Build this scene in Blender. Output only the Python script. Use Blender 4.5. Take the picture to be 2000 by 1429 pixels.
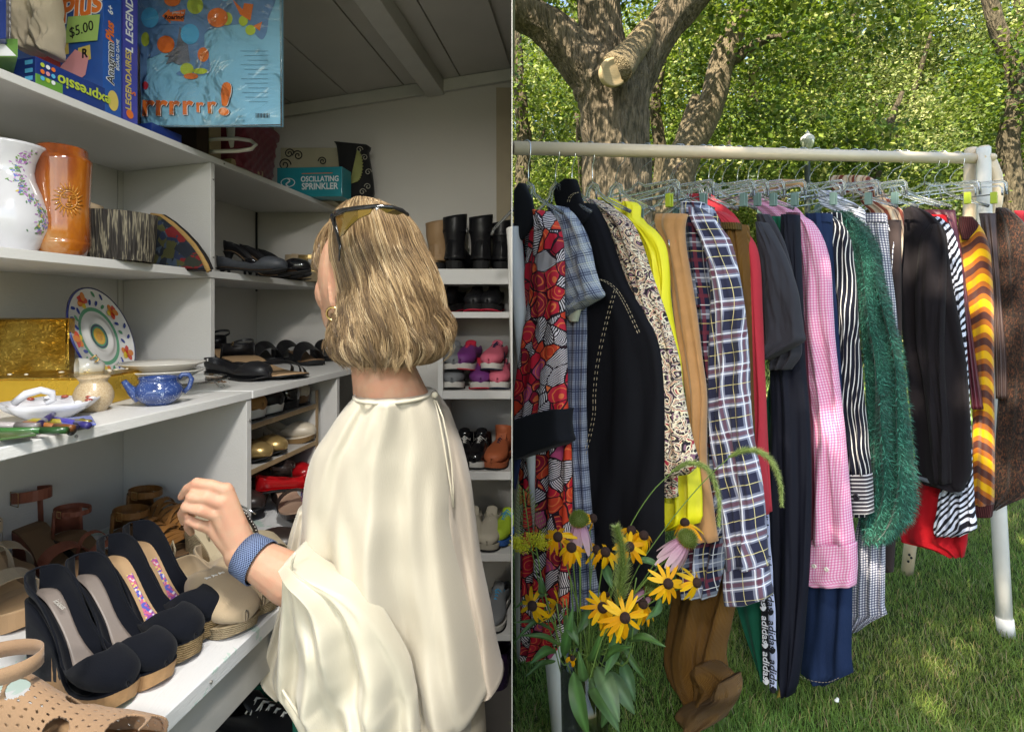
import bpy, bmesh, math, random
from mathutils import Vector, Matrix, noise
from math import sin, cos, pi, radians, sqrt, atan2, exp
random.seed(7)
for o in list(bpy.data.objects): bpy.data.objects.remove(o)
S = bpy.context.scene
COL = S.collection
# ------------------------------------------------------------------ camera
ZC = 1.076; F = 1090.0; HX = 1000.0; HY = 613.0
cam = bpy.data.cameras.new('camera'); camo = bpy.data.objects.new('camera', cam); COL.objects.link(camo)
camo.location = (0, 0, ZC); camo.rotation_euler = (pi/2, 0, 0)
cam.sensor_width = 36; cam.lens = F/2000*36; cam.shift_y = -(714.5-HY)/2000
cam.clip_start = 0.02; cam.clip_end = 500
S.camera = camo
# ------------------------------------------------------------------ world and sun
SUN_DIR = Vector((-0.40, -0.50, 0.80)).normalized()          # towards the sun
w = bpy.data.worlds.new('World'); S.world = w; w.use_nodes = True
wn = w.node_tree.nodes; wl = w.node_tree.links
sky = wn.new('ShaderNodeTexSky'); sky.sky_type = 'NISHITA'; sky.sun_disc = False
sky.sun_elevation = math.asin(SUN_DIR.z); sky.sun_rotation = atan2(SUN_DIR.x, SUN_DIR.y)
bg = wn['Background']; wl.new(sky.outputs[0], bg.inputs[0]); bg.inputs[1].default_value = 0.13
sl = bpy.data.lights.new('sun', 'SUN'); sl.energy = 5.0; sl.angle = radians(0.5); sl.color = (1, .95, .86)
so = bpy.data.objects.new('sun', sl); COL.objects.link(so)
so.rotation_euler = SUN_DIR.to_track_quat('Z', 'Y').to_euler(); so.location = (-3, -4, 9)
S.view_settings.view_transform = 'Standard'; S.view_settings.look = 'None'
S.view_settings.use_white_balance = True; S.view_settings.white_balance_temperature = 7600; S.view_settings.white_balance_tint = 10
S.view_settings.gamma = 1; S.view_settings.exposure = 1.85; S.view_settings.use_curve_mapping = False
# ceiling lamps of the shop (out of frame, they throw the two shadow edges on the dividers)
LAMPS = [((-0.12, 0.35, 0.88), 7.2), ((-0.25, -1.1, 0.84), 13.5)]
for k, (p, e) in enumerate(LAMPS):
    a = bpy.data.lights.new('ceiling_lamp_light', 'AREA'); a.energy = e; a.shape = 'RECTANGLE'; a.size = 0.10; a.size_y = 0.28
    a.color = (.90, .94, 1)
    ao = bpy.data.objects.new('ceiling_lamp_light', a); COL.objects.link(ao); ao.location = (p[0], p[1], ZC+p[2]-.035)

# ------------------------------------------------------------------ projection helpers
def W(px, py, d): return Vector(((px-HX)/F*d, d, ZC-(py-HY)/F*d))
class Frame:
    """vertical plane through a point A on the ground plan, u = horizontal direction in it, n = towards the viewer"""
    def __init__(s, px, d, theta):
        s.A = Vector(((px-HX)/F*d, d)); t = radians(theta)
        s.u = Vector((sin(t), -cos(t))); s.n = Vector((-cos(t), -sin(t)))
        if t > radians(89): s.n = Vector((0, -1)); s.u = Vector((1, 0))
    def pt(s, px, py):
        r = Vector(((px-HX)/F, 1.0)); # A + a*u = t*r
        det = s.u.x*(-r.y) - s.u.y*(-r.x)
        a = (-s.A.x*(-r.y) + s.A.y*(-r.x))/det
        P = s.A + a*s.u; t = P.y
        return a, ZC-(py-HY)/F*t
    def w(s, a, z, n=0.0):
        P = s.A + a*s.u + n*s.n
        return Vector((P.x, P.y, z))
    def wp(s, px, py, n=0.0):
        a, z = s.pt(px, py); return s.w(a, z, n)
# ------------------------------------------------------------------ material helpers
class NT:
    def __init__(s, name):
        s.m = bpy.data.materials.new(name); s.m.use_nodes = True
        s.t = s.m.node_tree; s.b = s.t.nodes['Principled BSDF']; s.out = s.t.nodes['Material Output']
    def new(s, ty, **kw):
        n = s.t.nodes.new(ty)
        for k, v in kw.items(): setattr(n, k, v)
        return n
    def put(s, sock, v):
        if isinstance(v, bpy.types.NodeSocket): s.t.links.new(v, sock)
        elif v is not None:
            if isinstance(v, (tuple, list)) and len(v) == 3 and sock.type == 'RGBA': v = (*v, 1)
            sock.default_value = v
    def m_(s, op, a, b=None, c=None):
        n = s.new('ShaderNodeMath', operation=op)
        s.put(n.inputs[0], a)
        if b is not None: s.put(n.inputs[1], b)
        if c is not None: s.put(n.inputs[2], c)
        return n.outputs[0]
    def mix(s, f, a, b, mode='MIX'):
        n = s.new('ShaderNodeMix', data_type='RGBA', blend_type=mode)
        s.put(n.inputs[0], f); s.put(n.inputs[6], a); s.put(n.inputs[7], b); return n.outputs[2]
    def coord(s, kind='Object', scale=1, rot=(0,0,0), src=None):
        if src is None:
            n = s.new('ShaderNodeTexCoord'); src = n.outputs[kind]
        mp = s.new('ShaderNodeMapping'); s.put(mp.inputs[0], src)
        mp.inputs['Scale'].default_value = (scale,)*3 if not isinstance(scale, tuple) else scale
        mp.inputs['Rotation'].default_value = rot; return mp.outputs[0]
    def uv(s):
        n = s.new('ShaderNodeTexCoord'); x = s.new('ShaderNodeSeparateXYZ'); s.put(x.inputs[0], n.outputs['UV'])
        return x.outputs[0], x.outputs[1]
    def noise(s, vec, scale, detail=3, rough=.5, dist=0):
        n = s.new('ShaderNodeTexNoise'); s.put(n.inputs['Vector'], vec); n.inputs['Scale'].default_value = scale
        n.inputs['Detail'].default_value = detail; n.inputs['Roughness'].default_value = rough; n.inputs['Distortion'].default_value = dist
        return n.outputs[0]
    def vor(s, vec, scale, feature='F1', rnd=1):
        n = s.new('ShaderNodeTexVoronoi', feature=feature); s.put(n.inputs['Vector'], vec); n.inputs['Scale'].default_value = scale
        n.inputs['Randomness'].default_value = rnd
        return n
    def ramp(s, f, stops, interp='LINEAR'):
        n = s.new('ShaderNodeValToRGB'); n.color_ramp.interpolation = interp; e = n.color_ramp.elements
        while len(e) < len(stops): e.new(.5)
        for q, (p, c) in zip(e, stops): q.position = p; q.color = (*c, 1) if len(c) == 3 else c
        s.put(n.inputs[0], f); return n.outputs[0]
    def band(s, x, period, pos, width):
        """1 where frac(x/period) lies within width of pos"""
        f = s.m_('FRACT', s.m_('ADD', s.m_('DIVIDE', x, period), 10.5-pos))
        return s.m_('LESS_THAN', s.m_('ABSOLUTE', s.m_('SUBTRACT', f, .5)), width/2)
    def bump(s, h, strength=.3, dist=.002):
        n = s.new('ShaderNodeBump'); n.inputs['Strength'].default_value = strength; n.inputs['Distance'].default_value = dist
        s.put(n.inputs['Height'], h); s.put(s.b.inputs['Normal'], n.outputs[0]); return n.outputs[0]
    def fin(s, col=None, rough=.7, metal=0, spec=.3, sheen=0, trans=0, coat=0, sss=0, alpha=None):
        b = s.b.inputs
        if col is not None: s.put(b['Base Color'], col)
        s.put(b['Roughness'], rough); b['Metallic'].default_value = metal; b['Specular IOR Level'].default_value = spec
        b['Sheen Weight'].default_value = sheen; b['Transmission Weight'].default_value = trans; b['Coat Weight'].default_value = coat
        if coat: b['Coat Roughness'].default_value = .06
        if sss: b['Subsurface Weight'].default_value = sss; b['Subsurface Radius'].default_value = (.012, .004, .002); b['Subsurface Scale'].default_value = .6
        if alpha is not None: s.put(b['Alpha'], alpha)
        return s.m
def S2L(c):
    """sRGB 0-255 to linear"""
    return tuple(((v/255)/12.92 if v/255 <= .04045 else ((v/255+.055)/1.055)**2.4) for v in c)
_mc = {}
def mat(name, rgb, rough=.6, metal=0, spec=.35, var=.12, vs=14, bump=.15, bs=180, sheen=0, coat=0, bd=.0015, sss=0, trans=0):
    if name in _mc: return _mc[name]
    n = NT(name); c = n.coord()
    a = n.noise(c, vs, 4, .6)
    f = n.m_('MULTIPLY_ADD', a, 2*var, 1-var)
    mc = n.mix(1, rgb, (1,1,1), 'MIX'); n.t.nodes.remove(n.t.nodes[-1])
    cc = n.new('ShaderNodeMix', data_type='RGBA', blend_type='MULTIPLY'); cc.inputs[0].default_value = 1
    n.put(cc.inputs[6], rgb); g = n.new('ShaderNodeCombineColor'); [n.put(g.inputs[i], f) for i in range(3)]; n.put(cc.inputs[7], g.outputs[0])
    if bump: n.bump(n.noise(c, bs, 3, .6), bump, bd)
    rr = n.m_('MULTIPLY_ADD', a, .16, rough-.08)
    _mc[name] = n.fin(cc.outputs[2], rr, metal, spec, sheen, coat=coat, sss=sss, trans=trans); return _mc[name]
# ------------------------------------------------------------------ object helpers
def link(o, parent=None):
    COL.objects.link(o)
    if parent is not None: o.parent = parent
    return o
def thing(name, label, cat, loc=(0,0,0), rotz=0, group=None, rot=None):
    o = bpy.data.objects.new(name, None); COL.objects.link(o); o.empty_display_size = .05
    o.location = loc; o.rotation_euler = rot if rot is not None else (0,0,rotz)
    o['label'] = label; o['category'] = cat
    if group: o['group'] = group
    return o
def tag(o, label=None, cat=None, group=None, kind=None):
    if label: o['label'] = label
    if cat: o['category'] = cat
    if group: o['group'] = group
    if kind: o['kind'] = kind
    return o
def mobj(name, V, Fc, m, parent=None, world=False, smooth=True, uvs=None, bevel=0, label=None, solid=0, sub=0, mats=None, fm=None, cols=None):
    """mesh object; world=True means V is in world space and parent an unrotated empty"""
    if world and parent is not None:
        q = parent.location if parent.parent is None else (parent.location + parent.parent.location)
        V = [Vector(v)-q for v in V]
    me = bpy.data.meshes.new(name); me.from_pydata([tuple(v) for v in V], [], Fc)
    if uvs:
        l = me.uv_layers.new(name='UVMap'); 
        vi = [0]*len(me.loops); me.loops.foreach_get('vertex_index', vi)
        buf = []
        for i in vi: buf += [uvs[i][0], uvs[i][1]]
        l.data.foreach_set('uv', buf)
    if cols:
        ca = me.color_attributes.new(name='tint', type='FLOAT_COLOR', domain='POINT'); buf = []
        for c in cols: buf += [c[0], c[1], c[2], 1]
        ca.data.foreach_set('color', buf)
    for q in (mats or [m]): me.materials.append(q)
    if fm: me.polygons.foreach_set('material_index', fm)
    if smooth: me.polygons.foreach_set('use_smooth', [True]*len(me.polygons))
    me.update()
    o = bpy.data.objects.new(name, me); link(o, parent)
    if solid:
        q = o.modifiers.new('solid', 'SOLIDIFY'); q.thickness = solid; q.offset = 0
    if bevel:
        q = o.modifiers.new('bevel', 'BEVEL'); q.width = bevel; q.segments = 2; q.limit_method = 'ANGLE'; q.angle_limit = radians(35)
        if smooth: me.polygons.foreach_set('use_smooth', [False]*len(me.polygons))
    if sub:
        q = o.modifiers.new('sub', 'SUBSURF'); q.levels = sub; q.render_levels = sub
    if label: o['label'] = label
    return o
class MB:
    def __init__(s): s.v = []; s.f = []; s.uv = []; s.c = []
    def add(s, V, Fc, uv=None, c=None):
        k = len(s.v); s.v += [Vector(v) for v in V]; s.f += [tuple(i+k for i in f) for f in Fc]
        if uv: s.uv += uv
        if c is not None: s.c += [c]*len(V)
    def box(s, c, d, M=None):
        x, y, z = (q/2 for q in d); V = [Vector((a*x, b*y, e*z)) for a in (-1,1) for b in (-1,1) for e in (-1,1)]
        c = Vector(c); V = [(M @ v if M else v)+c for v in V]
        s.add(V, [(0,1,3,2),(4,6,7,5),(0,4,5,1),(2,3,7,6),(0,2,6,4),(1,5,7,3)])
    def hexa(s, P):
        """P: bottom 4 then top 4, both in the same turn"""
        s.add(P, [(3,2,1,0),(4,5,6,7),(0,1,5,4),(1,2,6,5),(2,3,7,6),(3,0,4,7)])
    def prism(s, pts, ax, off):
        """extrude polygon pts (3D) by vector off"""
        n = len(pts); V = [Vector(p) for p in pts]+[Vector(p)+Vector(off) for p in pts]
        s.add(V, [tuple(range(n))[::-1], tuple(range(n, 2*n))]+[(i,(i+1)%n,n+(i+1)%n,n+i) for i in range(n)])
    def tube(s, P, r, k=8, closed=False, cap=True, flat=1.0, c=None, up=None):
        P = [Vector(p) for p in P]; n = len(P); rr = r if isinstance(r, (list, tuple)) else [r]*n
        V = []; prev = None
        for i, p in enumerate(P):
            a = P[(i-1) % n] if (i > 0 or closed) else p; b = P[(i+1) % n] if (i < n-1 or closed) else p
            t = (b-a).normalized() if (b-a).length > 1e-9 else Vector((0,0,1))
            if prev is None:
                h = Vector(up) if up else (Vector((0,0,1)) if abs(t.z) < .9 else Vector((1,0,0)))
                x = (h - t*h.dot(t)).normalized()
            else: x = (prev - t*prev.dot(t)).normalized()
            prev = x; y = t.cross(x)
            for j in range(k):
                q = 2*pi*j/k; V.append(p + x*cos(q)*rr[i] + y*sin(q)*rr[i]*flat)
        Fc = []
        for i in range(n if closed else n-1):
            for j in range(k):
                a = i*k+j; b = i*k+(j+1) % k; c2 = ((i+1) % n)*k+(j+1) % k; d = ((i+1) % n)*k+j; Fc.append((a,b,c2,d))
        if cap and not closed: Fc += [tuple(range(k))[::-1], tuple(range((n-1)*k, n*k))]
        s.add(V, Fc, c=c)
    def lathe(s, prof, c=(0,0,0), k=32, cap0=False, cap1=False, M=None, wob=None, uvs=False):
        c = Vector(c); V = []; U = []
        for r, z in prof:
            for j in range(k):
                q = 2*pi*j/k; rr = r*(wob(q, z) if wob else 1); p = Vector((rr*cos(q), rr*sin(q), z))
                V.append((M @ p if M else p)+c); U.append((j/k, z))
        Fc = [(i*k+j, i*k+(j+1)%k, (i+1)*k+(j+1)%k, (i+1)*k+j) for i in range(len(prof)-1) for j in range(k)]
        if cap0: Fc.append(tuple(range(k))[::-1])
        if cap1: Fc.append(tuple(range((len(prof)-1)*k, len(prof)*k)))
        s.add(V, Fc, U if uvs else None)
    def ell(s, c, r, M=None, k=16, m=10, c_=None):
        c = Vector(c); V = []
        for i in range(m+1):
            t = pi*i/m
            for j in range(k):
                q = 2*pi*j/k; p = Vector((r[0]*sin(t)*cos(q), r[1]*sin(t)*sin(q), r[2]*cos(t))); V.append((M @ p if M else p)+c)
        s.add(V, [(i*k+j,(i+1)*k+j,(i+1)*k+(j+1)%k,i*k+(j+1)%k) for i in range(m) for j in range(k)], c=c_)
    def o(s, name, m, parent=None, **kw):
        return mobj(name, s.v, s.f, m, parent, uvs=s.uv or None, cols=s.c or None, **kw)
def interp(keys, x):
    """keys: sorted [(x, a, b...)], smooth (monotone-ish catmull) interpolation"""
    n = len(keys)
    if x <= keys[0][0]: return keys[0][1:]
    if x >= keys[-1][0]: return keys[-1][1:]
    for i in range(n-1):
        if keys[i][0] <= x <= keys[i+1][0]: break
    x0, x1 = keys[i][0], keys[i+1][0]; t = (x-x0)/(x1-x0); out = []
    for j in range(1, len(keys[0])):
        p1, p2 = keys[i][j], keys[i+1][j]
        m1 = (keys[i+1][j]-keys[i-1][j])/(keys[i+1][0]-keys[i-1][0])*(x1-x0) if i > 0 else p2-p1
        m2 = (keys[i+2][j]-keys[i][j])/(keys[i+2][0]-keys[i][0])*(x1-x0) if i+2 < n else p2-p1
        t2, t3 = t*t, t*t*t
        out.append((2*t3-3*t2+1)*p1+(t3-2*t2+t)*m1+(-2*t3+3*t2)*p2+(t3-t2)*m2)
    return tuple(out)
def fold(u, v, folds):
    """folds: [(amplitude, count, phase, drift, power)]"""
    r = 0
    for a, k, ph, dr, pw in folds:
        x = sin(2*pi*(k*u+ph+dr*v)+.9*sin(5*v+k)); a = a*(.35 if k > 5 else 1); r += a*(x if pw == 0 else (1-2*abs(sin(pi*(k*u+ph+dr*v)))**pw))
    return r
def loft(name, fr, rows, m, parent, T=.02, folds=(), off=0.0, nu=40, nv=48, topf=0.25, cap=True, wr=.0, seed=0, hang=None, uvs=1, tilt=0.0, label=None, profile=2.4, cols=None, rmode=False):
    """closed cloth body in frame fr. rows [(py, pxL, pxR[, T factor])]. Cloth volume of half thickness T about the plane pushed by off towards the viewer"""
    rows = [tuple(r) if len(r) > 3 else (*r, 1.0) for r in rows]
    V = []; U = []; vv = 0; last = None
    for i in range(nv+1):
        y = rows[0][0]+(rows[-1][0]-rows[0][0])*i/nv; v = i/nv
        l, r, tf = interp(rows, y); ring = []
        zz = None
        for j in range(nu+1):
            u = j/nu; px = l+(r-l)*u; a, z = fr.pt(px, y); 
            e = max(0, 1-abs(2*u-1)**profile)**(1/profile)
            am = min(1, topf+(1-topf)*v*1.6)
            n = off + T*tf*e + fold(u, v, folds)*am*min(1, e*1.6) + tilt*v
            if wr: n += wr*(noise.noise(Vector((u*4+seed+fr.A.x*9, v*3.5, seed)))*1.1+.4*noise.noise(Vector((u*9+seed+fr.A.x*9, v*8, seed+3))))*e
            ring.append((a, z, n, u))
        mid = ring[nu//2]
        if last is not None: vv += sqrt((mid[0]-last[0])**2+(mid[1]-last[1])**2)
        last = mid
        w_ = abs(ring[-1][0]-ring[0][0]); arc = 0; prev = None
        for (a, z, n, u) in ring:
            if prev: arc += sqrt((a-prev[0])**2+(n-prev[1])**2)
            prev = (a, n); V.append(fr.w(a, z, n)); U.append((arc, vv))
        for (a, z, n, u) in ring[::-1][1:-1]:
            e = max(0, 1-abs(2*u-1)**profile)**(1/profile)
            V.append(fr.w(a, z, off+tilt*v-T*tf*e*.8 + (n-off-tilt*v-T*tf*e)*.5)); U.append((arc+abs(ring[-1][0]-a), vv))
    R = 2*nu; Fc = []
    for i in range(nv):
        for j in range(R):
            Fc.append((i*R+j, (i+1)*R+j, (i+1)*R+(j+1) % R, i*R+(j+1) % R))
    Fc.append(tuple(range(R)))
    if cap: Fc.append(tuple(range(nv*R, nv*R+R))[::-1])
    return mobj(name, V, Fc, m, parent, world=True, uvs=U, label=label)
def text(s, size, m, parent, M, name='lettering', depth=.0003, font_sx=1.0, shear=0, bold=0, sp=1.0):
    c = bpy.data.curves.new(name, 'FONT'); c.body = s; c.size = size; c.extrude = depth; c.shear = shear; c.offset = bold*size
    c.align_x = 'CENTER'; c.align_y = 'CENTER'; c.space_character = sp; c.resolution_u = 3
    t = bpy.data.objects.new(name, c); me = bpy.data.meshes.new_from_object(t); bpy.data.objects.remove(t); me.name = name
    me.materials.clear(); me.materials.append(m)
    o = bpy.data.objects.new(name, me); link(o, parent)
    M = M.copy() if isinstance(M, Matrix) else M
    if font_sx != 1: M = M @ Matrix.Diagonal((font_sx, 1, 1, 1))
    if parent is not None: M = Matrix.Translation(-parent.location) @ M
    o.matrix_local = M; return o
def basis(o, x, y):
    """matrix with origin o, x axis along x, y along y (orthonormalised), z = x cross y"""
    x = Vector(x).normalized(); y = Vector(y); y = (y-x*y.dot(x)).normalized(); z = x.cross(y)
    M = Matrix((x, y, z)).transposed().to_4x4(); M.translation = o; return M
def quadM(P00, P10, P01):
    """for a flat face: corner lower left, lower right, upper left -> (matrix, w, h)"""
    return basis(P00, P10-P00, P01-P00), (P10-P00).length, (P01-P00).length
def kids(o): return list(o.children)
def copy_tree(o, loc, rotz=None, label=None, group=None):
    def cp(a, par):
        c = a.copy(); COL.objects.link(c)
        if par is not None: c.parent = par
        for ch in a.children: cp(ch, c)
        return c
    r = cp(o, None); r.location = loc
    if rotz is not None: r.rotation_euler = (0, 0, rotz)
    if label: r['label'] = label
    if group: r['group'] = group
    return r
# common materials
M_white = None
def paint(name, rgb, chips=None, grey=.06):
    n = NT(name); c = n.coord(); a = n.noise(c, 3, 4, .6); g = n.noise(c, 60, 3, .6)
    col = n.mix(n.m_('MULTIPLY', a, .5), rgb, tuple(v*.82 for v in rgb))
    d = n.m_('GREATER_THAN', n.noise(n.coord(scale=(5, 5, 22)), 14, 5, .7), .71)
    col = n.mix(n.m_('MULTIPLY', d, .35), col, (.33, .30, .26))
    if chips:
        q = n.noise(n.coord(scale=1), 9, 5, .62, .6); h = n.m_('MULTIPLY', n.m_('GREATER_THAN', q, .60), .8)
        col = n.mix(h, col, chips)
    st = n.noise(n.coord(scale=(60, 9, 60), rot=(0, 0, -.147)), 5, 4, .6)
    n.bump(n.m_('ADD', n.m_('MULTIPLY', g, .6), st), .35, .0018)
    return n.fin(col, .48, spec=.4)
M_white = paint('white_shelf_paint', (.66, .655, .64))
M_whitechip = paint('chipped_white_shelf_paint', (.66, .665, .67), (.42, .56, .50))
M_wall = paint('wall_paint', (.60, .575, .54))
M_panel = paint('panel_paint', (.56, .545, .515))
# ------------------------------------------------------------------ room
K = .147   # shelves run along (K,1)
def SL(x0, y, z): return Vector((-x0+K*y, y, ZC+z))
Y0, YE = -.55, 2.35
def ceil_z(x, y): return .872+.16*(x-K*(y-YE)+.97)
def struct(name, mb, m, **kw): o = mb.o(name, m, **kw); o['kind'] = 'structure'; return o
FLOORZ = -1.45
b = MB(); b.box((-.9, .3, ZC+FLOORZ-.03), (1.795, 4.3, .06)); struct('floor', b, mat('concrete_floor', (.12,.11,.10), .8), smooth=False)
b = MB(); b.box((-.85, YE+.05, ZC-.2), (1.695, .1, 2.7)); struct('wall_end', b, M_wall, smooth=False)
b = MB(); b.hexa([SL(1.50,-1.8,FLOORZ), SL(1.44,-1.8,FLOORZ), SL(1.44,YE,FLOORZ), SL(1.50,YE,FLOORZ), SL(1.50,-1.8,.98), SL(1.44,-1.8,.98), SL(1.44,YE,.98), SL(1.50,YE,.98)])
struct('wall_side', b, M_wall, smooth=False)
# thin partition added between the shop and the garden to keep their light apart
b = MB(); t = .0005
b.hexa([Vector(p) for p in [(-t,.62,ZC-1.5),(t,.62,ZC-1.5),(t,YE+.1,ZC-1.5),(-t,YE+.1,ZC-1.5),(-t,.62,ZC+1.15),(t,.62,ZC+1.15),(t,YE+.1,ZC+1.15),(-t,YE+.1,ZC+1.15)]])
struct('added_partition', b, mat('partition_paint', (.30,.29,.27), .8), smooth=False)
# ceiling: boards running with the shelves, each its own piece, under a roof deck
mc_ = mat('ceiling_boards', (.52,.50,.46), .65, vs=5, bump=.3, bs=40)
ceil = MB()
def cz(u, y): x = u+K*y; return ceil_z(x, y)
ceil.hexa([Vector((u+K*y, y, ZC+cz(u,y)+h)) for h in (.014,.05) for (u,y) in ((-1.5,-1.8),(.27,-1.8),(-.346,YE+.08),(-1.5,YE+.08))])
ce = struct('ceiling', ceil, mc_, smooth=False)
us = [-1.5+.235*i for i in range(8)]
for i in range(7):
    u0, u1 = us[i]+.003, us[i+1]-.003
    def lim(u, y): return min(u, -.004-K*y) if y > .3 else u
    m = MB(); m.hexa([Vector((lim(u,y)+K*y, y, ZC+cz(lim(u,y),y)+h)) for h in (0,.013) for (u,y) in ((u0,-1.78),(u1,-1.78),(u1,YE-.001),(u0,YE-.001))])
    if u0 < -.35: m.o('ceiling_board', mc_, ce, smooth=False)
# beam and cornice
bm_ = MB()
ub = -.664; w2 = .036
bm_.hexa([Vector((u+K*y, y, ZC+cz(u,y)+h)) for h in (-.062,-.001) for (u,y) in ((ub-w2,-1.7),(ub+w2,-1.7),(ub+w2,YE-.004),(ub-w2,YE-.004))])
o = bm_.o('ceiling_beam', mat('beam_paint', (.55,.54,.50), .6, bump=.3, bs=60), None, smooth=False, bevel=.003); tag(o, 'pale painted timber beam running under the dark boarded ceiling', 'beam')
cr = MB(); Pc = []
for (x, y) in ((-1.12, YE-.014), (-.005, YE-.014)): 
    z = ceil_z(x, y); Pc.append((x, z))
(xa, za), (xb, zb) = Pc
cr.hexa([Vector((xa,YE-.022,ZC+za-.052)),Vector((xb,YE-.022,ZC+zb-.052)),Vector((xb,YE-.001,ZC+zb-.052)),Vector((xa,YE-.001,ZC+za-.052)),
         Vector((xa,YE-.022,ZC+za-.002)),Vector((xb,YE-.022,ZC+zb-.002)),Vector((xb,YE-.001,ZC+zb-.002)),Vector((xa,YE-.001,ZC+za-.002))])
tag(cr.o('cornice', mat('beam_paint', (.42,.41,.385)), None, smooth=False, bevel=.002), kind='structure')
# lamps as fixtures
for k, (p, e) in enumerate(LAMPS):
    t_ = thing('ceiling_lamp', ['ceiling light with a milky cover directly above the reaching person', 'ceiling light with a milky cover nearer the shop entrance'][k], 'lamp', (p[0], p[1], ZC+p[2]), group='ceiling lamps out of view above the aisle')
    m = MB(); m.box((0,0,.012), (.13,.32,.02)); m.o('housing', mat('lamp_metal', (.7,.7,.7), .4), t_, bevel=.003)
    n = NT('lamp_cover'); n.b.inputs['Emission Color'].default_value = (.92,.95,1,1); n.b.inputs['Emission Strength'].default_value = 3
    m = MB(); m.box((0,0,-.012), (.11,.29,.02)); m.o('cover', n.fin((.8,.8,.8), .4), t_, bevel=.004)
# ---- the built-in shelves
X_UF, X_UB, X_LF, X_LB, X_BF = 1.074, 1.418, .78, 1.178, .55
shelf = thing('shelf_unit', 'white painted built-in shelves running along the left wall of the shop', 'shelves', SL(.9, 1.2, FLOORZ))
def board(name, x0f, x0b, y0, y1, zt, th, m=M_white, par=None, label=None, bev=.0015, dip=0):
    b = MB(); b.hexa([SL(x0b,y0,zt-th),SL(x0f,y0,zt-th),SL(x0f,y1,zt-th),SL(x0b,y1,zt-th),SL(x0b,y0,zt),SL(x0f,y0,zt),SL(x0f,y1,zt),SL(x0b,y1,zt)])
    return b.o(name, m, par or shelf, world=True, smooth=False, bevel=bev, label=label)
YE2 = YE-.002
board('shelf_board', X_UF, X_UB, Y0, YE2, .4445, .0175)
board('shelf_board', X_UF, X_UB, Y0, YE2, .1218, .0200)
board('shelf_board', X_LF, X_UB, Y0, 1.271, -.1757, .0178)
board('shelf_board', X_LF-.001, X_UB, 1.2745, YE2-.03, -.1749, .0182)
board('shelf_board', X_BF, X_LB+.02, Y0, 2.0, -.515, .025, M_whitechip, label='lowest shelf board with flaking white paint over pale green')
board('fascia_board', X_BF+.012, X_BF+.034, Y0, 2.0, -.542, .078, mat('grey_board', (.40,.385,.36), .6))  # fascia in one even grey, darker than the shelf boards
board('back_panel', X_UB, X_UB+.008, Y0, 1.66, .60, .77, M_panel)
board('back_panel', X_UB, X_UB+.008, 1.665, YE2, .60, .77, M_panel)
board('back_panel', X_LB, X_LB+.008, Y0, YE2-.1, -.194, .75, M_panel)
def divider(xf, yf, xb, yb, z0, z1, th=.0175, m=M_panel):
    A, B = SL(xf, yf, z0), SL(xb, yb, z0); t = Vector((K,1,0)).normalized()*th; H = Vector((0,0,z1-z0))
    b = MB(); b.hexa([A, A+t, B+t, B, A+H, A+t+H, B+t+H, B+H])
    return b.o('divider', m, shelf, world=True, smooth=False, bevel=.0012)
M_div = paint('divider_paint', (.60,.59,.57))
divider(X_UF+.004, 1.569, X_UB-.001, 1.680, .1222, .4265, m=M_div)
divider(X_UF+.004, 1.569, X_UB-.001, 1.680, -.1750, .1013, m=M_div)
divider(X_LF+.003, 1.258, X_LB-.001, 1.395, -.5145, -.1940, m=M_div)
divider(X_LF+.003, 1.70, X_LB-.001, 1.80, -.5145, -.1940, m=M_div)
divider(X_LF+.003, .30, X_LB-.001, .43, -.5145, -.1940, m=M_div)
divider(X_UF+.004, .50, X_UB-.001, .60, .1222, .4265, m=M_div)
divider(X_UF+.004, .50, X_UB-.001, .60, -.1750, .1013, m=M_div)
# chipboard rack inside the lower right bay
M_chip = mat('chipboard', (.36,.25,.14), .7, var=.25, vs=60, bump=.3)
M_mel = mat('melamine', (.50,.48,.45), .5)
rack = thing('shoe_rack', 'small chipboard shoe rack standing inside the white shelf bay', 'shoe rack', SL(.95, 1.5, -.5145))
def rb(name, x0f, x0b, y0, y1, zt, th, m):
    k_ = lambda x0: .34*(x0-.835)
    b = MB(); b.hexa([SL(x0,y+k_(x0),z) for z in (zt-th, zt) for (x0,y) in ((x0b,y0),(x0f,y0),(x0f,y1),(x0b,y1))]); return b.o(name, m, rack, world=True, smooth=False, bevel=.0008)
zr = [-.268, -.378]
for i, z in enumerate(zr):
    rb('rack_shelf', .835, 1.12, 1.325, 1.67, z, .012, M_mel); rb('shelf_edge', .832, .8345, 1.325, 1.67, z-.0005, .013, M_chip)
for y in (1.3105, 1.6715):
    rb('rack_side', .835, 1.12, y, y+.0135, -.2295 if y > 1.5 else -.262, .284 if y > 1.5 else .252, M_mel); rb('side_edge', .8318, .8345, y-.0005, y+.0140, -.2290 if y > 1.5 else -.2615, .284 if y > 1.5 else .252, M_chip)
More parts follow.
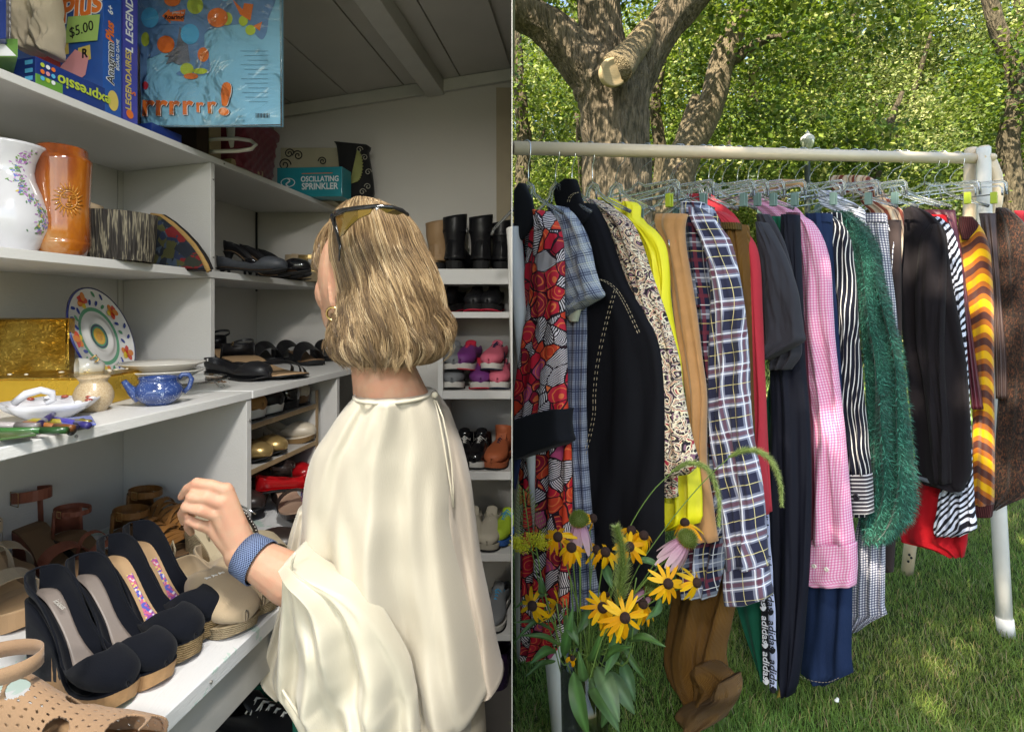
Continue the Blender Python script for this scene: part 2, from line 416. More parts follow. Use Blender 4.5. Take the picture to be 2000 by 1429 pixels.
# ---- shelves on the end wall (right of the woman)
esh = thing('wall_shelf_unit', 'white shoe shelves on the end wall behind the woman', 'shelves', (-.15, 2.2, ZC+FLOORZ))
YF = 2.05
def ebox(name, x0, x1, y0, y1, z0, z1, m=M_white):
    b = MB(); b.box(((x0+x1)/2,(y0+y1)/2,ZC+(z0+z1)/2), (x1-x0,y1-y0,z1-z0)); return b.o(name, m, esh, world=True, smooth=False, bevel=.0012)
def ez(py): return -(py-HY)/F*YF
levels = [(525,555),(609,621),(763,779),(921,937),(1081,1096),(1239,1251)]
XL = (857-HX)/F*YF
for i, (a, c) in enumerate(levels):
    ebox('shelf_board', (XL+.0155 if i else -.40), -.004, YF, YE-.003, ez(c), ez(a))
ebox('side_panel', XL-.004, XL+.015, YF+.001, YE-.004, FLOORZ, ez(556))
ebox('top_ledge_side', -.402, -.4005, YF+.002, YE-.004, ez(700), ez(526))
# pale board leaning on the end wall
b = MB(); b.hexa([W(970,530,2.33)+Vector(q) for q in ((0,0,0),(.058,0,0),(.058,.012,0),(0,.012,0))]+[W(969,171,2.33)+Vector(q) for q in ((0,0,0),(.060,0,0),(.060,.012,0),(0,.012,0))])
tag(b.o('board_panel', mat('fibreboard', (.40,.34,.25), .75, bump=.3), None, smooth=False, bevel=.001), 'tall tan fibreboard panel leaning on the end wall above the boots', 'board')
# screw heads along the divider and shelf fronts
M_scr = mat('screw_head', (.25,.24,.22), .4, metal=.6)
for x0, y, z in [(X_LF+.001,1.266,-.24),(X_LF+.001,1.266,-.46),(X_UF+.002,1.577,.38),(X_UF+.002,1.577,.16),(X_UF+.002,1.577,-.14),(X_UF,.95,.436),(X_UF,1.62,.436),(X_UF,.99,.112),(X_LF,.84,-.184),(X_BF,.80,-.527),(X_BF,1.2,-.527)]:
    m_ = MB(); m_.ell(SL(x0-.0008,y,z), (.0026,.0026,.0026), k=10, m=6); m_.o('screw', M_scr, shelf, world=True)
# dark strips in the corner of the shelves
b = MB(); b.box(SL(X_UB-.004, 2.338, .26), (.006,.006,.33)); b.o('corner_gap_strip', mat('dark_gap', (.02,.02,.02), .9), shelf, world=True, smooth=False)
# ------------------------------------------------------------------ garden: ground, sky side
n = NT('lawn_soil'); c = n.coord(); a = n.noise(c, 1.3, 5, .6); bb = n.noise(c, 40, 4, .7)
col = n.ramp(a, [(.3, (.030,.055,.014)), (.55, (.05,.075,.022)), (.75, (.10,.085,.045))])
col = n.mix(n.m_('MULTIPLY', bb, .5), col, (.015,.02,.008)); n.bump(bb, .8, .02)
M_soil = n.fin(col, .95, spec=.1)
x0,x1,y0,y1,B = -1.51,.0035,-1.81,YE+.11,160
V = [(-B,-B,0),(B,-B,0),(B,B,0),(-B,B,0),(x0,y0,0),(x1,y0,0),(x1,y1,0),(x0,y1,0)]
g = mobj('ground', V, [(0,1,5,4),(1,2,6,5),(2,3,7,6),(3,0,4,7)], M_soil, smooth=False); g['kind'] = 'structure'
def leafmat(name, trans=.45, rough=.5):
    n = NT(name); at = n.new('ShaderNodeVertexColor', layer_name='tint')
    n.fin(at.outputs[0], rough, spec=.35)
    tr = n.new('ShaderNodeBsdfTranslucent'); hs = n.mix(.5, at.outputs[0], (.16,.22,.01), 'MIX'); n.put(tr.inputs[0], hs)
    mx = n.new('ShaderNodeMixShader'); mx.inputs[0].default_value = trans
    n.t.links.new(n.b.outputs[0], mx.inputs[1]); n.t.links.new(tr.outputs[0], mx.inputs[2]); n.t.links.new(mx.outputs[0], n.out.inputs[0])
    return n.m
M_leaf = leafmat('tree_leaves'); M_grass = leafmat('grass_blades', .3, .55)
# grass
def grass_mesh(name, N, region, h0, h1, wd, seed):
    R = random.Random(seed); V = []; Fc = []; C = []
    for i in range(N):
        x, y = region(R)
        q = noise.noise(Vector((x*1.3, y*1.3, 0))); q2 = noise.noise(Vector((x*4, y*4, 5)))
        h = R.uniform(h0, h1)*(1+.5*q2); a = R.uniform(0, 2*pi); ln = R.uniform(.2, 1.1)*h; wv = wd*R.uniform(.6, 1.3)
        dx, dy = cos(a), sin(a); ax = R.gauss(0,.5)+a+pi/2; wx, wy = cos(ax)*wv, sin(ax)*wv
        k = len(V)
        V += [(x-wx,y-wy,0),(x+wx,y+wy,0),(x+dx*ln*.35-wx*.8,y+dy*ln*.35-wy*.8,h*.6),(x+dx*ln*.35+wx*.8,y+dy*ln*.35+wy*.8,h*.6),(x+dx*ln,y+dy*ln,h*R.uniform(.75,1))]
        Fc += [(k,k+1,k+3,k+2),(k+2,k+3,k+4)]
        d = R.random(); dry = .10+.25*max(0,q)
        if d < dry: c = (R.uniform(.32,.50),R.uniform(.29,.40),R.uniform(.13,.20))
        else:
            u = R.uniform(.55,1.25); c = (.165*u*(1+.6*q+.3*R.random()), .31*u*(1+.1*R.random()), .065*u)
        C += [c]*5
    o = mobj(name, V, Fc, M_grass, cols=C, smooth=False); o['kind'] = 'stuff'; return o
grass_mesh('grass', 125000, lambda R: ((lambda y: (R.uniform(.01, y*.95+.15), y))(1.05+2.5*R.random()**1.25)), .012, .040, .0009, 1)
grass_mesh('far_grass', 30000, lambda R: ((lambda y: (R.uniform(-.3, y*1.0+.5), y))(3.4+9*R.random()**1.4)), .04, .09, .005, 2)
# fallen bits on the lawn
b = MB(); P = W(1634,1401,1.49); b.ell((P.x,P.y,.045), (.006,.005,.004)); b.ell((P.x+.004,P.y+.003,.047), (.004,.004,.004)); tag(b.o('petal_scrap', mat('petal_white', (.75,.75,.7), .6)), 'small white scrap lying in the grass near the bottom edge', 'petal')
b = MB(); P = W(1525,1385,1.52); b.add([(P.x-.012,P.y,.03),(P.x,P.y-.006,.04),(P.x+.010,P.y,.055),(P.x+.004,P.y+.008,.075),(P.x-.004,P.y+.004,.05)], [(0,1,2,3,4)])
tag(b.o('fallen_leaf', mat('dry_leaf', (.45,.28,.06), .6), solid=.001), 'curled dry yellow leaf lying in the grass below the black trousers', 'leaf')
# ------------------------------------------------------------------ trees
def barkmat(name, A, Bc, sc=1):
    n = NT(name); c = n.coord(scale=(1,1,.22)); a = n.noise(c, 22*sc, 5, .65, .7); v = n.vor(c, 30*sc, 'DISTANCE_TO_EDGE').outputs[0]
    g = n.noise(n.coord(), 2.2, 3, .5)
    col = n.mix(n.ramp(a, [(.35,(0,0,0)),(.62,(1,1,1))]), Bc, A); col = n.mix(n.m_('MULTIPLY', g, .35), col, (.10,.105,.06))
    n.bump(n.m_('ADD', a, n.m_('MULTIPLY', v, 1.2)), 1, .045*1/sc)
    return n.fin(col, .9, spec=.15)
M_bark = barkmat('rough_bark', (.19,.145,.105), (.032,.024,.018)); M_bark2 = barkmat('pale_bark', (.24,.19,.13), (.08,.06,.04), 1.4)
M_barkd = barkmat('dark_bark', (.14,.11,.075), (.05,.038,.026), .8)
def branch(mb, P, R, k=40, step=.05, rough=.08, seed=0, fr=1.0):
    """thick limb with bark ridges, P points, R radii"""
    keys = [(i, *p, r) for i, (p, r) in enumerate(zip(P, R))]; L = sum((Vector(P[i+1])-Vector(P[i])).length for i in range(len(P)-1))
    ns = max(4, int(L/step)); pts = []; rr = []
    for i in range(ns+1):
        q = interp(keys, (len(P)-1)*i/ns); pts.append(Vector(q[:3])); rr.append(q[3])
    base = len(mb.v); mb.tube(pts, rr, k=k)
    for i in range(ns+1):
        for j in range(k):
            v = mb.v[base+i*k+j]; d = (v-pts[i]).normalized(); q = 2*pi*j/k
            a = noise.noise(Vector((cos(q)*5*fr+seed, sin(q)*5*fr, i*step*1.8))); b2 = noise.noise(Vector((cos(q)*12*fr+seed, sin(q)*12*fr, i*step*4)))
            e = noise.noise(Vector((cos(q)*1.3+seed, sin(q)*1.3, i*step*1.5)))
            mb.v[base+i*k+j] = v+d*rr[i]*(rough*(1-abs(a)*2.2)+rough*.5*b2+.16*e)
def WP(L, d): return [tuple(W(x, y, d+(e[0] if e else 0))) for (x, y, *e) in L]
def leaves(mb, cen, rad, N, size, R, tints, clus=26, cs=.22, gap=None):
    done = 0
    while done < N:
        # cluster centre, denser towards the shell
        while True:
            p = Vector((R.uniform(-1,1), R.uniform(-1,1), R.uniform(-1,1)))
            if .15 < p.length < 1 and R.random() < .35+.65*p.length: break
        cc = Vector((cen[0]+p.x*rad[0], cen[1]+p.y*rad[1], cen[2]+p.z*rad[2]))
        if gap and gap(cc): done += 3; continue
        base = tints[int(R.random()*len(tints))]; kk = int(clus*R.uniform(.5,1.5)); s2 = cs*R.uniform(.6,1.5)
        for _ in range(kk):
            q = cc+Vector((R.gauss(0,1),R.gauss(0,1),R.gauss(0,.7)))*s2
            s = size*R.uniform(.6,1.3); d = Vector((R.gauss(0,1),R.gauss(0,1),R.gauss(-.3,.6))).normalized(); n_ = Vector((R.gauss(0,.7),R.gauss(0,.7)-.3,R.gauss(.7,.5))); sd = d.cross(n_)
            if sd.length < 1e-3: continue
            sd = sd.normalized()*s*.36; u = R.uniform(.75,1.3)
            k = len(mb.v); up = sd.cross(d).normalized()*s*.10
            mb.v += [q, q+d*s*.5+sd+up, q+d*s, q+d*s*.5-sd+up]; mb.f += [(k,k+1,k+2),(k,k+2,k+3)]
            mb.c += [(base[0]*u, base[1]*u, base[2]*u)]*4
        done += kk
G1 = [(.135,.215,.03),(.065,.13,.02),(.21,.28,.045),(.035,.075,.015),(.31,.34,.10)]
G2 = [(.07,.12,.018),(.035,.07,.012),(.11,.165,.025)]
G3 = [(.29,.34,.12),(.38,.40,.17),(.16,.22,.06),(.07,.115,.03)]
# big forked tree
d = 6.4
t = thing('forked_tree', 'massive rough barked tree forking into three limbs behind the clothes rail', 'tree', W(1205, HY+ZC*F/d, d))
m = MB()
branch(m, WP([(1212,800),(1210,600),(1207,400),(1203,280),(1200,210),(1198,170),(1192,120)], d), [.50,.42,.37,.36,.38,.42,.34], seed=1, rough=.09)
branch(m, WP([(1215,215),(1150,135),(1118,98),(1070,52),(1020,25),(960,0),(880,-60)], d), [.30,.27,.235,.205,.19,.18,.16], seed=5)
branch(m, WP([(1198,190),(1180,100),(1173,50),(1166,0),(1158,-60),(1150,-160)], d+.15), [.26,.25,.235,.235,.24,.22], seed=9)
branch(m, WP([(1200,230),(1236,160),(1270,95),(1300,45),(1345,-5),(1400,-70)], d), [.24,.22,.20,.20,.21,.19], seed=13)
m.o('trunk', M_bark, t, world=True)
m = MB(); 
branch(m, [W(1262,62,d-.10), W(1243,90,d-.25), W(1222,115,d-.45), W(1204,136,d-.72), W(1200,140,d-.77)], [.13,.15,.15,.165,.155], k=32, step=.02, rough=.05, seed=3)
m.o('limb_stub', barkmat('pale_lit_bark', (.27,.21,.13), (.09,.065,.04), 2), t, world=True, label='sawn off stub of a limb with a pale oval cut')  # paler copy of the bark, the stub's sunlit look put into its colour
n = NT('cut_wood'); tc = n.coord(); wv = n.new('ShaderNodeTexWave', wave_type='RINGS'); n.put(wv.inputs[0], tc); wv.inputs['Scale'].default_value = 14; wv.inputs['Distortion'].default_value = 3
M_cut = n.fin(n.mix(n.noise(tc, 9, 4), n.mix(n.m_('MULTIPLY', wv.outputs[0], .4), (.36,.26,.14), (.22,.14,.07)), (.42,.33,.2)), .8)
m = MB(); cc = W(1200,141,d-.79); Mx = basis(Vector((0,0,0)), (1,.35,0), (.1,-.25,1)).to_3x3()
m.lathe([(.0,.012),(.06,.014),(.105,.008),(.128,.018),(.146,.012),(.150,-.04)], cc, 28, M=Mx, wob=lambda q,z: 1+.06*sin(2*q+1)); m.o('cut_face', M_cut, t, world=True)
Rn = random.Random(3)
m = MB()
for c_, r_, N in [((-2.2,5.4,5.1),(1.8,1.4,1.0),5200),((.6,7.5,6.2),(2.0,1.5,1.3),6000),((3.2,6.6,5.6),(1.8,1.5,.9),5000),((-3.5,7,3.6),(1.6,1.2,1.3),3500),((-.2,4.9,5.6),(1.7,1.2,.6),1900),((1.2,4.6,6.6),(2.0,1.3,.6),900)]: leaves(m, c_, r_, N, .10, Rn, G1)  # last two leaf clusters are out of view, added to dapple the trunk
m.o('crown', M_leaf, t, world=True, smooth=False)
# second, leaning tree
d = 9.0
t = thing('leaning_tree', 'pale slender tree leaning right with one bare side branch', 'tree', W(1315, HY+ZC*F/d, d))
m = MB(); branch(m, WP([(1305,745),(1310,500),(1320,380),(1338,300),(1370,245),(1397,185),(1405,135),(1425,80),(1450,20),(1475,-40)], d), [.30,.27,.25,.245,.22,.20,.195,.175,.17,.16], k=28, seed=22, rough=.05)
m.o('trunk', M_bark2, t, world=True)
m = MB(); branch(m, WP([(1412,128),(1440,112),(1470,90),(1500,76),(1525,72),(1550,62)], d), [.10,.085,.075,.06,.05,.035], k=14, seed=5, rough=.12); m.o('limb', M_barkd, t, world=True)
m = MB(); branch(m, WP([(1330,330),(1336,270),(1350,225),(1362,190)], d+.3), [.17,.14,.12,.10], k=16, seed=8, rough=.08); m.o('limb', M_bark2, t, world=True)
m = MB(); leaves(m, (4.6,9.2,6.3), (2.2,1.6,1.2), 6000, .11, Rn, G1); leaves(m, (5.2,10.5,4.2), (1.8,1.2,1.0), 4500, .11, Rn, G1); m.o('crown', M_leaf, t, world=True, smooth=False)
# unseen tree beside the shed, its crown placed to shade the clothes rail
t = thing('shade_tree', 'leafy tree beside the shop whose crown reaches over the clothes rail', 'tree', (-4.2,-3.2,0))
m = MB(); branch(m, [(-4.2,-3.2,-.1),(-4.1,-3.1,2.5),(-3.4,-2.6,4.6),(-2.2,-1.8,6.0),(-1.0,-.8,6.9)], [.34,.28,.22,.15,.07], k=24, seed=31); m.o('trunk', M_barkd, t, world=True)
m = MB()
leaves(m, (-1.25,-.85,6.9), (2.9,2.7,.85), 10500, .13, Rn, G2, cs=.25); leaves(m, (-4,-3,6.6), (2.5,2.2,1.2), 7000, .14, Rn, G2)
m.o('crown', M_leaf, t, world=True, smooth=False)
# wood behind: crowns share three meshes
def crown_mesh(seed, tints, N=23000, size=.085):
    R = random.Random(seed); m = MB(); leaves(m, (0,0,0), (3,2.4,2.7), N, size, R, tints, cs=.26, clus=44, gap=lambda c: noise.noise(c*.95+Vector((seed*7,0,0))) < .0)
    o = m.o('crown', M_leaf, None, smooth=False); me = o.data; bpy.data.objects.remove(o); return me
CM = [crown_mesh(1, G1), crown_mesh(2, G3), crown_mesh(3, G2+G1[:2])]
def trunk_mesh(seed):
    m = MB(); R = random.Random(seed)
    branch(m, [(0,0,0),(R.uniform(-.1,.1),0,2),(R.uniform(-.3,.3),.1,4.5),(R.uniform(-.6,.6),.2,7.5),(R.uniform(-.8,.8),0,11)], [.30,.24,.20,.15,.06], k=14, step=.25, seed=seed)
    for s in (-1,1): branch(m, [(0,0,3.2+s*.4),(s*.9,-.2,4.6),(s*1.8,-.3,6.6)], [.14,.10,.04], k=8, step=.25, seed=seed+4)
    o = m.o('trunk', M_barkd, None); me = o.data; bpy.data.objects.remove(o); return me
TM = [trunk_mesh(s) for s in (1,2,3)]
specs = []  # x, y, crown z, scale, kind, label
Rs = random.Random(11)
LAB = ['bushy tree at the left of the wood, just behind the forked trunk', 'low dense tree to the left behind the forked trunk', 'light green tree between the forked and the leaning tree',
 'dark tree behind the leaning trunk', 'bright leafy tree right of the leaning trunk', 'pale green tree above the white lamp', 'yellowish sunlit tree right of the lamp', 'deep green tree over the right end of the rail', 'tall dark tree at the right edge']
ORD = ['first','second','third','fourth','fifth','sixth','seventh','eighth','ninth','tenth','eleventh','twelfth','thirteenth','fourteenth','last']
near = [(-.4,11.5,2.0,.75,0),(1.6,12.5,2.4,.85,0),(3.4,13.5,3.4,.95,0),(5.0,13,1.7,.7,2),(6.6,14,3.9,1.0,0),(7.6,13.2,1.9,.8,1),(9.6,14.6,3.8,1.05,1),(11.4,14.2,2.2,.9,0),(13.2,14,4.6,1.15,2)]
for i, (x, y, z, s, k) in enumerate(near):
    specs.append((x, y, z, s, k, LAB[i], 'trees along the edge of the lawn'))
for i in range(12):
    x = -3+2.25*i+Rs.uniform(-.6,.6); specs.append((x, 19+Rs.uniform(-1.5,2), 3.2+5.2*(i % 2)+Rs.uniform(-.6,.6), 1.25+Rs.uniform(-.1,.2), i % 3, 'leafy %s tree in the middle row of the wood, %s from the left' % (['low', 'high crowned'][i % 2], ORD[i]), 'trees in the middle row of the wood'))
for i in range(15):
    x = -5+2.9*i+Rs.uniform(-.8,.8); specs.append((x, 28+Rs.uniform(-2,3), 3.5+7*(i % 2)+Rs.uniform(-1,1), 1.75+Rs.uniform(-.1,.25), (i*2) % 3, 'tall %s tree deep in the wood, %s from the left' % (['low crowned', 'high crowned'][i % 2], ORD[i]), 'trees deep in the wood'))
for i in range(12):
    x = -4+4.3*i+Rs.uniform(-.8,.8); specs.append((x, 39+Rs.uniform(-2,3), 5+Rs.uniform(-1,1), 2.6, (i*2) % 3, 'broad tree at the very back of the wood, %s from the left' % ORD[i], 'trees at the back of the wood'))
specs += [(15.2,17,9.0,1.3,2,'tall dark tree closing the gap in the upper right corner','trees along the edge of the lawn'),(11.2,17.5,9.6,1.25,1,'tall pale tree rising left of the upper right corner','trees along the edge of the lawn'),(6.5,18,10,1.3,0,'tall tree rising above the lamp','trees along the edge of the lawn')]
for x, y, z, s, k, lab, grp in specs:
    t = thing('leafy_tree', lab, 'tree', (x, y, 0), Rs.uniform(0, 6.28), group=grp)
    c = bpy.data.objects.new('crown', CM[k]); link(c, t); c.location = (0,0,z); c.scale = (s,s,s)
    c = bpy.data.objects.new('trunk', TM[k]); link(c, t); q = s*.8; c.scale = (q, q, max(.5, z/7))
for P_, R_, lab, cr_ in [([(1012,640),(1018,400),(1024,280),(1016,190),(1008,60),(1020,-60)],[.16,.14,.13,.12,.10,.09],'slim dark trunk at the left edge of the garden view',(-.2,10.6,5.2)),([(1985,640),(1978,380),(1968,280),(1985,190),(1970,110),(1940,30),(1925,-50)],[.22,.19,.17,.17,.15,.13,.1],'dark bending trunk at the right edge of the garden view',(9.6,10.4,5.4)),([(1690,640),(1700,420),(1712,330),(1735,250),(1762,180)],[.12,.10,.09,.07,.04],'thin dark trunk leaning right behind the far end of the rail',(7.4,10.9,3.6)),([(1288,640),(1286,400),(1290,300),(1280,200),(1296,110)],[.13,.12,.11,.10,.08],'thin shaded trunk between the forked and the leaning tree',(2.9,10.8,5.6))]:
    t = thing('slender_tree', lab, 'tree', W(P_[0][0], HY+ZC*F/10.7, 10.7), group='slender trees in front of the wood'); m = MB(); branch(m, WP(P_, 10.7), R_, k=16, seed=len(lab), rough=.07, step=.1); m.o('trunk', M_barkd, t, world=True)
    m = MB(); leaves(m, cr_, (1.5,.8,1.0), 2600, .10, Rn, G1+G2); m.o('crown', M_leaf, t, world=True, smooth=False)
# far wood
m = MB(); Rf = random.Random(5)
for i in range(60000):
    a = Rf.uniform(-.75,1.35); r = Rf.uniform(46,56); z = 15*Rf.random()**1.2*(1+.25*sin(a*9)); q = Vector((sin(a)*r, cos(a)*r, z)); s = Rf.uniform(.3,.6)
    d1 = Vector((Rf.gauss(0,1),Rf.gauss(0,1),Rf.gauss(0,1))).normalized(); d2 = d1.orthogonal().normalized()
    c = G2[i % 3] if noise.noise(q*.25) < .05 else G1[i % 4]; k = len(m.v); m.v += [q, q+d1*s*.5+d2*s*.3, q+d1*s, q+d1*s*.5-d2*s*.3]; m.f.append((k,k+1,k+2,k+3)); m.c += [c]*4
o = m.o('far_wood', M_leaf, None, smooth=False); o['kind'] = 'stuff'
# park lamp
d = 9.3; P = W(1577, HY, d); t = thing('park_lamp', 'white acorn lamp on a post rising above the clothes rail', 'street lamp', (P.x, P.y, 0))
top = ZC-(253-HY)/F*d; s = d/F
m = MB(); m.lathe([(.002,top),(.006*1,top-2*s),(3*s,top-5*s),(5*s,top-9*s),(11*s,top-14*s),(13.4*s,top-20*s),(13.2*s,top-22*s)], (0,0,0), 20); m.o('cap', mat('lamp_white', (.62,.62,.58), .35), t)
m = MB(); m.lathe([(12.8*s,top-22*s),(12.6*s,top-27*s),(9*s,top-36*s),(5*s,top-40*s)], (0,0,0), 20); m.o('globe', mat('lamp_glass', (.42,.46,.36), .2, trans=.3), t)
m = MB(); m.lathe([(5.4*s,top-40*s),(5*s,top-44*s),(.045,top-48*s),(.05,.4),(.11,.3),(.13,0)], (0,0,0), 14); m.o('post', mat('lamp_post_paint', (.02,.03,.025), .5), t)
# ------------------------------------------------------------------ clothes rail
M_rail = mat('ivory_tube_paint', (.72,.58,.41), .38, spec=.5, var=.08, bump=.08, coat=.2); M_leg = mat('white_tube_paint', (.70,.69,.66), .4, spec=.5, var=.06, bump=.06)
DB0, DB1 = 1.60, 2.08
def db(px): return DB0+(DB1-DB0)*(px-1000)/905
def barz(px): return 287+21*(px-1000)/905
def barP(px): return W(px, barz(px)+2, db(px))
rail = thing('clothes_rail', 'ivory painted tubular clothes rail standing on the grass', 'clothes rail', (.9, 1.9, 0))
m = MB(); m.tube([barP(1003), barP(1908)], .0195, k=24); m.o('bar', M_rail, rail, world=True)
m = MB(); m.tube([W(1921,289,2.06), W(1921,300,2.06), W(1923,420,2.04), W(1950,990,1.925), W(1962,1212,1.878)], [.022,.022,.0225,.0225,.0225], k=20); m.o('leg', M_leg, rail, world=True)
m = MB(); m.tube([W(1962,1206,1.8785), W(1966,1243,1.872)], .0245, k=20); m.o('foot_cap', mat('scuffed_cap', (.62,.62,.60), .6), rail, world=True)
m = MB(); m.tube([W(1897,292,2.125), W(1894,420,2.15), W(1840,760,2.22), W(1781,1040,2.30), W(1771,1122,2.313)], .022, k=20); m.o('leg', M_rail, rail, world=True)
m = MB(); m.tube([W(1924,304,2.07),W(1937,318,2.06),W(1946,342,2.05),W(1949,370,2.05),W(1946,398,2.05),W(1939,428,2.06),W(1930,458,2.06)], .018, k=16); m.o('curved_brace', M_rail, rail, world=True)
m = MB(); m.ell(W(1938,307,2.045), (.014,.014,.014)); m.tube([W(1921,307,2.045),W(1938,307,2.045)], .008); m.o('lock_knob', M_rail, rail, world=True)
m = MB(); m.lathe([(0,.003),(.017,.002),(.022,-.006),(.0225,-.03)], W(1921,287,2.08), 20); m.o('end_cap', M_rail, rail, world=True)
m = MB(); m.lathe([(0,.003),(.017,.002),(.0222,-.006),(.0225,-.03)], W(1897,290,2.125), 20); m.o('end_cap', M_rail, rail, world=True)
m = MB(); m.tube([W(1003.5,446,1.56), W(1030,760,1.50), W(1054,1000,1.46), W(1096,1450,1.40)], .0215, k=20); m.o('leg', M_leg, rail, world=True)
m = MB(); m.tube([W(1004,450,1.63), W(1012,800,1.68), W(1022,1286,1.74)], .02, k=20); m.o('leg', M_leg, rail, world=True)
m = MB(); m.tube([W(1001.5,449,1.60), W(1013,448,1.60)], .019, k=20); m.o('cross_tube', M_leg, rail, world=True)
for x, y in ((1776,1083),(1780,1089),(1774,1096)):
    m = MB(); P = W(x, y, 2.27); m.ell(P, (.005,.004,.005)); m.o('bolt_hole', mat('dark_gap', (.02,.02,.02), .9), rail, world=True)
# ------------------------------------------------------------------ cloth materials
def weave(n, s=900, st=.25, d=.0006):
    c = n.coord(); n.bump(n.m_('ADD', n.noise(c, s, 2), n.m_('MULTIPLY', n.noise(c, 25, 3), 1.2)), st, d*2)
def plain(name, rgb, rough=.85, sheen=.05, var=.12, st=.3, spec=.15, vs=8):
    n = NT(name); c = n.coord(); f = n.m_('MULTIPLY_ADD', n.noise(c, vs, 4), var*2, 1-var)
    g = n.new('ShaderNodeCombineColor'); [n.put(g.inputs[i], f) for i in range(3)]
    weave(n, st=st); return n.fin(n.mix(1, rgb, g.outputs[0], 'MULTIPLY'), rough, spec=spec, sheen=sheen)
def plaid(name, base, stripes, sc=1.0, rot=0, rough=.85, dark=1):
    """stripes: [(axis 0/1/2 both, period, pos, width, colour, opacity)]"""
    n = NT(name)
    tc = n.new('ShaderNodeTexCoord'); v = n.coord(src=tc.outputs['UV'], scale=1/sc, rot=(0,0,radians(rot)))
    wob = n.noise(v, 5, 2); x = n.new('ShaderNodeSeparateXYZ'); n.put(x.inputs[0], v)
    U = n.m_('MULTIPLY_ADD', wob, .008, x.outputs[0]); Vv = n.m_('MULTIPLY_ADD', wob, .006, x.outputs[1]); col = base
    for ax, per, pos, wd, c, op in stripes:
        for s in ([U] if ax == 0 else [Vv] if ax == 1 else [U, Vv]): col = n.mix(n.m_('MULTIPLY', n.band(s, per, pos, wd), op), col, c)
    weave(n); return n.fin(col, rough, spec=.12, sheen=.1)
M_black = plain('black_cloth', (.0085,.0085,.011), sheen=.05); M_denimb = plain('black_denim', (.005,.005,.007), sheen=.0, st=.4)
M_char = plain('charcoal_jersey', (.030,.030,.038), sheen=.06); M_red = plain('red_wool', (.42,.030,.045)); M_redd = plain('red_skirt_cloth', (.36,.006,.012))
M_yellow = plain('yellow_satin', (.78,.70,.02), .5, .0, spec=.4, st=.15); M_tan = plain('tan_suede', (.42,.215,.09), .95, .35, var=.22, vs=30)
M_green = plain('green_cloth', (.006,.105,.060)); M_maroon = plain('maroon_leather', (.085,.012,.022), .42, .0, spec=.5); M_brownl = plain('brown_leather', (.055,.032,.028), .45, 0, spec=.5)
M_navy = plain('navy_cloth', (.012,.017,.045)); M_track = plain('track_black', (.006,.007,.014), .7, .0, spec=.15)
M_bd = plain('black_brown_denim', (.010,.008,.010), .9, .03, var=.35, vs=5, st=.5); M_bdhem = plain('grey_denim_hem', (.12,.14,.17))
M_linen = plain('grey_lining', (.25,.25,.26))
navy=(.010,.014,.035); wht=(.55,.56,.62)
M_flan = plaid('navy_flannel', (.016,.020,.050), [(2,.105,.30,.26,(.30,.34,.46),.55),(2,.105,.80,.10,(.16,.03,.05),.8),(2,.105,.30,.035,(.6,.62,.70),.8),(2,.105,.05,.025,(.75,.76,.8),.9),(2,.105,.55,.025,(.62,.52,.22),.85)])
M_flanl = plaid('flannel_sleeve', (.026,.028,.058), [(2,.088,.55,.40,(.33,.35,.46),.55),(2,.088,.55,.12,(.12,.03,.05),.75),(2,.088,.44,.035,(.78,.78,.83),.85),(2,.088,.68,.035,(.78,.78,.83),.85),(2,.088,.05,.022,(.72,.62,.30),.85)], rot=6)
M_blueplaid = plaid('blue_grey_plaid', (.26,.30,.37), [(2,.055,.3,.24,(.50,.53,.55),.6),(2,.055,.62,.05,(.02,.025,.06),.9),(2,.055,.74,.05,(.02,.025,.06),.9),(2,.055,.15,.035,(.62,.62,.48),.8),(2,.0065,.5,.45,(.07,.08,.13),.35)], rot=14)
M_bluepd = plaid('blue_grey_plaid_shaded', (.22,.25,.33), [(2,.055,.3,.24,(.42,.45,.5),.5),(2,.055,.62,.06,(.02,.025,.06),.9),(2,.055,.74,.06,(.02,.025,.06),.9),(2,.0065,.5,.5,(.03,.04,.08),.45)])  # darker copy of the sleeve plaid, shadow put into the body colour
M_pink = plaid('pink_gingham', (.76,.56,.68), [(2,.0085,.5,.5,(.60,.05,.24),.55)], rot=4)
M_houn = plaid('navy_white_check', (.66,.67,.71), [(2,.0088,.5,.52,(.015,.02,.08),.72)], rot=0)
M_stripe = plaid('black_white_stripe', (.008,.009,.018), [(0,.0155,.5,.20,(.75,.74,.72),.95)], rot=-6)
M_stripeh = plaid('grey_striped_cuff', (.05,.045,.055), [(1,.012,.5,.30,(.72,.70,.72),.9)])
M_bwst = plaid('white_blue_stripe', (.72,.74,.80), [(0,.016,.5,.3,(.03,.04,.13),.9)], rot=60)
M_rust = plaid('rust_cream_stripe', (.52,.36,.25), [(0,.045,.2,.30,(.17,.03,.02),.95),(0,.045,.55,.2,(.62,.54,.43),.9),(0,.045,.85,.08,(.04,.02,.02),.8)], rot=8)
M_fine = plaid('dark_red_print', (.30,.02,.05), [(2,.012,.5,.3,(.65,.4,.45),.6)])
